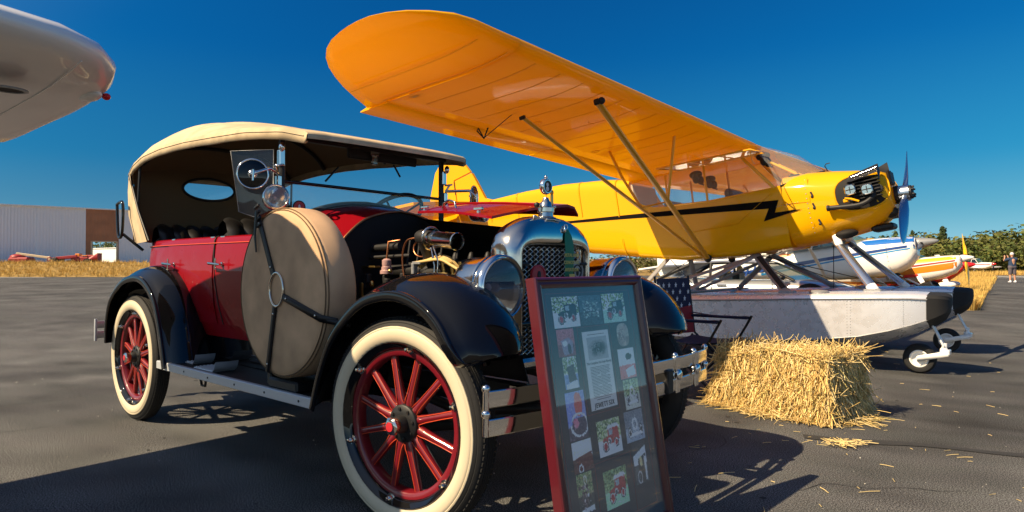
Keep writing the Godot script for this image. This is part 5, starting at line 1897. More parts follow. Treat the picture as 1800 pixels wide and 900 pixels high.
func prop_blade(s: MB, c: Vector3, dir: Vector3, ax: Vector3, L: float, wd: float):
	var tn := dir.cross(ax).normalized()
	var rings := []
	for q in [[0.06, 0.35, 0.95, 0.030], [0.14, 0.5, 0.8, 0.026], [0.3, 0.85, 0.62, 0.016], [0.55, 1.0, 0.42, 0.011], [0.8, 0.86, 0.30, 0.008], [0.94, 0.6, 0.24, 0.006], [1.0, 0.2, 0.22, 0.004]]:
		var ch := tn * cos(q[2]) - ax * sin(q[2])
		var th := ch.cross(dir).normalized()
		var ring := []
		for k in 12:
			var a := TAU * k / 12
			ring.append(c + dir * L * q[0] + ch * cos(a) * wd * q[1] + th * sin(a) * q[3])
		rings.append(ring)
	s.loft(rings)

func float_plane():
	var t := thing("float_plane", "bright yellow high-wing float plane with black lightning stripe on aluminium floats", "plane", Vector3(3.12, 0, -8.238), -39.0)
	var C := Transform3D(Basis(Vector3(0, 0, 1), deg_to_rad(10.0)), Vector3(0, 2.426, 0))
	var nb = func() -> MB:
		var m := MB.new()
		m.x = C
		return m
	var s: MB
	var tab := [[1.235, -0.66, -1.00, 0.27], [1.21, -0.61, -1.06, 0.34], [1.12, -0.56, -1.13, 0.385], [0.95, -0.515, -1.195, 0.41], [0.70, -0.455, -1.225, 0.415], [0.45, -0.41, -1.24, 0.41], [0.18, -0.40, -1.24, 0.40], [-0.45, -0.45, -1.228, 0.395], [-1.18, -0.42, -1.145, 0.39], [-1.75, 0.06, -1.005, 0.385], [-2.05, 0.15, -0.93, 0.375], [-2.85, 0.29, -0.72, 0.32], [-3.6, 0.37, -0.52, 0.25], [-4.4, 0.42, -0.31, 0.16], [-5.1, 0.44, -0.12, 0.07], [-5.22, 0.43, -0.06, 0.035]]
	# fuselage: nose, open cabin trough and tail in one skin
	s = nb.call()
	var rings := []
	for xx in [1.235, 1.21, 1.12, 0.95, 0.82, 0.70, 0.58, 0.45, 0.30, 0.18]: rings.append(sring(xx, lerp_tab(tab, xx, 1), lerp_tab(tab, xx, 2), lerp_tab(tab, xx, 3), 2.7 if xx > 0.6 else lerpf(3.6, 2.7, (xx - 0.18) / 0.42), 40))
	s.loft(rings, true, false)
	part("engine_cowl", s, M.cub_yellow, t)
	s = nb.call()
	rings = []
	var sill := [[0.18, -0.52], [0.0, -0.528], [-0.4, -0.525], [-0.73, -0.50], [-1.22, -0.44], [-1.45, -0.40], [-1.62, -0.31], [-1.72, -0.17], [-1.75, -0.05]]
	for i in 25:
		var xx := lerpf(0.18, -1.75, i / 24.0)
		var w := lerp_tab(tab, xx, 3)
		var bot := lerp_tab(tab, xx, 2)
		var top := lerp_tab(sill, xx, 1)
		var row := []
		for q in [[1, 0.0], [1, 0.25], [1, 0.5], [1, 0.75], [1, 0.9], [0.985, 0.955], [0.93, 0.99], [0.8, 1.0], [0.4, 1.0], [0.0, 1.0], [-0.4, 1.0], [-0.8, 1.0], [-0.93, 0.99], [-0.985, 0.955], [-1, 0.9], [-1, 0.75], [-1, 0.5], [-1, 0.25], [-1, 0.0]]:
			row.append(Vector3(xx, lerpf(top, bot, q[1]), w * q[0]))
		rings.append(row)
	s.patch(rings)
	rings = []
	for i in 20:
		var xx := lerpf(-1.75, -5.22, i / 19.0)
		rings.append(sring(xx, lerp_tab(tab, xx, 1), lerp_tab(tab, xx, 2), lerp_tab(tab, xx, 3), 6.5, 40))
	s.loft(rings)
	part("fuselage", s, M.cub_yellow, t)
	s = nb.call()
	s.box(Vector3(-0.8, -0.86, 0), Vector3(1.8, 0.04, 0.72))
	s.box(Vector3(0.17, -0.75, 0), Vector3(0.03, 0.5, 0.66))
	part("cabin_floor", s, M.dark_bay, t)
	s = nb.call()
	s.box(Vector3(-1.72, -0.45, 0), Vector3(0.02, 0.85, 0.66))
	part("baggage_wall", s, M.beige_trim, t)
	s = nb.call()
	s.box(Vector3(-0.50, -0.62, 0), Vector3(0.10, 0.5, 0.44), 0.03); s.box(Vector3(-0.30, -0.78, 0), Vector3(0.40, 0.1, 0.44), 0.03)
	part("front_seat", s, M.leather, t)
	s = nb.call()
	s.box(Vector3(-1.32, -0.58, 0), Vector3(0.10, 0.5, 0.44), 0.03); s.box(Vector3(-1.12, -0.78, 0), Vector3(0.40, 0.1, 0.44), 0.03)
	part("rear_seat", s, M.leather, t)
	s = nb.call()
	for q in [[-0.86, -0.10, 0.22], [0.0, -0.10, 0.22], [-0.86, -0.12, -0.2]]:
		s.ball(Vector3(q[0], q[1], q[2]), Vector3(0.085, 0.05, 0.075), 12, 8)
		for e in [-1, 1]: s.ball(Vector3(q[0] + 0.02, q[1] - 0.07, q[2] + 0.075 * e), Vector3(0.045, 0.06, 0.028), 10, 8)
		s.tube([Vector3(q[0] + 0.03, q[1] - 0.11, q[2] + 0.07), Vector3(q[0] + 0.09, q[1] - 0.16, q[2] + 0.02)], 0.01, 6)
	part("hanging_headset", s, M.black_satin, t)
	# window posts and glass
	s = nb.call()
	for e in [-1.0, 1.0]:
		s.tube([Vector3(0.11, -0.535, 0.385 * e), Vector3(-0.17, -0.13, 0.378 * e), Vector3(-0.22, -0.04, 0.37 * e)], 0.020, 8)
		for q in [[-0.70, -0.68], [-1.22, -1.20]]: s.tube([Vector3(q[0], -0.50 if q[0] > -1 else -0.44, 0.388 * e), Vector3(q[1], -0.04, 0.385 * e)], 0.014, 6)
		s.tube([Vector3(0.11, -0.53, 0.388 * e), Vector3(-0.70, -0.50, 0.390 * e), Vector3(-1.22, -0.435, 0.389 * e)], 0.012, 6)
		s.tube([Vector3(0.36, -0.43, 0.18 * e), Vector3(-0.10, -0.06, 0.20 * e)], 0.018, 8)
	part("cabin_post", s, M.strut_yellow, t)
	for e in [1.0, -1.0]:
		for q in [[0.10, -0.69, -0.20], [-0.71, -1.21, -0.70], [-1.23, -1.72, -1.23]]:
			s = nb.call()
			var a := []
			var b := []
			for i in 9:
				var xx: float = lerpf(q[0], q[1], i / 8.0)
				a.append(Vector3(xx, lerp_tab(sill, xx, 1), 0.386 * e)); b.append(Vector3(minf(xx, q[2]) if q[0] > 0 else xx, -0.03, 0.380 * e))
			s.patch([a, b])
			part("side_window", s, M.plexi, t)
	s = nb.call()
	var wb := []
	var wt := []
	for k in 13:
		var u := k / 12.0 * 2 - 1
		wb.append(Vector3(0.16 + 0.42 * (1.0 - u * u), -0.53 + 0.115 * (1.0 - pow(absf(u), 2.0)), 0.39 * u)); wt.append(Vector3(-0.05 + 0.06 * (1 - u * u), -0.005 + 0.04 * (1.0 - u * u), 0.375 * u))
	var wm := []
	for k in 13: wm.append((wb[k] + wt[k]) / 2 + Vector3(0.05, 0.03, 0.0) * (1.0 - 0.3 * absf(k - 6.0) / 6.0))
	s.patch([wb, wm, wt])
	part("windshield", s, M.plexi, t)
	s = nb.call()
	s.tube([wb[0], wb[3], wb[6], wb[9], wb[12]], 0.010, 6)
	s.box(Vector3(0.30, -0.44, 0.0), Vector3(0.16, 0.07, 0.5), 0.03)
	s.ball(Vector3(0.28, -0.39, 0.1), Vector3(0.05, 0.035, 0.04), 10, 8)
	part("coaming", s, M.black_satin, t)
	s = nb.call()
	wing_loft(s, [[-0.37, 0.0, -1.7, 0.006, 0.0, 0.9], [0.37, 0.0, -1.7, 0.006, 0.0, 0.9]], 0.0, 1.0, 1.0)
	part("wing_centre_section", s, M.wing_fabric, t)
	# raised window hatch under the wing
	s = nb.call()
	s.patch([[Vector3(0.08, -0.10, 0.40), Vector3(-0.98, -0.03, 0.40)], [Vector3(0.12, -0.16, 1.02), Vector3(-1.0, -0.075, 1.02)]])
	var hp := part("hatch_pane", s, M.plexi, t)
	s = nb.call()
	s.loop([Vector3(0.08, -0.10, 0.40), Vector3(-0.98, -0.03, 0.40), Vector3(-1.0, -0.075, 1.02), Vector3(0.12, -0.16, 1.02)], 0.011, 6)
	for q in [0.33, 0.66]: s.tube([Vector3(lerpf(0.08, -0.98, q), lerpf(-0.10, -0.03, q), 0.40), Vector3(lerpf(0.12, -1.0, q), lerpf(-0.16, -0.075, q), 1.02)], 0.007, 6)
	s.tube([Vector3(0.12, -0.16, 1.02), Vector3(0.05, -0.24, 0.80), Vector3(-0.05, -0.20, 0.42)], 0.007, 6)
	part("hatch_frame", s, M.strut_yellow, hp)
	# wings
	var yl = func(z: float) -> float: return 0.0178 * z
	var yt = func(z: float) -> float: return 0.0178 * z + 0.0163 * z
	for sd in [1.0, -1.0]:
		var z_main := [0.38, 1.2, 2.0, 2.9, 3.8, 4.6, 5.0, 5.25]
		var st1 := []
		for z in z_main: st1.append([z, 0.0, -1.7, yl.call(z), yt.call(z), 1.0])
		var tip := [[5.40, -0.03, -1.27], [5.55, -0.10, -1.13], [5.66, -0.18, -1.02], [5.74, -0.27, -0.91], [5.79, -0.36, -0.79], [5.815, -0.45, -0.67], [5.825, -0.52, -0.58]]
		var s1 := []
		for z in [0.38, 1.2, 2.0, 2.9, 3.8, 4.6, 4.85]: s1.append([z, 0.0, -1.36, yl.call(z), lerpf(yl.call(z), yt.call(z), 0.8), 1.0])
		s = nb.call()
		var rr := []
		# main panel to the rear spar line
		for z in [0.38, 1.2, 2.0, 2.9, 3.8, 4.6, 4.85]:
			var ring := []
			for p in foil(0.0, 0.8): ring.append(Vector3(-1.7 * p.x, lerpf(yl.call(z), yt.call(z), p.x) + p.y * 1.7, z * sd))
			rr.append(ring)
		# rounded tip bow
		var tipq := [[4.84, 0.0, -1.60], [5.05, 0.0, -1.49], [5.26, 0.0, -1.36], [5.42, -0.028, -1.24], [5.56, -0.10, -1.12], [5.67, -0.185, -1.0], [5.75, -0.28, -0.88], [5.80, -0.375, -0.76], [5.82, -0.46, -0.65], [5.826, -0.54, -0.57]]
		s.loft(rr, true, false)
		rr = []
		for q in tipq:
			var ring := []
			for p in foil(0.0, 1.0):
				var z: float = q[0]
				var tf := clampf((5.83 - z) / 0.7, 0.02, 1.0)
				ring.append(Vector3(lerpf(q[1], q[2], p.x), lerpf(yl.call(z), yt.call(z), 0.45) + lerpf(-0.45, 0.55, p.x) * (yt.call(z) - yl.call(z)) * tf + p.y * (q[1] - q[2]) * pow(tf, 0.45), z * sd))
			rr.append(ring)
		s.loft(rr, true, true)
		var w := part("wing", s, M.wing_fabric, t)
		s = nb.call()
		rr = []
		for z in [0.38, 1.2, 2.0, 2.58]:
			var ring := []
			for p in foil(0.8, 1.0): ring.append(Vector3(-1.7 * p.x, lerpf(yl.call(z), yt.call(z), p.x) + p.y * 1.7, z * sd))
			rr.append(ring)
		s.loft(rr)
		part("trailing_edge", s, M.wing_fabric, w)
		s = nb.call()
		rr = []
		for z in [2.60, 3.4, 4.2, 4.83]:
			var ring := []
			for p in foil(0.8, 1.0): ring.append(Vector3(-1.7 * p.x - 0.008, lerpf(yl.call(z), yt.call(z), p.x) + p.y * 1.7, z * sd))
			rr.append(ring)
		s.loft(rr)
		part("aileron", s, M.wing_fabric, w)
		var rib := 0
		var z := 0.62
		while z < 5.2:
			s = nb.call()
			var pp := []
			for q in LO_F:
				if q[0] < 0.04 or q[0] > (0.79 if z < 4.8 else 0.83): continue
				pp.append(Vector3(-1.7 * q[0], lerpf(yl.call(z), yt.call(z), q[0]) + q[1] * 1.7 - 0.0005, z * sd))
			s.tube(pp, 0.007, 6, true, 0.2, Vector3(0, 0, 1))
			part("rib_tape", s, M.wing_fabric, w)
			rib += 1
			z += 0.305
		s = nb.call()
		for q in [[-0.30, 2.4, 0.035], [-0.55, 3.1, 0.05], [-0.9, 3.5, 0.045], [-0.42, 3.95, 0.04], [-1.1, 2.2, 0.04], [-0.28, 1.6, 0.05]]:
			s.ring3(Vector3(q[0], lerpf(yl.call(q[1]), yt.call(q[1]), -q[0] / 1.7) - 0.062 + 0.012 * (-q[0] / 1.7), q[1] * sd), Vector3(0, 1, 0), q[2], 0.003, 20, 5)
		part("inspection_ring", s, M.wing_fabric, w)
		s = nb.call()
		s.tube([Vector3(-1.30, yt.call(3.7) - 0.03, 3.70 * sd), Vector3(-1.37, yt.call(3.7) - 0.12, 3.70 * sd), Vector3(-1.44, yt.call(3.7) - 0.025, 3.70 * sd), Vector3(-1.37, yt.call(3.7) - 0.03, 3.76 * sd), Vector3(-1.37, yt.call(3.7) - 0.12, 3.70 * sd)], 0.007, 5)
		part("aileron_horn", s, M.iron, w)
		s = nb.call()
		s.tube([Vector3(-1.37, yt.call(3.7) - 0.115, 3.70 * sd), Vector3(-0.80, yt.call(3.8) - 0.06, 3.88 * sd)], 0.004, 5)
		part("aileron_cable", s, M.iron, w)
		s = nb.call()
		s.ball(Vector3(-1.10, yt.call(4.8) - 0.035, 4.78 * sd), Vector3(0.07, 0.03, 0.03), 10, 6)
		part("cable_fairing", s, M.strut_yellow, w)
		# lift struts and jury struts
		var low := Vector3(-0.82, -1.19, 0.39 * sd)
		var fu := Vector3(-0.16, -0.035, 3.68 * sd)
		var ru := Vector3(-0.76, -0.02, 3.90 * sd)
		s = nb.call()
		s.tube([low, fu], 0.032, 12, true, 0.6, Vector3(1, 0, 0))
		var fs := part("front_lift_strut", s, M.strut_yellow, t)
		s = nb.call()
		s.box(fu + Vector3(0.0, -0.01, 0), Vector3(0.05, 0.05, 0.03), 0.008)
		s.ball(fu + Vector3(0.045, -0.015, 0), Vector3(0.03, 0.03, 0.03), 10, 8)
		s.ball(low, Vector3(0.05, 0.05, 0.03), 10, 8)
		part("strut_fitting", s, M.iron, fs)
		s = nb.call()
		s.tube([low + Vector3(-0.02, 0, 0), ru], 0.022, 10, true, 0.62, Vector3(1, 0, 0))
		var rs := part("rear_lift_strut", s, M.strut_yellow, t)
		s = nb.call()
		s.box(ru + Vector3(0, -0.005, 0), Vector3(0.06, 0.03, 0.025), 0.006)
		part("strut_fitting", s, M.iron, rs)
		var f1: Vector3 = low.lerp(fu, 0.46)
		var r1: Vector3 = low.lerp(ru, 0.45)
		var fw := Vector3(-0.30, yl.call(2.0) - 0.03, 1.95 * sd)
		var rw := Vector3(-1.05, yl.call(2.0) + 0.0, 2.0 * sd)
		for e in [[f1, fw], [r1, r1.lerp(rw, 0.5) + Vector3(0, 0, 0.05 * sd), rw], [f1, r1]]:
			s = nb.call()
			s.tube(e, 0.015 if e.size() > 2 or e[1] == fw else 0.009, 8)
			part("jury_strut", s, M.strut_yellow, t)
	# tail
	var fin := [[-4.30, 0.40], [-4.544, 0.50], [-4.70, 0.85], [-4.765, 0.985], [-5.16, 0.945], [-5.16, 0.15], [-4.4, 0.25]]
	var rud := [[-4.79, 1.01], [-4.93, 1.22], [-5.116, 1.325], [-5.41, 1.36], [-5.60, 1.20], [-5.80, 0.78], [-5.84, 0.45], [-5.74, 0.12], [-5.55, -0.08], [-5.24, -0.08], [-5.185, 0.0], [-5.185, 0.965]]
	for q in [[fin, 0.030, "tail_fin"], [rud, 0.026, "rudder"]]:
		s = nb.call()
		var pv := PackedVector2Array()
		for p in q[0]: pv.append(Vector2(p[0], p[1]))
		s.prism(pv, q[1] * 2.0, Transform3D(Basis.IDENTITY, Vector3(0, 0, -q[1])))
		part(q[2], s, M.cub_yellow, t)
	s = nb.call()
	for e in [-1.0, 1.0]:
		for k in 5:
			var a := -0.62 + k * 0.31
			s.box(Vector3(-4.80 + sin(a) * 0.07 - 0.02, 0.60 - cos(a) * 0.07, 0.033 * e), Vector3(0.016, 0.13, 0.003), 0.0, Basis(Vector3(0, 0, 1), a))
		s.box(Vector3(-4.82, 0.615, 0.033 * e), Vector3(0.13, 0.018, 0.003))
	part("fin_emblem", s, M.stripe_black, t)
	s = nb.call()
	s.tube([Vector3(-5.18, 0.94, 0.032), Vector3(-5.18, 0.70, 0.032)], 0.008, 5)
	part("fin_hinge", s, M.iron, t)
	for sd in [1.0, -1.0]:
		for q in [[[[-4.45, 0.1], [-4.62, 0.8], [-4.85, 1.35], [-5.15, 1.45], [-5.15, 0.05]], "stabiliser"], [[[-5.17, 0.1], [-5.17, 1.47], [-5.40, 1.40], [-5.62, 1.0], [-5.70, 0.4], [-5.55, 0.12]], "elevator"]]:
			s = nb.call()
			var pv := PackedVector2Array()
			for p in q[0]: pv.append(Vector2(p[0], p[1] * sd))
			s.prism(pv, 0.045, Transform3D(Basis(Vector3.RIGHT, Vector3(0, 0, 1), Vector3.UP), Vector3(0, 0.36, 0)))
			part(q[1], s, M.cub_yellow, t)
	# lightning stripe
	s = nb.call()
	for sd in [1.0, -1.0]:
		var a := []
		var b := []
		for i in 33:
			var xx := lerpf(0.06, -4.6, i / 32.0)
			var up := -0.29 - 0.1355 * (xx + 2.755)
			var th := 0.090 if xx > -0.1 else lerpf(0.088, 0.035, (-0.1 - xx) / 2.6) if xx > -2.7 else 0.035
			var wz := lerp_tab(tab, xx, 3) + 0.004
			if xx < -1.75: wz = side_z(tab, xx, up, 6.5) + 0.004
			a.append(Vector3(xx, up, wz * sd)); b.append(Vector3(xx, up - th, wz * sd))
		s.patch([a, b])
		var zz = 0.404 * sd
		s.flat(Vector3(0.06, -0.672, zz), Vector3(0.135, -0.682, zz), Vector3(0.07, -0.815, zz), Vector3(0.005, -0.762, zz))
		s.flat(Vector3(0.005, -0.762, zz), Vector3(0.07, -0.815, zz), Vector3(0.03, -0.85, zz), Vector3(-0.072, -0.890, zz))
		s.g += 1
		s.tri(Vector3(0.07, -0.815, zz), Vector3(0.376, -0.842, 0.416 * sd), Vector3(-0.072, -0.890, zz))
	part("lightning_stripe", s, M.stripe_black, t)
	s = nb.call()
	for sd in [1.0, -1.0]:
		s.tube([Vector3(-1.05, -0.83, 0.393 * sd), Vector3(-0.36, -0.85, 0.396 * sd), Vector3(-0.30, -0.80, 0.396 * sd), Vector3(0.06, -0.59, 0.398 * sd)], 0.006, 5)
		s.tube([Vector3(0.47, -0.50, 0.36 * sd), Vector3(0.47, -0.75, 0.412 * sd), Vector3(0.46, -1.05, 0.39 * sd), Vector3(0.46, -1.2, 0.25 * sd)], 0.004, 5)
		s.tube([Vector3(0.15, -0.74, 0.404 * sd), Vector3(0.47, -0.78, 0.413 * sd)], 0.003, 5)
	part("panel_seam", s, M.cub_yellow, t)
	for xx in [-1.95, -2.55, -3.15, -3.75, -4.35]:
		s = nb.call()
		s.tube(sring(xx, lerp_tab(tab, xx, 1) + 0.002, lerp_tab(tab, xx, 2) - 0.002, lerp_tab(tab, xx, 3) + 0.002, 6.5, 40), 0.012, 4, true, 0.3, Vector3(1, 0, 0))
		part("fabric_tape", s, M.cub_yellow, t)
	s = nb.call()
	for sd in [1.0, -1.0]:
		for k in 12:
			var y := -0.52 - k * 0.055
			s.ball(Vector3(0.44, y, (side_z(tab, 0.44, y, 2.9) + 0.002) * sd), Vector3(0.007, 0.007, 0.004), 6, 4)
		for k in 9: s.ball(Vector3(0.10 + 0.03 * k, -0.755, 0.408 * sd), Vector3(0.005, 0.005, 0.003), 6, 4)
	part("cowl_fasteners", s, M.dull_aluminium, t)
	s = nb.call()
	for q in [[0.50, -0.70], [0.50, -0.83], [0.53, -1.02]]:
		s.box(Vector3(q[0], q[1], 0.412), Vector3(0.02, 0.055, 0.012), 0.003, Basis(Vector3(0, 0, 1), 0.3))
		s.ball(Vector3(q[0], q[1] - 0.03, 0.415), Vector3(0.016, 0.016, 0.008), 8, 6)
	part("cowl_latch", s, M.iron, t)
	# engine opening, lamps, exhaust and baffle
	for sd in [1.0, -1.0]:
		s = nb.call()
		var ring := []
		var ring2 := []
		for k in 40:
			var a := TAU * k / 40
			var xx := 0.985 + 0.255 * signf(cos(a)) * pow(absf(cos(a)), 0.75)
			var y := -0.79 + 0.195 * signf(sin(a)) * pow(absf(sin(a)), 0.75)
			ring.append(Vector3(xx, y, (side_z(tab, xx, y, 2.7) + 0.006) * sd)); ring2.append(Vector3(0.985 + (xx - 0.985) * 0.96, -0.79 + (y + 0.79) * 0.96, (side_z(tab, xx, y, 2.7) + 0.008) * sd))
		var rows := [ring2]
		for f in [0.7, 0.4, 0.05]:
			var r3 := []
			for k in 40:
				var p: Vector3 = ring2[k]
				var c := Vector3(0.985, -0.79, 0)
				var xx = c.x + (p.x - c.x) * f
				var y = c.y + (p.y - c.y) * f
				r3.append(Vector3(xx, y, (side_z(tab, xx, y, 2.7) + 0.006) * sd))
			rows.append(r3)
		s.patch(rows, true)
		var op := part("engine_opening", s, M.dark_bay, t)
		s = nb.call()
		s.loop(ring, 0.010, 6)
		part("opening_lip", s, M.cub_yellow, op)
		s = nb.call()
		for k in 7: s.box(Vector3(1.05 + 0.0 * k, -0.66 - k * 0.035, 0.40 * sd), Vector3(0.26, 0.012, 0.09), 0.003)
		s.lathe([Vector2(0.0, 0.0), Vector2(0.05, 0.0), Vector2(0.05, 0.06), Vector2(0.0, 0.07)], Vector3(1.15, -0.80, 0.36 * sd), Vector3(0, 0, sd), 12)
		part("cylinder_fins", s, M.iron, op)
		# folded metal baffle above
		s = nb.call()
		var pl := [Vector3(0.86, -0.66, 0.40 * sd), Vector3(0.90, -0.60, 0.39 * sd), Vector3(1.19, -0.535, 0.36 * sd), Vector3(1.185, -0.635, 0.47 * sd), Vector3(0.93, -0.675, 0.48 * sd)]
		s.g += 1
		s.fan(pl)
		s.flat(pl[1] + Vector3(0, 0.004, 0), pl[2] + Vector3(0, 0.004, 0), pl[3], pl[4])
		s.flat(pl[2], pl[2] + Vector3(0.01, -0.10, 0.02 * sd), pl[3] + Vector3(0.005, -0.09, 0), pl[3])
		var bf := part("cooling_baffle", s, M.black_satin, t)
		s = nb.call()
		s.tube([pl[1].lerp(pl[4], 0.5) + Vector3(0.01, 0.012, 0), pl[2].lerp(pl[3], 0.55) + Vector3(-0.01, 0.012, 0)], 0.010, 6)
		part("baffle_edge", s, M.nickel, bf)
		for q in [[0.905, -0.762], [1.065, -0.795]]:
			s = nb.call()
			var cc := Vector3(q[0], q[1], 0.475 * sd)
			var lens := []
			for r in [[0.048, 0.0], [0.057, 0.008], [0.057, 0.026], [0.048, 0.032]]:
				var rg := []
				for k in 24:
					var a := TAU * k / 24
					rg.append(cc + Vector3(r[0] * signf(cos(a)) * pow(absf(cos(a)), 0.6), r[0] * signf(sin(a)) * pow(absf(sin(a)), 0.6), r[1] * sd))
				lens.append(rg)
			s.patch(lens, true)
			s.fan(lens[0])
			s.box(cc + Vector3(0, 0, -0.03 * sd), Vector3(0.04, 0.04, 0.07))
			var lp := part("landing_lamp", s, M.nickel, t)
			s = nb.call()
			s.fan(lens[2])
			part("lamp_face", s, M.nickel, lp)
			s = nb.call()
			for k in 4: s.box(cc + Vector3(0.046 * (1 if k % 2 else -1), 0.046 * (1 if k < 2 else -1), 0.030 * sd), Vector3(0.020, 0.020, 0.008), 0.002)
			s.box(cc + Vector3(0, 0, 0.029 * sd), Vector3(0.09, 0.010, 0.004))
			s.box(cc + Vector3(0, 0, 0.029 * sd), Vector3(0.008, 0.07, 0.004))
			part("lamp_guard", s, M.iron, lp)
		s = nb.call()
		s.tube(cr([Vector3(1.12, -0.82, 0.40 * sd), Vector3(1.07, -0.90, 0.455 * sd), Vector3(0.97, -0.935, 0.47 * sd), Vector3(0.82, -0.925, 0.47 * sd), Vector3(0.67, -0.905, 0.465 * sd)], 5), 0.026, 12)
		s.tube([Vector3(0.88, -0.82, 0.42 * sd), Vector3(0.90, -0.93, 0.46 * sd)], 0.018, 8)
		s.lathe([Vector2(0.028, 0.0), Vector2(0.034, 0.01), Vector2(0.034, 0.03), Vector2(0.022, 0.03), Vector2(0.022, 0.0)], Vector3(0.67, -0.905, 0.465 * sd), Vector3(-1, 0.1, 0), 14)
		part("exhaust_pipe", s, M.iron, t)
	s = nb.call()
	s.tube([Vector3(0.97, -0.90, 0.49), Vector3(0.90, -0.86, 0.50), Vector3(0.84, -0.84, 0.48)], 0.012, 6)
	s.box(Vector3(0.84, -0.865, 0.47), Vector3(0.05, 0.04, 0.03), 0.008)
	part("yellow_cable", s, M.cub_yellow, t)
	s = nb.call()
	s.box(Vector3(1.16, -1.05, 0.0), Vector3(0.20, 0.10, 0.36), 0.03)
	s.box(Vector3(1.08, -1.19, 0.05), Vector3(0.22, 0.07, 0.26), 0.02)
	s.box(Vector3(1.245, -0.68, 0.12), Vector3(0.04, 0.16, 0.22), 0.02)
	s.flat(Vector3(1.10, -0.555, 0.12), Vector3(1.24, -0.50, 0.10), Vector3(1.25, -0.66, 0.10), Vector3(1.22, -0.66, 0.18))
	part("cowl_intake", s, M.black_satin, t)
	s = nb.call()
	s.ball(Vector3(0.74, -1.2, 0.26), Vector3(0.12, 0.05, 0.12), 14, 8)
	part("strut_opening", s, M.dark_bay, t)
	s = nb.call()
	s.tube([Vector3(0.62, -0.43, 0.0), Vector3(0.60, -0.36, 0.02), Vector3(0.62, -0.34, 0.02), Vector3(0.66, -0.34, 0.02)], 0.006, 5)
	part("fuel_gauge_wire", s, M.iron, t)
	# propeller
	var ax := Vector3(1, 0, 0)
	var pc := Vector3(1.33, -0.862, 0)
	s = nb.call()
	var d := Vector3(0, cos(0.95), -sin(0.95))
	prop_blade(s, pc, d, ax, 0.98, 0.075)
	prop_blade(s, pc, -d, ax, 0.98, 0.075)
	s.lathe([Vector2(0.0, -0.05), Vector2(0.09, -0.05), Vector2(0.09, 0.05), Vector2(0.0, 0.055)], pc, ax, 20)
	var pp2 := part("propeller", s, M.blade_metal, t)
	s = nb.call()
	s.lathe([Vector2(0.10, -0.09), Vector2(0.10, -0.05), Vector2(0.0, -0.05)], pc, ax, 20)
	s.lathe([Vector2(0.075, 0.05), Vector2(0.075, 0.07), Vector2(0.05, 0.08), Vector2(0.0, 0.085)], pc, ax, 20)
	for k in 6: s.lathe([Vector2(0.012, 0.06), Vector2(0.012, 0.095), Vector2(0.0, 0.10)], pc + Vector3(0, cos(k * TAU / 6) * 0.055, sin(k * TAU / 6) * 0.055), ax, 6)
	part("propeller_hub", s, M.iron, pp2)
	floats(t)

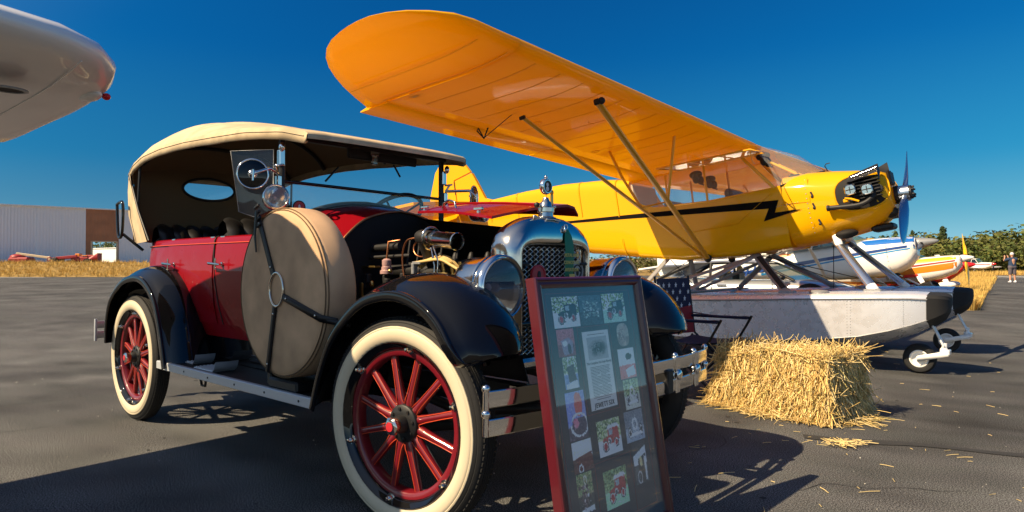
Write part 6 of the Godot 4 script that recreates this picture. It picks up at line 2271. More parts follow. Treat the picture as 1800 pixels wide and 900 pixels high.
func floats(t: Node3D):
	var st := [[1.80, 0.745, 0.52, 0.44, 0.21], [1.68, 0.750, 0.47, 0.37, 0.265], [1.5, 0.748, 0.41, 0.30, 0.305], [1.25, 0.742, 0.345, 0.22, 0.335], [0.8, 0.727, 0.28, 0.14, 0.35], [0.2, 0.70, 0.24, 0.105, 0.36], [-0.6, 0.668, 0.225, 0.095, 0.36], [-1.2, 0.645, 0.225, 0.095, 0.355], [-1.205, 0.645, 0.28, 0.17, 0.352], [-2.2, 0.62, 0.36, 0.27, 0.30], [-3.3, 0.60, 0.50, 0.47, 0.18]]
	for zc in [0.88, -1.12]:
		var s := MB.new()
		var deck := []
		var sa := []
		var sb := []
		var bo := []
		for q in st:
			var w: float = q[4]
			deck.append([Vector3(q[0], q[1] - 0.035, zc + w), Vector3(q[0], q[1] - 0.004, zc + w * 0.96), Vector3(q[0], q[1] + 0.012, zc + w * 0.8), Vector3(q[0], q[1] + 0.03, zc), Vector3(q[0], q[1] + 0.012, zc - w * 0.8), Vector3(q[0], q[1] - 0.004, zc - w * 0.96), Vector3(q[0], q[1] - 0.035, zc - w)])
			sa.append([Vector3(q[0], q[1] - 0.035, zc + w), Vector3(q[0], lerpf(q[1], q[2], 0.5), zc + w * 1.005), Vector3(q[0], q[2], zc + w)])
			sb.append([Vector3(q[0], q[1] - 0.035, zc - w), Vector3(q[0], lerpf(q[1], q[2], 0.5), zc - w * 1.005), Vector3(q[0], q[2], zc - w)])
			bo.append([Vector3(q[0], q[2], zc + w), Vector3(q[0], lerpf(q[2], q[3], 0.6), zc + w * 0.55), Vector3(q[0], q[3], zc), Vector3(q[0], lerpf(q[2], q[3], 0.6), zc - w * 0.55), Vector3(q[0], q[2], zc - w)])
		s.patch(deck); s.patch(sa); s.patch(sb); s.patch(bo)
		s.fan([deck[-1][0], deck[-1][3], deck[-1][6], bo[-1][4], bo[-1][2], bo[-1][0]])
		var f := part("float_hull", s, M.aluminium, t)
		f.set_meta("label", "near float with straw bale before it" if zc > 0 else "far float")
		s = MB.new()
		var ra := []
		var rb := []
		for q in st.slice(0, 8):
			ra.append(Vector3(q[0], q[1] - 0.036, zc + q[4] + 0.003)); rb.append(Vector3(q[0], q[1] - 0.036, zc - q[4] - 0.003))
		s.tube(ra, 0.009, 6); s.tube(rb, 0.009, 6)
		var ka := []
		for q in st.slice(0, 8): ka.append(Vector3(q[0], q[2], zc + q[4]))
		s.tube(ka, 0.007, 6)
		part("gunwale_strip", s, M.dull_aluminium, f)
		if zc > 0:
			s = MB.new()
			for q in [1.62, 1.18, 1.15, 0.72, 0.35, 0.31, -0.05, -0.38, -0.42, -0.8]:
				for k in 13:
					var y := lerpf(lerp_tab(st, q, 1) - 0.06, lerp_tab(st, q, 2) + 0.01, k / 12.0)
					s.box(Vector3(q, y, zc + lerp_tab(st, q, 4) * (1.0 + 0.004 * sin(k / 12.0 * PI)) + 0.001), Vector3(0.006, 0.006, 0.003))
			for k in 90:
				var xx := 1.75 - k * 0.033
				s.box(Vector3(xx, lerp_tab(st, xx, 1) - 0.055, zc + lerp_tab(st, xx, 4) + 0.001), Vector3(0.005, 0.005, 0.003))
			var rv := part("float_rivets", s, M.dull_aluminium, f)
			rv.set_meta("kind", "stuff")
		# black bow bumper
		s = MB.new()
		var rings := []
		for q in [[1.795, 0.752, 0.515, 0.43, 0.218], [1.87, 0.75, 0.55, 0.47, 0.19], [1.93, 0.745, 0.585, 0.52, 0.145], [1.965, 0.735, 0.63, 0.59, 0.085], [1.975, 0.72, 0.66, 0.64, 0.04]]:
			var w: float = q[4]
			rings.append([Vector3(q[0], q[1] + 0.022, zc), Vector3(q[0], q[1], zc + w * 0.85), Vector3(q[0], q[1] - 0.03, zc + w), Vector3(q[0], q[2], zc + w), Vector3(q[0], q[3], zc), Vector3(q[0], q[2], zc - w), Vector3(q[0], q[1] - 0.03, zc - w), Vector3(q[0], q[1], zc - w * 0.85)])
		for k in 8:
			var strip := []
			for r in rings: strip.append([r[k], r[(k + 1) % 8]])
			s.patch(strip)
		s.fan(rings[-1])
		part("bow_bumper", s, M.rubber, f)
		# nose gear
		s = MB.new()
		s.tube([Vector3(1.80, 0.50, zc - 0.03), Vector3(1.91, 0.27, zc - 0.03)], 0.010, 8)
		s.tube([Vector3(1.80, 0.50, zc + 0.03), Vector3(1.91, 0.27, zc + 0.03)], 0.010, 8)
		s.lathe([Vector2(0.0, 0.0), Vector2(0.034, 0.0), Vector2(0.034, 0.04), Vector2(0.022, 0.06), Vector2(0.022, 0.10), Vector2(0.0, 0.10)], Vector3(1.905, 0.20, zc), Vector3(0.1, 1, 0), 14)
		for e in [-1, 1]:
			s.loft([[Vector3(1.95, 0.235, zc + 0.055 * e), Vector3(1.95, 0.185, zc + 0.055 * e), Vector3(1.95, 0.185, zc + 0.068 * e), Vector3(1.95, 0.235, zc + 0.068 * e)], [Vector3(1.70, 0.17, zc + 0.075 * e), Vector3(1.70, 0.115, zc + 0.075 * e), Vector3(1.70, 0.115, zc + 0.09 * e), Vector3(1.70, 0.17, zc + 0.09 * e)]])
		s.box(Vector3(1.93, 0.215, zc), Vector3(0.06, 0.05, 0.13), 0.008)
		var ng := part("nose_gear_fork", s, M.white_paint, f)
		s = MB.new()
		var c := Vector3(1.71, 0.142, zc)
		var Z := Vector3(0, 0, 1)
		s.lathe([Vector2(0.075, -0.045), Vector2(0.10, -0.055), Vector2(0.125, -0.05), Vector2(0.14, -0.025), Vector2(0.142, 0.0), Vector2(0.14, 0.025), Vector2(0.125, 0.05), Vector2(0.10, 0.055), Vector2(0.075, 0.045)], c, Z, 36, true)
		part("nose_wheel_tyre", s, M.rubber, ng)
		s = MB.new()
		s.lathe([Vector2(0.078, -0.044), Vector2(0.082, 0.05), Vector2(0.072, 0.052), Vector2(0.06, 0.03), Vector2(0.03, 0.028), Vector2(0.025, 0.06), Vector2(0.0, 0.062)], c, Z, 28)
		s.lathe([Vector2(0.078, 0.044), Vector2(0.082, -0.05), Vector2(0.072, -0.052), Vector2(0.06, -0.03), Vector2(0.03, -0.028), Vector2(0.025, -0.06), Vector2(0.0, -0.062)], c, Z, 28)
		part("nose_wheel_rim", s, M.white_paint, ng)
		s = MB.new()
		s.loft([[Vector3(-3.2, 0.5, zc - 0.01), Vector3(-3.2, 0.5, zc + 0.01), Vector3(-3.2, 0.25, zc + 0.01), Vector3(-3.2, 0.25, zc - 0.01)], [Vector3(-3.4, 0.45, zc - 0.01), Vector3(-3.4, 0.45, zc + 0.01), Vector3(-3.4, 0.28, zc + 0.01), Vector3(-3.4, 0.28, zc - 0.01)]])
		part("water_rudder", s, M.dull_aluminium, f)
		# deck fittings
		s = MB.new()
		for q in [[0.52, 0.12], [1.31, 0.0], [-0.75, 0.05], [-1.35, 0.0]]:
			s.box(Vector3(q[0], lerp_tab(st, q[0], 1) + 0.03, zc + (q[1] - 0.02) * signf(zc)), Vector3(0.16, 0.035, 0.10), 0.008)
		s.lathe([Vector2(0.0, 0.0), Vector2(0.09, 0.0), Vector2(0.10, 0.012), Vector2(0.08, 0.03), Vector2(0.0, 0.035)], Vector3(0.85, lerp_tab(st, 0.85, 1) + 0.015, zc + 0.16), Vector3.UP, 18)
		part("deck_fitting", s, M.dull_aluminium, f)
		# struts up to the fuselage
		var sd := signf(zc)
		var zi: float = zc - 0.10 * sd
		var set := [[Vector3(0.83, 1.30, 0.28 * sd), Vector3(1.31, 0.77, zi), 0.046, "front_float_strut"], [Vector3(-0.04, 1.15, 0.30 * sd), Vector3(0.50, 0.73, zc + 0.05 * sd), 0.05, "main_float_strut"], [Vector3(-0.06, 1.14, 0.30 * sd), Vector3(-0.75, 0.70, zi), 0.038, "diagonal_float_strut"], [Vector3(0.0, 1.15, 0.28 * sd), Vector3(-1.32, 0.68, zi), 0.026, "diagonal_float_strut"], [Vector3(-1.16, 1.11, 0.34 * sd), Vector3(-1.36, 0.68, zi), 0.036, "rear_float_strut"]]
		for q in set:
			s = MB.new()
			s.tube([q[0], q[1]], q[2], 14, true, 0.42, Vector3(1, 0, 0))
			var str := part(q[3], s, M.polished_strut if q[3] == "front_float_strut" else M.dull_aluminium, t)
			if q[3] == "main_float_strut":
				s = MB.new()
				var dd: Vector3 = (q[1] - q[0]).normalized()
				var sx := (Vector3(1, 0, 0) - dd * dd.x).normalized()
				var nn := dd.cross(sx).normalized() * sd
				if nn.z * sd < 0: nn = -nn
				s.box(q[0].lerp(q[1], 0.5) + nn * 0.024, Vector3(0.055, (q[1] - q[0]).length() * 0.82, 0.006), 0.002, Basis(sx, dd, sx.cross(dd)))
				part("step_tread", s, M.rubber, str)
			if q[3] == "front_float_strut":
				s = MB.new()
				s.tube([q[0] + Vector3(0, 0.06, 0), q[0].lerp(q[1], 0.10)], 0.042, 12, true, 0.6, Vector3(1, 0, 0))
				part("strut_collar", s, M.white_paint, str)
				s = MB.new()
				s.tube([q[0].lerp(q[1], 0.9), q[1]], 0.05, 12, true, 0.55, Vector3(1, 0, 0))
				part("strut_collar", s, M.white_paint, str)
		s = MB.new()
		s.box(Vector3(-1.15, 1.13, 0.36 * sd), Vector3(0.15, 0.05, 0.012), 0.003)
		for k in 4: s.ball(Vector3(-1.20 + k * 0.035, 1.14 + 0.012 * (k % 2), 0.367 * sd), Vector3(0.008, 0.008, 0.006), 6, 4)
		part("strut_attach_plate", s, M.cub_yellow, t)
	for xx in [0.50, -0.75]:
		var s := MB.new()
		s.tube([Vector3(xx, 0.70, 0.66), Vector3(xx, 0.70, -0.90)], 0.036, 12, true, 0.5, Vector3(1, 0, 0))
		part("spreader_bar", s, M.dull_aluminium, t)
	var s := MB.new()
	for q in [[Vector3(-1.14, 1.10, 0.3), Vector3(-1.34, 0.72, -0.9)], [Vector3(-1.14, 1.10, -0.3), Vector3(-1.34, 0.72, 0.7)], [Vector3(0.80, 1.28, 0.25), Vector3(0.52, 0.74, -0.9)], [Vector3(0.0, 1.14, 0.25), Vector3(1.25, 0.76, -0.95)], [Vector3(-0.1, 1.14, -0.25), Vector3(1.25, 0.76, 0.75)]]:
		s.tube([q[0], q[1]], 0.005, 5)
	part("bracing_wire", s, M.iron, t)
# ------------------------------------------------------------------ parked light planes behind
func light_plane(called: String, label: String, hub: Vector3, yaw: float, pitch: float, d: Dictionary) -> Node3D:
	var t := thing(called, label, "plane", Vector3(hub.x, 0, hub.z), -yaw)
	var C := Transform3D(Basis(Vector3(0, 0, 1), deg_to_rad(pitch)), Vector3(0, hub.y, 0))
	var nb = func() -> MB:
		var m := MB.new()
		m.x = C
		return m
	var s: MB = nb.call()
	var tab: Array = d.tab
	var e: float = d.get("e", 3.0)
	var rings := []
	for i in 41:
		var xx := lerpf(tab[0][0], tab[-1][0], pow(i / 40.0, 1.3))
		rings.append(sring(xx, lerp_tab(tab, xx, 1), lerp_tab(tab, xx, 2), lerp_tab(tab, xx, 3), e, 32))
	s.loft(rings)
	part("fuselage", s, d.body, t)
	for b in d.get("bands", []):
		s = nb.call()
		band(s, tab, e, b[2], b[3], b[4] if b.size() > 4 else 0.006, [1.0, -1.0], 24, 6)
		part(b[0], s, b[1], t)
	for b in d.get("windows", []):
		s = nb.call()
		band(s, tab, e, b[0], b[1], 0.012, [1.0], 8, 4)
		part("side_window", s, M.tint_pane, t)
	if d.has("cabin"):
		# raised cabin with sloping windshield: [x front base, x front top, x rear top, x rear base, y roof, half width]
		var c: Array = d.cabin
		var yb0 := lerp_tab(tab, c[0], 1) - 0.10
		var w: float = c[5]
		s = nb.call()
		s.loft([[Vector3(c[1], c[4], w * 0.86), Vector3(c[2], c[4], w * 0.86), Vector3(c[2], c[4], -w * 0.86), Vector3(c[1], c[4], -w * 0.86)], [Vector3(c[1], c[4] - 0.07, w * 0.93), Vector3(c[2] - 0.05, c[4] - 0.07, w * 0.93), Vector3(c[2] - 0.05, c[4] - 0.07, -w * 0.93), Vector3(c[1], c[4] - 0.07, -w * 0.93)]])
		var rr := []
		for k in 5: rr.append([Vector3(lerpf(c[2], c[3], k / 4.0), lerpf(c[4], lerp_tab(tab, c[3], 1) - 0.05, k / 4.0), w * lerpf(0.88, 0.7, k / 4.0)), Vector3(lerpf(c[2], c[3], k / 4.0), lerpf(c[4], lerp_tab(tab, c[3], 1), k / 4.0), 0.0), Vector3(lerpf(c[2], c[3], k / 4.0), lerpf(c[4], lerp_tab(tab, c[3], 1) - 0.05, k / 4.0), -w * lerpf(0.88, 0.7, k / 4.0))])
		s.patch(rr)
		part("cabin_roof", s, d.body, t)
		s = nb.call()
		var a := []
		var b2 := []
		for k in 9:
			var u := k / 4.0 - 1.0
			a.append(Vector3(c[0] - 0.25 * u * u, yb0 + 0.12 * (1 - u * u), w * 0.95 * u)); b2.append(Vector3(c[1] + 0.03, c[4] - 0.03, w * 0.9 * u))
		s.patch([a, b2])
		part("windshield", s, M.green_pane, t)
		s = nb.call()
		for sd in [1.0, -1.0]:
			for q in [[c[0] - 0.28, c[1] - 0.06], [lerpf(c[0], c[3], 0.48), lerpf(c[1], c[2], 0.40)], [lerpf(c[0], c[3], 0.72), c[2] + 0.1]]:
				s.tube([Vector3(q[0], yb0, w * 0.97 * sd), Vector3(q[1], c[4] - 0.03, w * 0.9 * sd)], 0.025, 6)
		part("cabin_post", s, d.body, t)
		s = nb.call()
		for sd in [1.0, -1.0]:
			s.flat(Vector3(c[0] - 0.28, yb0, w * 0.96 * sd), Vector3(c[3], yb0, w * 0.9 * sd), Vector3(c[2], c[4] - 0.05, w * 0.89 * sd), Vector3(c[1] - 0.06, c[4] - 0.05, w * 0.89 * sd))
		part("side_window", s, M.tint_pane, t)
		s = nb.call()
		for zz in [0.22, -0.22]: s.box(Vector3(lerpf(c[0], c[3], 0.5), yb0 + 0.02, zz), Vector3(0.12, 0.55, 0.36), 0.04)
		s.box(Vector3(c[0] - 0.35, yb0 + 0.02, 0), Vector3(0.12, 0.1, w * 1.7), 0.03)
		part("cabin_seat", s, M.leather, t)
	if d.has("wing"):
		# [x leading edge at root, y, chord, half span, inner z]
		var q: Array = d.wing
		for sd in [1.0, -1.0]:
			s = nb.call()
			var st := []
			for z in [q[4], q[3] * 0.45, q[3] * 0.8, q[3] * 0.97, q[3]]:
				var k: float = 1.0 if z < q[3] * 0.5 else lerpf(1.0, 0.72, (z - q[3] * 0.45) / (q[3] * 0.55))
				st.append([z, q[0] - (0.0 if z < q[3] * 0.98 else 0.12), q[0] - q[2] * k, q[1] + z * 0.025, q[1] + z * 0.025 - 0.03, 1.2])
			wing_loft(s, st, 0.0, 1.0, sd)
			part("wing", s, d.get("wing_mat", d.body), t)
			if d.get("strut", true):
				s = nb.call()
				s.tube([Vector3(q[0] - 0.5, lerp_tab(tab, q[0] - 0.5, 2) + 0.15, lerp_tab(tab, q[0] - 0.5, 3) * sd), Vector3(q[0] - 0.55, q[1] + 0.02, q[3] * 0.5 * sd)], 0.05, 10, true, 0.4, Vector3(1, 0, 0))
				part("wing_strut", s, d.body, t)
	if d.has("tail"):
		# [x of rudder edge, y base, height, chord, half span]
		var q: Array = d.tail
		var fp := PackedVector2Array([Vector2(q[0] + q[3] * 1.9, q[1]), Vector2(q[0] + q[3] * 1.1, q[1] + 0.12), Vector2(q[0] + q[3] * 0.75, q[1] + q[2]), Vector2(q[0] + q[3] * 0.45, q[1] + q[2]), Vector2(q[0] + q[3] * 0.45, q[1] - 0.05)])
		var rp := PackedVector2Array([Vector2(q[0] + q[3] * 0.43, q[1] + q[2]), Vector2(q[0] + 0.12, q[1] + q[2]), Vector2(q[0], q[1] - 0.1), Vector2(q[0] + 0.12, q[1] - 0.38), Vector2(q[0] + q[3] * 0.43, q[1] - 0.3)])
		for w in [[fp, "tail_fin", 0.035], [rp, "rudder", 0.03]]:
			s = nb.call()
			s.prism(w[0], w[2] * 2, Transform3D(Basis.IDENTITY, Vector3(0, 0, -w[2])))
			if d.get("ribbed", false):
				for k in 9:
					var y: float = q[1] - 0.1 + k * 0.09
					for sd in [1.0, -1.0]: s.box(Vector3(q[0] + (0.3 if w[1] == "rudder" else q[3] * 0.7), y, (w[2] + 0.004) * sd), Vector3(0.5 if w[1] == "rudder" else 0.6, 0.02, 0.012))
			part(w[1], s, d.get("tail_mat", d.body), t)
		for sd in [1.0, -1.0]:
			s = nb.call()
			s.prism(PackedVector2Array([Vector2(q[0] + q[3] * 1.2, 0.05 * sd), Vector2(q[0] + q[3] * 0.9, q[4] * sd), Vector2(q[0] + 0.1, q[4] * sd), Vector2(q[0] + 0.15, 0.05 * sd)]), 0.05, Transform3D(Basis(Vector3.RIGHT, Vector3(0, 0, 1), Vector3.UP), Vector3(0, q[1] - 0.05, 0)))
			part("tailplane", s, d.get("tail_mat", d.body), t)
		s = nb.call()
		s.tube([Vector3(q[0] + q[3] * 0.8, q[1] - 0.35, 0), Vector3(q[0] + q[3] * 0.4, q[1] - 0.55, 0)], 0.02, 6)
		s.lathe([Vector2(0.03, -0.03), Vector2(0.1, -0.03), Vector2(0.1, 0.03), Vector2(0.03, 0.03)], Vector3(q[0] + q[3] * 0.4, q[1] - 0.6, 0), Vector3(0, 0, 1), 16, true)
		part("tail_wheel", s, M.rubber, t)
	if d.has("spinner"):
		var q: Array = d.spinner   # radius, length, material, blade length, blade material, blade angle
		s = nb.call()
		var pr := []
		for k in 11:
			var u := k / 10.0
			pr.append(Vector2(q[0] * sqrt(1.0 - u) * (1.0 - 0.15 * u), 0.03 + q[1] * u))
		pr.push_front(Vector2(q[0], -0.05))
		s.lathe(pr, Vector3(0.03, 0, 0), Vector3(1, 0, 0), 28)
		var sp := part("spinner", s, q[2], t)
		s = nb.call()
		s.lathe([Vector2(q[0] * 1.02, -0.07), Vector2(q[0] * 0.5, -0.10), Vector2(0, -0.10)], Vector3(0.03, 0, 0), Vector3(1, 0, 0), 24)
		for k in q[6]:
			var a: float = q[5] + TAU * k / q[6]
			s.lathe([Vector2(0.06, 0.0), Vector2(0.05, 0.02), Vector2(0.0, 0.021)], Vector3(0.12, cos(a) * q[0] * 0.80, -sin(a) * q[0] * 0.80), Vector3(0, cos(a), -sin(a)), 12)
		part("blade_root", s, M.iron, sp)
		for k in q[6]:
			var a: float = q[5] + TAU * k / q[6]
			s = nb.call()
			prop_blade(s, Vector3(0.12, 0, 0), Vector3(0, cos(a), -sin(a)), Vector3(1, 0, 0), q[3], 0.085)
			part("propeller_blade", s, q[4], sp)
	if d.has("gear"):
		# [x top, y top, z top, x wheel, y wheel, z wheel, radius]
		var q: Array = d.gear
		for sd in [1.0, -1.0]:
			s = nb.call()
			s.tube([Vector3(q[0], q[1], q[2] * sd), Vector3(lerpf(q[0], q[3], 0.6), lerpf(q[1], q[4], 0.5), lerpf(q[2], q[5], 0.55) * sd), Vector3(q[3], q[4], (q[5] - 0.06) * sd)], [0.10, 0.075, 0.045], 10, true, 0.4, Vector3(1, 0, 0))
			if d.get("vee", false): s.tube([Vector3(q[0] - 0.42, q[1] - 0.02, q[2] * sd), Vector3(q[3] - 0.05, q[4] + 0.05, (q[5] - 0.08) * sd)], 0.035, 8)
			var lg := part("landing_leg", s, d.get("gear_mat", d.body), t)
			s = nb.call()
			s.lathe([Vector2(q[6] * 0.45, -0.07), Vector2(q[6] * 0.8, -0.085), Vector2(q[6] * 0.97, -0.05), Vector2(q[6], 0.0), Vector2(q[6] * 0.97, 0.05), Vector2(q[6] * 0.8, 0.085), Vector2(q[6] * 0.45, 0.07)], Vector3(q[3], q[4], q[5] * sd), Vector3(0, 0, 1), 28, true)
			part("main_wheel", s, M.rubber, lg)
			s = nb.call()
			s.lathe([Vector2(0.0, 0.06), Vector2(q[6] * 0.2, 0.06), Vector2(q[6] * 0.25, 0.03), Vector2(q[6] * 0.42, 0.03), Vector2(q[6] * 0.47, 0.075), Vector2(q[6] * 0.47, -0.075), Vector2(q[6] * 0.42, -0.03), Vector2(0.0, -0.03)], Vector3(q[3], q[4], q[5] * sd), Vector3(0, 0, sd), 20)
			part("wheel_hub", s, M.dull_aluminium, lg)
			if d.get("pants", false):
				s = nb.call()
				s.ball(Vector3(q[3] - 0.1, q[4] + 0.10, q[5] * sd), Vector3(q[6] * 1.9, q[6] * 0.75, 0.13), 18, 10)
				part("wheel_fairing", s, d.get("gear_mat", d.body), lg)
	return t

func blue_white_plane():
	var tab := [[0.0, 0.17, -0.36, 0.34], [-0.03, 0.20, -0.42, 0.40], [-0.2, 0.225, -0.64, 0.47], [-0.5, 0.265, -0.78, 0.51], [-0.9, 0.30, -0.835, 0.53], [-1.4, 0.32, -0.83, 0.55], [-2.2, 0.30, -0.78, 0.57], [-3.2, 0.32, -0.63, 0.55], [-4.2, 0.42, -0.49, 0.44], [-5.4, 0.42, -0.33, 0.30], [-6.6, 0.40, -0.16, 0.17], [-7.7, 0.38, 0.02, 0.06]]
	var t := light_plane("blue_white_plane", "white high-wing plane with blue stripes, blue cowl top and pointed grey spinner", Vector3(11.67, 1.65, -19.5), 38.2, 8.0, {
		"tab": tab, "body": M.white_paint, "e": 3.0,
		"bands": [
			["blue_cowl_top", M.blue_trim, [[-0.02, 0.055], [-0.9, 0.10], [-1.22, 0.12]], [[-0.02, 0.3], [-0.6, 0.4], [-1.50, 0.4]], 0.006],
			["navy_stripe", M.navy_trim, [[-0.02, -0.085], [-2.0, -0.145], [-4.0, -0.245], [-5.4, -0.25]], [[-0.02, -0.025], [-2.0, -0.055], [-4.0, -0.115], [-5.4, -0.15]]],
			["light_blue_stripe", M.sky_trim, [[-0.02, -0.135], [-2.0, -0.22], [-4.0, -0.33], [-4.4, -0.35]], [[-0.02, -0.105], [-2.0, -0.175], [-4.0, -0.275], [-4.4, -0.29]]],
			["blue_tail_sweep", M.blue_trim, [[-4.8, -0.42], [-6.4, -0.22]], [[-4.8, -0.40], [-6.4, -0.12]]],
			["orange_mark", M.orange_trim, [[-3.35, 0.16], [-3.95, 0.11]], [[-3.35, 0.17], [-3.62, 0.29], [-3.95, 0.12]], 0.02]],
		"cabin": [-1.25, -2.05, -3.25, -4.35, 0.84, 0.55], "wing": [-1.95, 0.88, 1.55, 5.4, 0.0],
		"tail": [-8.15, 0.38, 1.35, 1.05, 1.7], "ribbed": true,
		"spinner": [0.17, 0.50, M.dull_aluminium, 1.02, M.blade_metal, 1.35, 2],
		"gear": [-1.5, -0.72, 0.45, -0.95, -1.42, 1.2, 0.22]})
	# registration on the tail cone, both sides
	var C := Transform3D(Basis(Vector3(0, 0, 1), deg_to_rad(8.0)), Vector3(0, 1.65, 0))
	for sd in [1.0, -1.0]:
		var o := part("registration", text("N3072C", 0.33, 0.008), M.navy_trim, t)
		var xa := Vector3(sd, 0.13 * sd, 0.13).normalized()
		o.transform = C * Transform3D(Basis(xa, Vector3(0.10 * sd, 1, 0).normalized(), xa.cross(Vector3(0.10 * sd, 1, 0).normalized())), Vector3(-5.0, -0.17, (side_z(tab, -5.0, -0.15, 3.0) + 0.012) * sd))
	var s := MB.new()
	s.x = C
	for sd in [1.0, -1.0]:
		s.tube([Vector3(-0.75, -0.70, 0.40 * sd), Vector3(-0.72, -0.30, 0.527 * sd), Vector3(-0.72, 0.10, 0.50 * sd)], 0.004, 4)
	for k in 5: s.ball(Vector3(-0.72, -0.55 + 0.14 * k, 0.525), Vector3(0.012, 0.012, 0.008), 6, 4)
	part("cowl_seam", s, M.dull_aluminium, t)
	s = MB.new()
	s.x = C
	s.tube([Vector3(-0.62, -0.78, 0.2), Vector3(-0.45, -0.90, 0.24)], 0.04, 8)
	part("exhaust_stub", s, M.iron, t)
	s = MB.new()
	s.x = C
	s.ball(Vector3(-1.75, 0.42, 0.2), Vector3(0.16, 0.10, 0.12), 10, 8)
	s.tube([Vector3(-1.6, 0.40, 0.3), Vector3(-1.75, 0.52, 0.1), Vector3(-1.9, 0.42, 0.0)], 0.04, 6)
	part("orange_cover", s, M.orange_trim, t)

func orange_plane():
	var tab := [[0.0, 0.10, -0.22, 0.28], [-0.03, 0.12, -0.28, 0.33], [-0.2, 0.14, -0.48, 0.39], [-0.6, 0.165, -0.60, 0.42], [-1.0, 0.18, -0.66, 0.44], [-1.7, 0.20, -0.66, 0.45], [-2.6, 0.30, -0.60, 0.42], [-4.0, 0.28, -0.42, 0.28], [-5.6, 0.26, -0.15, 0.06]]
	light_plane("orange_plane", "orange, gold and white taildragger with dark red stripe and white spinner", Vector3(15.27, 1.25, -23.0), 38.2, 7.0, {
		"tab": tab, "body": M.white_paint, "e": 3.0, "gear_mat": M.white_paint, "wing_mat": M.gold_trim,
		"bands": [
			["gold_upper", M.gold_trim, [[-0.01, 0.0], [-1.5, -0.02], [-3.0, -0.03]], [[-0.01, 0.3], [-1.5, 0.4], [-3.0, 0.4]], 0.006],
			["dark_red_stripe", M.dark_red_trim, [[-0.01, -0.065], [-1.5, -0.125], [-4.5, -0.2]], [[-0.01, -0.02], [-1.5, -0.065], [-4.5, -0.1]]],
			["orange_side", M.orange_trim, [[-0.01, -0.26], [-0.5, -0.33], [-1.5, -0.37], [-3.0, -0.38]], [[-0.01, -0.095], [-1.5, -0.155], [-3.0, -0.2]]],
			["orange_belly", M.orange_trim, [[-1.6, -0.64], [-2.6, -0.59], [-4.2, -0.40]], [[-1.6, -0.585], [-2.6, -0.53], [-4.2, -0.33]]]],
		"cabin": [-1.02, -1.75, -2.7, -3.6, 0.60, 0.43], "wing": [-1.7, 0.63, 1.4, 4.6, 0.0],
		"tail": [-6.3, 0.25, 1.0, 0.95, 1.4], "tail_mat": M.orange_trim,
		"spinner": [0.125, 0.32, M.white_paint, 0.85, M.gold_trim, 0.15, 2],
		"gear": [-1.30, -0.42, 0.42, -1.05, -0.885, 0.98, 0.215], "vee": true})

func red_plane():
	var tab := [[0.0, 0.06, -0.20, 0.24], [-0.03, 0.08, -0.24, 0.28], [-0.4, 0.12, -0.50, 0.36], [-1.2, 0.16, -0.66, 0.40], [-2.4, 0.20, -0.69, 0.40], [-3.6, 0.22, -0.50, 0.26], [-5.2, 0.2, -0.15, 0.06]]
	light_plane("red_plane", "glossy red low plane with white wheel fairings, half hidden behind the orange plane", Vector3(17.0, 1.02, -25.5), 38.2, 5.0, {
		"tab": tab, "body": M.plane_red, "e": 2.8, "gear_mat": M.white_paint,
		"bands": [["white_flash", M.white_paint, [[-0.02, -0.05], [-1.6, -0.12]], [[-0.02, -0.02], [-1.6, -0.05]]]],
		"wing": [-1.0, -0.36, 1.15, 3.6, 0.0], "strut": false,
		"tail": [-5.7, 0.2, 0.9, 0.85, 1.2],
		"spinner": [0.14, 0.34, M.plane_red, 0.80, M.gold_trim, 0.3, 2],
		"gear": [-0.6, -0.5, 0.3, -0.45, -0.80, 0.75, 0.18], "pants": true})

func far_plane():
	var tab := [[0.0, 0.14, -0.24, 0.3], [-0.05, 0.17, -0.3, 0.36], [-0.6, 0.22, -0.52, 0.46], [-1.6, 0.25, -0.58, 0.5], [-2.8, 0.28, -0.50, 0.42], [-4.2, 0.26, -0.2, 0.2], [-5.8, 0.25, 0.05, 0.06]]
	light_plane("far_white_plane", "small white low-wing plane with red trim parked far off before the bushes", Vector3(54.0, 1.15, -76.0), 62.0, 2.0, {
		"tab": tab, "body": M.white_paint, "bands": [["red_flash", M.plane_red, [[-0.1, -0.1], [-5.0, 0.05]], [[-0.1, 0.0], [-5.0, 0.16]]]],
		"cabin": [-1.0, -1.6, -2.5, -3.2, 0.68, 0.5], "wing": [-1.3, -0.42, 1.5, 4.6, 0.0], "strut": false,
		"tail": [-6.5, 0.22, 1.1, 0.95, 1.5], "spinner": [0.14, 0.3, M.plane_red, 0.9, M.iron, 0.4, 2],
		"gear": [-1.5, -0.5, 0.8, -1.5, -0.95, 1.3, 0.2]})

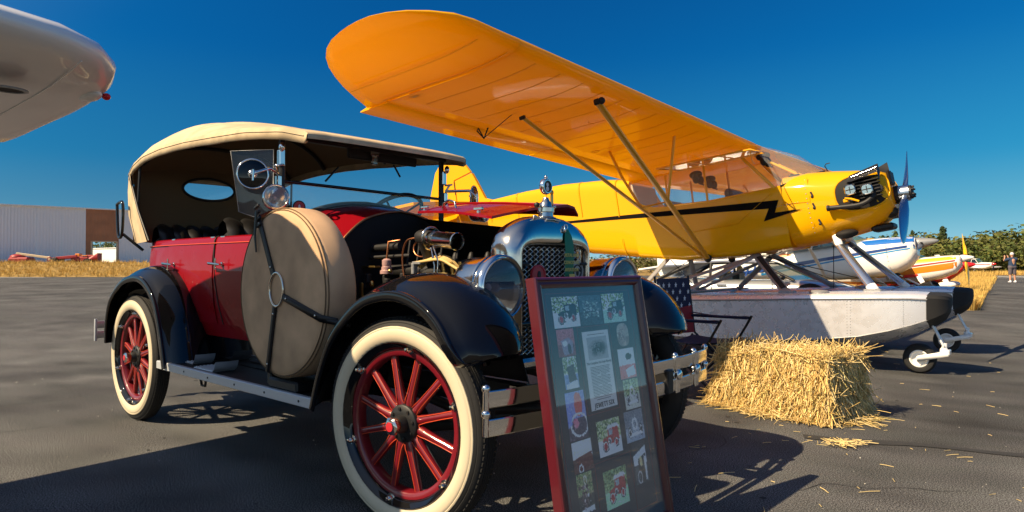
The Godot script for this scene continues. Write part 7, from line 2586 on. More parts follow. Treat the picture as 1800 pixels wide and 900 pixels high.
func white_wing_plane():
	# parked beside the camera; only its left wing tip is in view
	var tab := [[-1.55, -0.05, -0.55, 0.36], [-1.75, 0.05, -0.75, 0.45], [-2.4, 0.10, -0.85, 0.50], [-3.2, 0.35, -0.80, 0.52], [-4.6, 0.35, -0.66, 0.5], [-6.2, 0.15, -0.45, 0.3], [-8.2, 0.05, -0.1, 0.06]]
	var t := thing("white_plane", "white high-wing plane whose drooped wing tip enters at the upper left corner", "plane", Vector3(-3.46, 0, 2.72), -38.2)
	# wing stations are given with z measured to the right of the camera, so shift them onto this base
	var zb := 0.0
	var B := Transform3D(Basis.IDENTITY, Vector3.ZERO)
	var base_local := Transform3D(Basis(Vector3.UP, deg_to_rad(-38.2)), Vector3.ZERO).affine_inverse() * t.position
	var s := MB.new()
	s.x = Transform3D(Basis.IDENTITY, -base_local)
	var rr := []
	for q in [[-1.268, -3.70, -4.40, 1.80, 1.755, 0.2], [-1.258, -3.40, -4.58, 1.815, 1.745, 0.35], [-1.235, -3.18, -4.66, 1.835, 1.735, 0.55], [-1.19, -3.04, -4.69, 1.855, 1.73, 0.72], [-1.10, -2.93, -4.70, 1.87, 1.725, 0.84], [-0.95, -2.85, -4.70, 1.88, 1.72, 0.9], [-0.70, -2.80, -4.70, 1.885, 1.72, 0.9], [1.0, -2.80, -4.70, 1.875, 1.71, 0.9], [4.3, -2.80, -4.70, 1.845, 1.68, 0.9], [7.6, -2.80, -4.70, 1.875, 1.71, 0.9], [9.9, -2.86, -4.65, 1.885, 1.72, 0.8]]:
		var ring := []
		for p in foil(0.0, 1.0): ring.append(Vector3(lerpf(q[1], q[2], p.x), lerpf(q[3], q[4], p.x) + p.y * 1.9 * q[5], q[0]))
		rr.append(ring)
	s.loft(rr)
	var w := part("wing", s, M.white_paint, t)
	s = MB.new()
	s.x = Transform3D(Basis.IDENTITY, -base_local)
	s.lathe([Vector2(0.062, 0.0), Vector2(0.073, 0.0), Vector2(0.075, -0.006), Vector2(0.06, -0.008), Vector2(0.058, 0.0)], Vector3(-3.26, 1.737, -0.87), Vector3(0.045, 1, 0), 28)
	part("lamp_ring", s, M.dull_aluminium, w)
	s = MB.new()
	s.x = Transform3D(Basis.IDENTITY, -base_local)
	s.lathe([Vector2(0.0, -0.003), Vector2(0.06, -0.004)], Vector3(-3.26, 1.737, -0.87), Vector3(0.045, 1, 0), 28)
	part("underwing_opening", s, M.dark_bay, w)
	s = MB.new()
	s.x = Transform3D(Basis.IDENTITY, -base_local)
	s.ball(Vector3(-3.34, 1.785, -1.20), Vector3(0.09, 0.024, 0.04), 14, 8)
	part("lamp_fairing", s, M.white_paint, w)
	s = MB.new()
	s.x = Transform3D(Basis.IDENTITY, -base_local)
	s.ball(Vector3(-3.30, 1.785, -1.252), Vector3(0.020, 0.016, 0.018), 12, 8)
	part("red_tip_lamp", s, M.red_lamp, w)
	s = MB.new()
	s.x = Transform3D(Basis.IDENTITY, -base_local)
	for q in [-1.02, -0.5]:
		var pp := []
		for e in LO_F:
			if e[0] > 0.04: pp.append(Vector3(lerpf(-2.83, -4.70, e[0]), lerpf(1.88, 1.72, e[0]) + e[1] * 1.70 - 0.001, q))
		s.tube(pp, 0.004, 5, true, 0.5, Vector3(0, 0, 1))
	s.tube([Vector3(-4.15, 1.752, -1.15), Vector3(-4.15, 1.748, 2.0)], 0.004, 5)
	part("wing_seam", s, M.white_paint, w)
	s = MB.new()
	s.x = Transform3D(Basis.IDENTITY, -base_local + Vector3(0, 1.55, 4.3))
	var rings := []
	for i in 31:
		var xx := lerpf(-1.55, -8.2, i / 30.0)
		rings.append(sring(xx, lerp_tab(tab, xx, 1), lerp_tab(tab, xx, 2), lerp_tab(tab, xx, 3), 3.0, 28))
	s.loft(rings)
	part("fuselage", s, M.white_paint, t)
	s = MB.new()
	s.x = Transform3D(Basis.IDENTITY, -base_local + Vector3(0, 1.55, 4.3))
	s.prism(PackedVector2Array([Vector2(-6.9, 0.1), Vector2(-7.5, 1.1), Vector2(-8.2, 1.1), Vector2(-8.6, 0.0), Vector2(-8.2, -0.1)]), 0.06, Transform3D(Basis.IDENTITY, Vector3(0, 0, -0.03)))
	s.prism(PackedVector2Array([Vector2(-7.3, 1.5), Vector2(-7.2, -1.5), Vector2(-8.2, -1.5), Vector2(-8.2, 1.5)]), 0.05, Transform3D(Basis(Vector3.RIGHT, Vector3(0, 0, 1), Vector3.UP), Vector3(0, 0, 0)))
	part("tail", s, M.white_paint, t)
	for sd in [1.0, -1.0]:
		s = MB.new()
		s.x = Transform3D(Basis.IDENTITY, -base_local + Vector3(0, 0, 4.3))
		s.tube([Vector3(-3.0, 0.95, 0.45 * sd), Vector3(-2.7, 0.25, 1.1 * sd)], 0.05, 8)
		s.lathe([Vector2(0.08, -0.08), Vector2(0.22, -0.08), Vector2(0.25, 0.0), Vector2(0.22, 0.08), Vector2(0.08, 0.08)], Vector3(-2.7, 0.25, 1.2 * sd), Vector3(0, 0, 1), 20, true)
		part("main_gear", s, M.rubber, t)
		s = MB.new()
		s.x = Transform3D(Basis.IDENTITY, -base_local + Vector3(0, 0, 4.3))
		s.tube([Vector3(-3.5, 0.85, 0.5 * sd), Vector3(-3.6, 1.80, 2.6 * sd)], 0.05, 8, true, 0.5, Vector3(1, 0, 0))
		part("wing_strut", s, M.white_paint, t)

# ------------------------------------------------------------------ straw bale
func straw_bale():
	var t := thing("straw_bale", "shaggy golden straw bale on the asphalt before the float", "straw bale", Vector3(1.985, 0, -4.87), rad_to_deg(atan2(-0.786, 0.618)) * -1.0 - 180.0 + 180.0)
	# local x along the long side (left-far to right-near), z toward the camera side
	t.rotation.y = -atan2(0.79, 0.60)
	var hx := 0.43
	var hz := 0.25
	var hh := 0.43
	var rng := RandomNumberGenerator.new()
	rng.seed = 31
	var s := MB.new()
	s.box(Vector3(0, hh * 0.48, 0), Vector3(hx * 1.88, hh * 0.92, hz * 1.82), 0.06)
	part("bale_core", s, M.straw_core, t)
	s = MB.new()
	var put = func(p: Vector3, d: Vector3, L: float, r: float, bend: float, tone: float):
		var u := d.cross(Vector3.UP if absf(d.y) < 0.9 else Vector3.RIGHT).normalized()
		var w := d.cross(u)
		var base := Color(0.80, 0.60, 0.25).lerp(Color(0.64, 0.43, 0.14), rng.randf())
		if rng.randf() < 0.25: base = Color(0.86, 0.68, 0.34)
		if rng.randf() < 0.10: base = Color(0.50, 0.40, 0.14)
		s.col = Color(base.r * tone, base.g * tone, base.b * tone)
		s.g += 1
		var a := []
		for k in 3:
			var c: Vector3 = p + d * L * (k / 2.0) + Vector3(0, -bend * pow(k / 2.0, 2), 0)
			if c.y < 0.004: c.y = 0.004 + rng.randf() * 0.01
			var ring := []
			for j in 3: ring.append(c + u * cos(TAU * j / 3) * r + w * sin(TAU * j / 3) * r)
			a.append(ring)
		for k in 2:
			for j in 3: s.quad(a[k][j], a[k][(j + 1) % 3], a[k + 1][(j + 1) % 3], a[k + 1][j])
	var slump = func(y: float) -> float: return 0.0 + 0.065 * pow(1.0 - clampf(y / hh, 0, 1), 1.5)
	# long side and ends: hanging, flared outwards at the bottom
	for k in 7200:
		var face := rng.randf()
		var y := rng.randf() * hh * 1.02
		var o := Vector3.ZERO
		var n := Vector3.ZERO
		if face < 0.50:
			var u := rng.randf() * 2 - 1
			n = Vector3(0, 0, 1); o = Vector3(u * (hx + slump.call(y) * 0.8), y, hz + slump.call(y) * 1.2 - rng.randf() * 0.03)
		elif face < 0.72:
			var u := rng.randf() * 2 - 1
			n = Vector3(1, 0, 0); o = Vector3(hx + slump.call(y) * 0.5 - rng.randf() * 0.03, y, u * hz)
		elif face < 0.82:
			var u := rng.randf() * 2 - 1
			n = Vector3(-1, 0, 0); o = Vector3(-hx - slump.call(y) + rng.randf() * 0.03, y, u * hz)
		elif face < 0.88:
			var u := rng.randf() * 2 - 1
			n = Vector3(0, 0, -1); o = Vector3(u * hx, y, -hz + rng.randf() * 0.03)
		else:
			n = Vector3(0, 1, 0); o = Vector3((rng.randf() * 2 - 1) * hx, hh + (0.035 * sin(o.x * 9.0) - 0.02), (rng.randf() * 2 - 1) * hz)
			o.y = hh - 0.02 + 0.035 * sin(o.x * 7.0 + 1.0) + 0.05 * smoothstep(0.2, 0.5, o.x) * rng.randf()
		var tang := Vector3(rng.randfn(), rng.randfn() * 0.5, rng.randfn())
		var d: Vector3
		if n.y > 0.5: d = (tang * Vector3(1, 0.25, 1) + n * 0.25 * rng.randf()).normalized()
		else:
			tang -= n * tang.dot(n)
			d = (Vector3(0, -1.0, 0) + tang * (0.38 if face < 0.5 else 0.5) + n * (0.10 + 0.55 * rng.randf() * rng.randf() + (0.35 if y < 0.2 else 0.0))).normalized()
			if rng.randf() < 0.16: d = (tang * 0.9 + n * 0.5 * rng.randf()).normalized()
		var L := 0.06 + 0.24 * rng.randf() * rng.randf()
		put.call(o - d * L * 0.35, d, L, 0.0018 + 0.0016 * rng.randf(), 0.01 * rng.randf(), 0.55 + 0.75 * rng.randf())
	for zt in [-0.12, 0.12]:
		var tw := MB.new()
		var tp := []
		for q in [[-1.02, 0.02], [-1.0, 0.5], [-0.97, 0.97], [-0.5, 1.0], [0.5, 1.0], [0.95, 0.97], [0.98, 0.5], [1.02, 0.02]]: tp.append(Vector3(q[0] * (hx + 0.004), q[1] * (hh + 0.004), zt))
		tw.tube(cr(tp, 5), 0.0035, 5)
		part("baling_twine", tw, M.machine_cream, t)
	# stray ends standing out of the top and the corners
	for k in 380:
		var o := Vector3((rng.randf() * 2 - 1) * hx, hh - 0.02, (rng.randf() * 2 - 1) * hz)
		if rng.randf() < 0.4: o = Vector3(hx * (0.7 + 0.3 * rng.randf()), hh, hz * (rng.randf() * 2 - 1))
		put.call(o, Vector3(rng.randfn() * 0.8, 0.35 + 0.6 * rng.randf(), rng.randfn() * 0.8).normalized(), 0.06 + 0.10 * rng.randf(), 0.0020, 0.02, 0.8 + 0.4 * rng.randf())
	# a skirt of loose straw round the foot
	for k in 1100:
		var a := rng.randf() * TAU
		var o := Vector3(cos(a) * (hx + 0.06 + 0.16 * rng.randf() * rng.randf()), 0.006 + 0.05 * rng.randf() * rng.randf(), sin(a) * (hz + 0.08 + 0.16 * rng.randf() * rng.randf()))
		put.call(o, Vector3(rng.randfn(), rng.randf() * 0.25, rng.randfn()).normalized(), 0.05 + 0.11 * rng.randf(), 0.0020, 0.02, 0.75 + 0.45 * rng.randf())
	var st := part("straw_strands", s, M.straw, t)
	st.set_meta("kind", "stuff")

func loose_things():
	# loose straws blown over the asphalt
	var rng := RandomNumberGenerator.new()
	rng.seed = 55
	var s := MB.new()
	for k in 165:
		var p := Vector3(2.2 + rng.randfn() * 1.4, 0.006, -4.4 + rng.randfn() * 0.9)
		if k > 60: p = Vector3(rng.randf_range(0.9, 8.0), 0.006, -rng.randf_range(2.6, 9.0))
		if k > 130: p = Vector3(rng.randf_range(1.2, 3.6), 0.006, -rng.randf_range(2.7, 4.4))
		if k > 180: p = Vector3(rng.randf_range(-9.0, 0.0), 0.006, -rng.randf_range(3.0, 14.0))
		var a := rng.randf() * TAU
		var L := 0.02 + 0.10 * rng.randf() * rng.randf()
		s.col = Color(0.72, 0.55, 0.24) * (0.7 + 0.5 * rng.randf())
		s.tube([p, p + Vector3(cos(a) * L * 0.5, 0.001, sin(a) * L * 0.5), p + Vector3(cos(a + 0.05) * L, 0, sin(a + 0.05) * L)], 0.0017, 3)
	for k in 130:
		var p := Vector3(1.88 + rng.randfn() * 0.05, 0.01 + rng.randf() * 0.02, -3.86 + rng.randfn() * 0.025)
		var a := rng.randf() * TAU
		s.col = Color(0.80, 0.62, 0.28) * (0.8 + 0.4 * rng.randf())
		s.tube([p, p + Vector3(cos(a) * 0.05, 0.003, sin(a) * 0.05)], 0.002, 3)
	var o := part("loose_straw", s, M.straw, self)
	o.set_meta("kind", "stuff")
	tag(o, "loose golden straws scattered over the asphalt around the bale", "straw")
	# small pale stones
	s = MB.new()
	for k in 500:
		var p := Vector3(rng.randf_range(-6.0, 9.0), 0.003, -rng.randf_range(2.2, 14.0))
		s.ball(p, Vector3(1, 0.7, 1) * (0.002 + 0.004 * rng.randf() * rng.randf()), 6, 4)
	var g := part("grit", s, M.concrete, self)
	g.set_meta("kind", "stuff")
	tag(g, "tiny pale stones strewn on the asphalt", "grit")
	s = MB.new()
	s.tube([Vector3(1.80, 0.58, -6.35), Vector3(2.03, 0.0, -6.25)], 0.016, 8)
	var st := part("white_prop_stick", s, M.white_paint, self)
	tag(st, "thin white stick propped against the near float beside the flag chair", "stick")

# ------------------------------------------------------------------ folding chair with a flag back
func flag_chair():
	var t := thing("flag_chair", "folding camp chair with navy star and red flag back behind the car's far fender", "chair", Vector3(1.55, 0, -5.42), -42.0)
	# faces local x; z to its right
	var s := MB.new()
	var rows := []
	for i in 9:
		var v := i / 8.0
		var row := []
		for j in 9:
			var u := j / 8.0 * 2 - 1
			row.append(Vector3(-0.24 - 0.05 * v + 0.0 - 0.035 * (1 - u * u), 0.46 + 0.46 * v, u * 0.27))
		rows.append(row)
	s.patch(rows)
	var bk := part("backrest", s, M.navy_cloth, t)
	s = MB.new()
	var r2 := []
	for i in 5:
		var v := i / 4.0 * 0.5
		var row := []
		for j in 9:
			var u := j / 8.0 * 2 - 1
			row.append(Vector3(-0.24 - 0.05 * v - 0.035 * (1 - u * u) + 0.006, 0.46 + 0.46 * v * (0.25 + 0.75 * (1.0 - (u + 1) * 0.20)), u * 0.265))
		r2.append(row)
	s.patch(r2)
	part("red_stripe", s, M.red_cloth, bk)
	for i in 4:
		for j in 5:
			if i < 1 and j > 2: continue
			var u := (j + (0.5 if i % 2 else 0.0)) / 4.6 * 1.8 - 0.9
			var v := 0.50 + i * 0.125
			if absf(u) > 0.9: continue
			s = MB.new()
			var pv := PackedVector2Array()
			for k in 10:
				var a := TAU * k / 10 + PI / 2
				var r := 0.024 if k % 2 == 0 else 0.010
				pv.append(Vector2(cos(a) * r, sin(a) * r))
			s.prism(pv, 0.002, Transform3D(Basis(Vector3(0, 0, -1), Vector3.UP, Vector3(1, 0, 0)), Vector3(-0.24 - 0.05 * v - 0.035 * (1 - u * u) + 0.004, 0.46 + 0.46 * v, u * 0.27)))
			part("star", s, M.white_cloth, bk)
	s = MB.new()
	s.patch([[Vector3(-0.24, 0.44, -0.26), Vector3(-0.24, 0.42, 0.0), Vector3(-0.24, 0.44, 0.26)], [Vector3(0.0, 0.42, -0.26), Vector3(0.0, 0.39, 0.0), Vector3(0.0, 0.42, 0.26)], [Vector3(0.24, 0.45, -0.26), Vector3(0.24, 0.43, 0.0), Vector3(0.24, 0.45, 0.26)]])
	part("seat", s, M.navy_cloth, t)
	for sd in [1.0, -1.0]:
		s = MB.new()
		s.patch([[Vector3(-0.28, 0.63, 0.24 * sd), Vector3(-0.28, 0.63, 0.32 * sd)], [Vector3(0.0, 0.60, 0.24 * sd), Vector3(0.0, 0.60, 0.32 * sd)], [Vector3(0.26, 0.62, 0.24 * sd), Vector3(0.26, 0.62, 0.32 * sd)]])
		s.box(Vector3(-0.01, 0.602, 0.28 * sd), Vector3(0.5, 0.02, 0.07), 0.006)
		part("armrest", s, M.navy_cloth, t)
		for q in [[Vector3(0.26, 0.62, 0.28), Vector3(0.16, 0.45, 0.28), Vector3(-0.26, 0.02, 0.28)], [Vector3(-0.30, 0.94, 0.28), Vector3(-0.24, 0.46, 0.28), Vector3(0.24, 0.02, 0.28)], [Vector3(-0.26, 0.02, 0.28), Vector3(-0.26, 0.44, -0.28)], [Vector3(0.24, 0.02, 0.28), Vector3(0.24, 0.44, -0.28)]]:
			s = MB.new()
			var pp := []
			for p in q: pp.append(Vector3(p.x, p.y, p.z * sd))
			s.tube(pp, 0.010, 8)
			part("leg", s, M.black_satin, t)

# ------------------------------------------------------------------ silver car
func silver_car():
	var t := thing("silver_car", "low silver coupe with open windows parked behind the floats", "car", Vector3(4.9, 0, -13.7), -38.2)
	var s := MB.new()
	var tab := [[2.02, 0.52, 0.30, 0.62], [1.95, 0.58, 0.24, 0.72], [1.6, 0.68, 0.20, 0.79], [1.0, 0.755, 0.20, 0.81], [0.4, 0.75, 0.20, 0.82], [-0.6, 0.74, 0.20, 0.82], [-1.4, 0.77, 0.22, 0.81], [-1.9, 0.74, 0.28, 0.76], [-2.05, 0.64, 0.34, 0.68]]
	var rings := []
	for i in 33:
		var xx := lerpf(2.02, -2.05, i / 32.0)
		rings.append(sring(xx, lerp_tab(tab, xx, 1), lerp_tab(tab, xx, 2), lerp_tab(tab, xx, 3), 4.5, 28))
	s.loft(rings)
	part("body", s, M.silver_paint, t)
	s = MB.new()
	var rr := []
	for q in [[0.32, 0.0], [0.20, 0.03], [-0.4, 0.035], [-1.0, 0.02], [-1.15, -0.03], [-1.85, -0.33]]:
		rr.append([Vector3(q[0], 1.055 + q[1], 0.60), Vector3(q[0], 1.085 + q[1], 0.54), Vector3(q[0], 1.10 + q[1], 0.0), Vector3(q[0], 1.085 + q[1], -0.54), Vector3(q[0], 1.055 + q[1], -0.60)])
	s.patch(rr)
	part("roof", s, M.silver_paint, t)
	s = MB.new()
	for sd in [1.0, -1.0]:
		s.tube([Vector3(0.98, 0.745, 0.74 * sd), Vector3(0.30, 1.06, 0.60 * sd)], 0.026, 6)
		s.tube([Vector3(-0.62, 0.74, 0.76 * sd), Vector3(-0.66, 1.07, 0.60 * sd)], 0.028, 6)
		s.tube([Vector3(-1.75, 0.74, 0.72 * sd), Vector3(-1.12, 1.04, 0.60 * sd)], 0.04, 6)
		s.tube([Vector3(0.30, 1.06, 0.605 * sd), Vector3(-0.4, 1.085, 0.61 * sd), Vector3(-1.12, 1.05, 0.60 * sd)], 0.016, 6)
	part("window_frame", s, M.iron, t)
	s = MB.new()
	s.flat(Vector3(0.98, 0.75, 0.72), Vector3(0.98, 0.75, -0.72), Vector3(0.30, 1.06, -0.58), Vector3(0.30, 1.06, 0.58))
	part("windshield", s, M.green_pane, t)
	s = MB.new()
	s.flat(Vector3(0.85, 0.76, 0.745), Vector3(0.55, 0.76, 0.75), Vector3(0.36, 1.03, 0.62), Vector3(0.42, 1.0, 0.63))
	part("vent_window", s, M.green_pane, t)
	for zz in [0.36, -0.36]:
		s = MB.new()
		s.box(Vector3(-0.45, 0.66, zz), Vector3(0.16, 0.5, 0.42), 0.05)
		part("seat", s, M.leather, t)
		s = MB.new()
		s.ball(Vector3(-0.42, 0.93, zz), Vector3(0.06, 0.09, 0.12), 12, 8)
		part("headrest", s, M.tan_cable, t)
	s = MB.new()
	for sd in [1.0, -1.0]:
		s.tube([Vector3(-0.56, 0.72, 0.80 * sd), Vector3(-0.57, 0.5, 0.826 * sd), Vector3(-0.52, 0.28, 0.80 * sd)], 0.006, 5)
		s.tube([Vector3(0.60, 0.73, 0.80 * sd), Vector3(0.62, 0.5, 0.825 * sd), Vector3(0.60, 0.28, 0.80 * sd)], 0.006, 5)
	part("door_gap", s, M.dark_bay, t)
	s = MB.new()
	s.box(Vector3(-0.36, 0.635, 0.826), Vector3(0.20, 0.035, 0.02), 0.006)
	part("door_handle", s, M.chrome, t)
	for xx in [-0.25, 0.12]:
		s = MB.new()
		s.prism(PackedVector2Array([Vector2(-0.13, 0), Vector2(0.10, 0), Vector2(0.13, 0.055), Vector2(-0.10, 0.055)]), 0.006, Transform3D(Basis.IDENTITY, Vector3(xx, 0.505, 0.822)))
		part("white_side_flash", s, M.white_paint, t)
	var tx := part("side_lettering", text("DATSUN", 0.085, 0.006), M.white_paint, t)
	tx.transform = Transform3D(Basis.IDENTITY, Vector3(0.83, 0.505, 0.824))
	for xx in [1.28, -1.2]:
		for sd in [1.0, -1.0]:
			s = MB.new()
			s.lathe([Vector2(0.15, -0.09), Vector2(0.28, -0.09), Vector2(0.30, 0.0), Vector2(0.28, 0.09), Vector2(0.15, 0.09)], Vector3(xx, 0.30, 0.74 * sd), Vector3(0, 0, 1), 28, true)
			var wl := part("wheel", s, M.rubber, t)
			s = MB.new()
			s.lathe([Vector2(0.16, 0.085), Vector2(0.13, 0.05), Vector2(0.05, 0.07), Vector2(0.0, 0.075)], Vector3(xx, 0.30, 0.74 * sd), Vector3(0, 0, sd), 24)
			part("wheel_disc", s, M.dull_aluminium, wl)
			s = MB.new()
			var arc := []
			var arc2 := []
			for k in 15:
				var a := PI * k / 14.0
				arc.append(Vector3(xx + cos(a) * 0.30, 0.30 + sin(a) * 0.33, 0.832 * sd)); arc2.append(Vector3(xx + cos(a) * 0.37, 0.30 + sin(a) * 0.40, 0.815 * sd))
			s.patch([arc, arc2])
			part("wheel_arch", s, M.dark_bay, t)
	s = MB.new()
	for sd in [1.0, -1.0]:
		s.ball(Vector3(0.80, 0.80, 0.86 * sd), Vector3(0.06, 0.05, 0.08), 10, 8)
	part("side_mirror", s, M.black_satin, t)
	s = MB.new()
	for sd in [1.0, -1.0]: s.lathe([Vector2(0.0, 0.03), Vector2(0.08, 0.02), Vector2(0.09, 0.0)], Vector3(1.97, 0.50, 0.52 * sd), Vector3(1, 0, 0), 18)
	part("headlight", s, M.lamp_inside, t)
	s = MB.new()
	s.box(Vector3(2.05, 0.36, 0), Vector3(0.08, 0.10, 1.3), 0.02)
	part("bumper", s, M.chrome, t)

# ------------------------------------------------------------------ machines by the hangar
func machinery():
	var t := thing("boom_lift", "red boom lift with long cream arm lying low on the grass bank", "boom lift", Vector3(-53.6, 0.75, -74.0), 8.0)
	var s := MB.new()
	s.box(Vector3(0, 0.75, 0), Vector3(2.1, 0.8, 1.6), 0.2)
	s.ball(Vector3(-0.4, 1.15, 0), Vector3(0.75, 0.35, 0.7), 14, 8)
	part("turntable_body", s, M.machine_red, t)
	for q in [[-0.8, -0.7], [0.8, -0.7], [-0.8, 0.7], [0.8, 0.7]]:
		s = MB.new()
		s.lathe([Vector2(0.15, -0.15), Vector2(0.4, -0.15), Vector2(0.4, 0.15), Vector2(0.15, 0.15)], Vector3(q[0], 0.38, q[1]), Vector3(0, 0, 1), 18, true)
		part("wheel", s, M.rubber, t)
	s = MB.new()
	s.box(Vector3(1.15, 1.32, 0.1), Vector3(3.3, 0.24, 0.28), 0.03, Basis(Vector3(0, 0, 1), -0.14))
	part("boom_arm", s, M.machine_cream, t)
	s = MB.new()
	s.box(Vector3(2.85, 1.02, 0.1), Vector3(0.3, 0.45, 0.3), 0.05, Basis(Vector3(0, 0, 1), 0.4))
	part("boom_head", s, M.machine_cream, t)
	s = MB.new()
	for k in 3:
		s.loop([Vector3(3.0, 0.5 + k * 0.3, -0.6), Vector3(3.0, 0.5 + k * 0.3, 0.8), Vector3(3.8, 0.5 + k * 0.3, 0.8), Vector3(3.8, 0.5 + k * 0.3, -0.6)], 0.03, 5)
	for q in [[3.0, -0.6], [3.0, 0.8], [3.8, -0.6], [3.8, 0.8]]: s.tube([Vector3(q[0], 0.3, q[1]), Vector3(q[0], 1.1, q[1])], 0.03, 5)
	part("work_basket", s, M.machine_red, t)
	t = thing("loader_tractor", "dark red loader tractor on the bank before the hangar doorway", "tractor", Vector3(-47.6, 0.70, -74.5), 5.0)
	s = MB.new()
	s.box(Vector3(0.2, 1.0, 0), Vector3(1.9, 0.55, 0.9), 0.12)
	s.box(Vector3(1.2, 1.15, 0), Vector3(0.9, 0.6, 0.75), 0.1)
	s.loft([[Vector3(1.2, 0.7, -0.5), Vector3(1.2, 0.7, 0.5), Vector3(1.2, 1.1, 0.5), Vector3(1.2, 1.1, -0.5)], [Vector3(2.1, 0.6, -0.5), Vector3(2.1, 0.6, 0.5), Vector3(2.1, 1.65, 0.5), Vector3(2.1, 1.65, -0.5)]])
	part("hull", s, M.machine_red, t)
	s = MB.new()
	s.box(Vector3(-1.1, 1.2, 0.5), Vector3(2.2, 0.28, 0.18), 0.03, Basis(Vector3(0, 0, 1), 0.1)); s.box(Vector3(-1.1, 1.2, -0.5), Vector3(2.2, 0.28, 0.18), 0.03, Basis(Vector3(0, 0, 1), 0.1))
	part("loader_arm", s, M.machine_red, t)
	s = MB.new()
	s.box(Vector3(-2.2, 0.8, 0), Vector3(0.5, 0.7, 1.7), 0.1)
	part("bucket", s, M.iron, t)
	s = MB.new()
	s.box(Vector3(-0.1, 1.42, 0), Vector3(0.5, 0.35, 0.6), 0.06)
	s.box(Vector3(0.7, 1.36, 0.2), Vector3(0.6, 0.1, 0.5), 0.03)
	part("seat", s, M.orange_trim, t)
	for q in [[-0.7, 0.45, 0.42], [1.2, 0.55, 0.5]]:
		for sd in [1.0, -1.0]:
			s = MB.new()
			s.lathe([Vector2(q[2] * 0.4, -0.15), Vector2(q[2], -0.15), Vector2(q[2], 0.15), Vector2(q[2] * 0.4, 0.15)], Vector3(q[0], q[1], 0.7 * sd), Vector3(0, 0, 1), 18, true)
			part("wheel", s, M.rubber, t)
	t = thing("white_shed", "bright white wall seen through the hangar doorway", "shed", Vector3(-74.0, 0, -122.0), -35.0)
	s = MB.new()
	s.box(Vector3(0, 2.0, 0), Vector3(16, 4.0, 0.3))
	part("wall", s, M.white_paint, t)
	s = MB.new()
	s.box(Vector3(0, 4.06, -2.0), Vector3(16.4, 0.12, 4.6))
	part("roof", s, M.steel_grey, t)

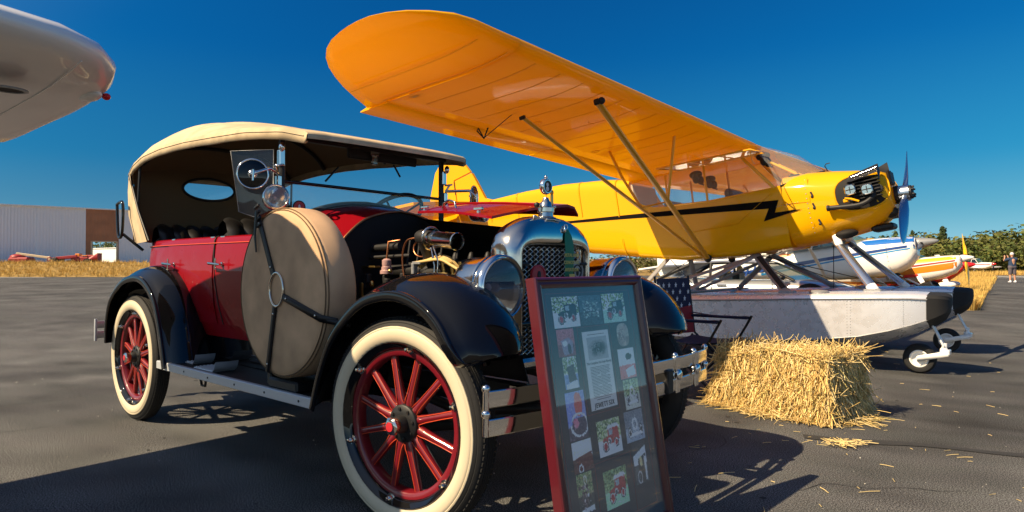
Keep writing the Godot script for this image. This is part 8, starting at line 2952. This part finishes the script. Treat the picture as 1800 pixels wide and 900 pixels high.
# ------------------------------------------------------------------ the man taking a photograph
func surface_net(bones: Array, cell: float, k: float) -> ArrayMesh:
	# bones: [a, b, ra, rb]; smooth union of tapered capsules, meshed with one vertex per crossed cell
	var lo := Vector3(1e9, 1e9, 1e9)
	var hi := -lo
	for b in bones:
		var r := Vector3.ONE * (maxf(b[2], b[3]) + cell * 3.0 + k)
		lo = lo.min(b[0] - r).min(b[1] - r)
		hi = hi.max(b[0] + r).max(b[1] + r)
	var n := Vector3i(((hi - lo) / cell).ceil()) + Vector3i.ONE
	var f := PackedFloat32Array()
	f.resize(n.x * n.y * n.z)
	f.fill(1.0)
	for b in bones:
		var r := Vector3.ONE * (maxf(b[2], b[3]) + cell * 2.0 + k)
		var p0 := Vector3i(((b[0].min(b[1]) - r - lo) / cell).floor()).clamp(Vector3i.ZERO, n - Vector3i.ONE)
		var p1 := Vector3i(((b[0].max(b[1]) + r - lo) / cell).ceil()).clamp(Vector3i.ZERO, n - Vector3i.ONE)
		var ab: Vector3 = b[1] - b[0]
		var l2 := maxf(ab.length_squared(), 1e-9)
		for z in range(p0.z, p1.z + 1):
			for y in range(p0.y, p1.y + 1):
				for x in range(p0.x, p1.x + 1):
					var p := lo + Vector3(x, y, z) * cell
					var t := clampf((p - b[0]).dot(ab) / l2, 0.0, 1.0)
					var d: float = (p - b[0] - ab * t).length() - lerpf(b[2], b[3], t)
					var i := x + n.x * (y + n.y * z)
					var h := maxf(k - absf(f[i] - d), 0.0) / k
					f[i] = minf(f[i], d) - h * h * k * 0.25
	var id := {}
	var vs := PackedVector3Array()
	var off := [0, 1, n.x, n.x + 1, n.x * n.y, n.x * n.y + 1, n.x * n.y + n.x, n.x * n.y + n.x + 1]
	var ix := PackedInt32Array()
	for z in n.z - 1:
		for y in n.y - 1:
			for x in n.x - 1:
				var i := x + n.x * (y + n.y * z)
				var inside := 0
				for o in off:
					if f[i + o] < 0.0: inside += 1
				if inside == 0 or inside == 8: continue
				var c := Vector3.ZERO
				var m := 0
				for e in [[0, 1], [0, 2], [0, 4], [1, 3], [1, 5], [2, 3], [2, 6], [3, 7], [4, 5], [4, 6], [5, 7], [6, 7]]:
					var a: float = f[i + off[e[0]]]
					var b: float = f[i + off[e[1]]]
					if (a < 0.0) != (b < 0.0):
						var t := a / (a - b)
						var pa := Vector3(e[0] & 1, (e[0] >> 1) & 1, e[0] >> 2)
						var pb := Vector3(e[1] & 1, (e[1] >> 1) & 1, e[1] >> 2)
						c += pa.lerp(pb, t)
						m += 1
				id[i] = vs.size()
				vs.append(lo + (Vector3(x, y, z) + c / m) * cell)
	for i in id:
		var st := [1, n.x, n.x * n.y]
		for ax in 3:
			if (f[i] < 0.0) == (f[i + st[ax]] < 0.0): continue
			var u: int = st[(ax + 1) % 3]
			var w: int = st[(ax + 2) % 3]
			if not (id.has(i - u) and id.has(i - w) and id.has(i - u - w)): continue
			var q := [id[i], id[i - u], id[i - u - w], id[i - w]]
			if f[i] < 0.0: q.reverse()
			ix.append_array(PackedInt32Array([q[0], q[1], q[2], q[0], q[2], q[3]]))
	var ns := PackedVector3Array()
	ns.resize(vs.size())
	for k2 in range(0, ix.size(), 3):
		var nn := (vs[ix[k2 + 2]] - vs[ix[k2]]).cross(vs[ix[k2 + 1]] - vs[ix[k2]])
		for j in 3: ns[ix[k2 + j]] += nn
	for k2 in ns.size(): ns[k2] = ns[k2].normalized()
	var arr := []
	arr.resize(Mesh.ARRAY_MAX)
	arr[Mesh.ARRAY_VERTEX] = vs
	arr[Mesh.ARRAY_NORMAL] = ns
	arr[Mesh.ARRAY_INDEX] = ix
	var m2 := ArrayMesh.new()
	m2.add_surface_from_arrays(Mesh.PRIMITIVE_TRIANGLES, arr)
	return m2

func photographer():
	# faces away (local -z), arms raised to hold a camera up at the left
	var t := thing("person", "man in navy T-shirt, grey shorts and white cap raising a camera on the runway", "person", Vector3(29.24, 0, -39.56), -8.0)
	var H := Vector3(0, 1.52, -0.02)
	var ls := Vector3(-0.19, 1.38, 0)
	var rs := Vector3(0.19, 1.38, 0)
	var le := Vector3(-0.30, 1.30, -0.24)
	var re := Vector3(0.20, 1.26, -0.27)
	var lh := Vector3(-0.20, 1.50, -0.38)
	var rh := Vector3(-0.02, 1.50, -0.40)
	var lk := Vector3(-0.10, 0.48, -0.02)
	var rk := Vector3(0.11, 0.48, 0.0)
	var la := Vector3(-0.13, 0.09, 0.02)
	var ra := Vector3(0.13, 0.09, 0.03)
	var body := [[Vector3(0, 1.0, 0), Vector3(0, 1.28, 0), 0.135, 0.155], [ls, rs, 0.075, 0.075], [Vector3(0, 1.36, 0), H, 0.07, 0.06], [H + Vector3(0, 0.10, 0), H + Vector3(0, 0.15, -0.01), 0.092, 0.088], [ls, le, 0.058, 0.044], [le, lh, 0.042, 0.030], [rs, re, 0.058, 0.044], [re, rh, 0.042, 0.030], [Vector3(-0.085, 0.90, 0), lk, 0.095, 0.062], [lk, la, 0.062, 0.040], [Vector3(0.085, 0.90, 0), rk, 0.095, 0.062], [rk, ra, 0.062, 0.040], [la, la + Vector3(0, -0.05, -0.14), 0.04, 0.035], [ra, ra + Vector3(0, -0.05, -0.14), 0.04, 0.035], [Vector3(-0.08, 0.94, 0), Vector3(0.08, 0.94, 0), 0.125, 0.125], [H + Vector3(-0.092, 0.11, 0), H + Vector3(-0.1, 0.13, 0), 0.02, 0.02], [H + Vector3(0.092, 0.11, 0), H + Vector3(0.1, 0.13, 0), 0.02, 0.02], [H + Vector3(0, 0.10, -0.10), H + Vector3(0, 0.085, -0.115), 0.018, 0.016]]
	for hd in [[lh, 1.0], [rh, -1.0]]:
		body.append([hd[0], hd[0] + Vector3(0.0, 0.06, -0.02), 0.032, 0.036])
		for k in 4: body.append([hd[0] + Vector3(0.0 + 0.0 * k, 0.045 + 0.02 * k, -0.03), hd[0] + Vector3(0.055 * hd[1], 0.05 + 0.021 * k, -0.045 - 0.006 * (k % 3)), 0.010, 0.008])
		body.append([hd[0] + Vector3(0, 0.03, 0.0), hd[0] + Vector3(0.05 * hd[1], 0.05, 0.012), 0.011, 0.009])
	part("body", surface_net(body, 0.0125, 0.03), M.skin, t)
	var shirt := [[Vector3(-0.05, 0.93, 0), Vector3(-0.06, 1.30, 0), 0.145, 0.13], [Vector3(0.05, 0.93, 0), Vector3(0.06, 1.30, 0), 0.145, 0.13], [ls, rs, 0.088, 0.088], [ls, ls.lerp(le, 0.72), 0.085, 0.074], [rs, rs.lerp(re, 0.72), 0.085, 0.074], [Vector3(0, 1.36, 0), Vector3(0, 1.44, 0), 0.085, 0.072]]
	part("t_shirt", surface_net(shirt, 0.015, 0.04), M.shirt_navy, t)
	var sh := [[Vector3(-0.07, 0.92, 0), Vector3(0.07, 0.92, 0), 0.152, 0.152], [Vector3(-0.09, 0.88, 0), lk + Vector3(0, 0.06, 0), 0.118, 0.098], [Vector3(0.09, 0.88, 0), rk + Vector3(0, 0.06, 0), 0.118, 0.098]]
	part("shorts", surface_net(sh, 0.015, 0.03), M.shorts_grey, t)
	var cap := [[H + Vector3(0, 0.155, 0.0), H + Vector3(0, 0.165, -0.005), 0.103, 0.098], [H + Vector3(-0.05, 0.15, -0.09), H + Vector3(-0.03, 0.135, -0.17), 0.02, 0.012], [H + Vector3(0.05, 0.15, -0.09), H + Vector3(0.03, 0.135, -0.17), 0.02, 0.012]]
	part("cap", surface_net(cap, 0.012, 0.03), M.cap_white, t)
	for q in [la, ra]:
		part("shoe", surface_net([[q + Vector3(0, -0.035, 0.05), q + Vector3(0, -0.045, -0.15), 0.050, 0.042], [q + Vector3(0, -0.03, 0.0), q + Vector3(0, 0.01, 0.02), 0.05, 0.048]], 0.012, 0.03), M.white_cloth, t)
	var s := MB.new()
	s.box(Vector3(-0.11, 1.56, -0.42), Vector3(0.13, 0.085, 0.06), 0.01)
	s.lathe([Vector2(0.0, 0.0), Vector2(0.035, 0.0), Vector2(0.035, 0.06), Vector2(0.0, 0.065)], Vector3(-0.11, 1.56, -0.45), Vector3(0, 0, -1), 14)
	var cm := part("held_camera", s, M.black_satin, self)
	cm.transform = t.transform
	tag(cm, "small dark camera held up in both hands by the man in the white cap", "camera")
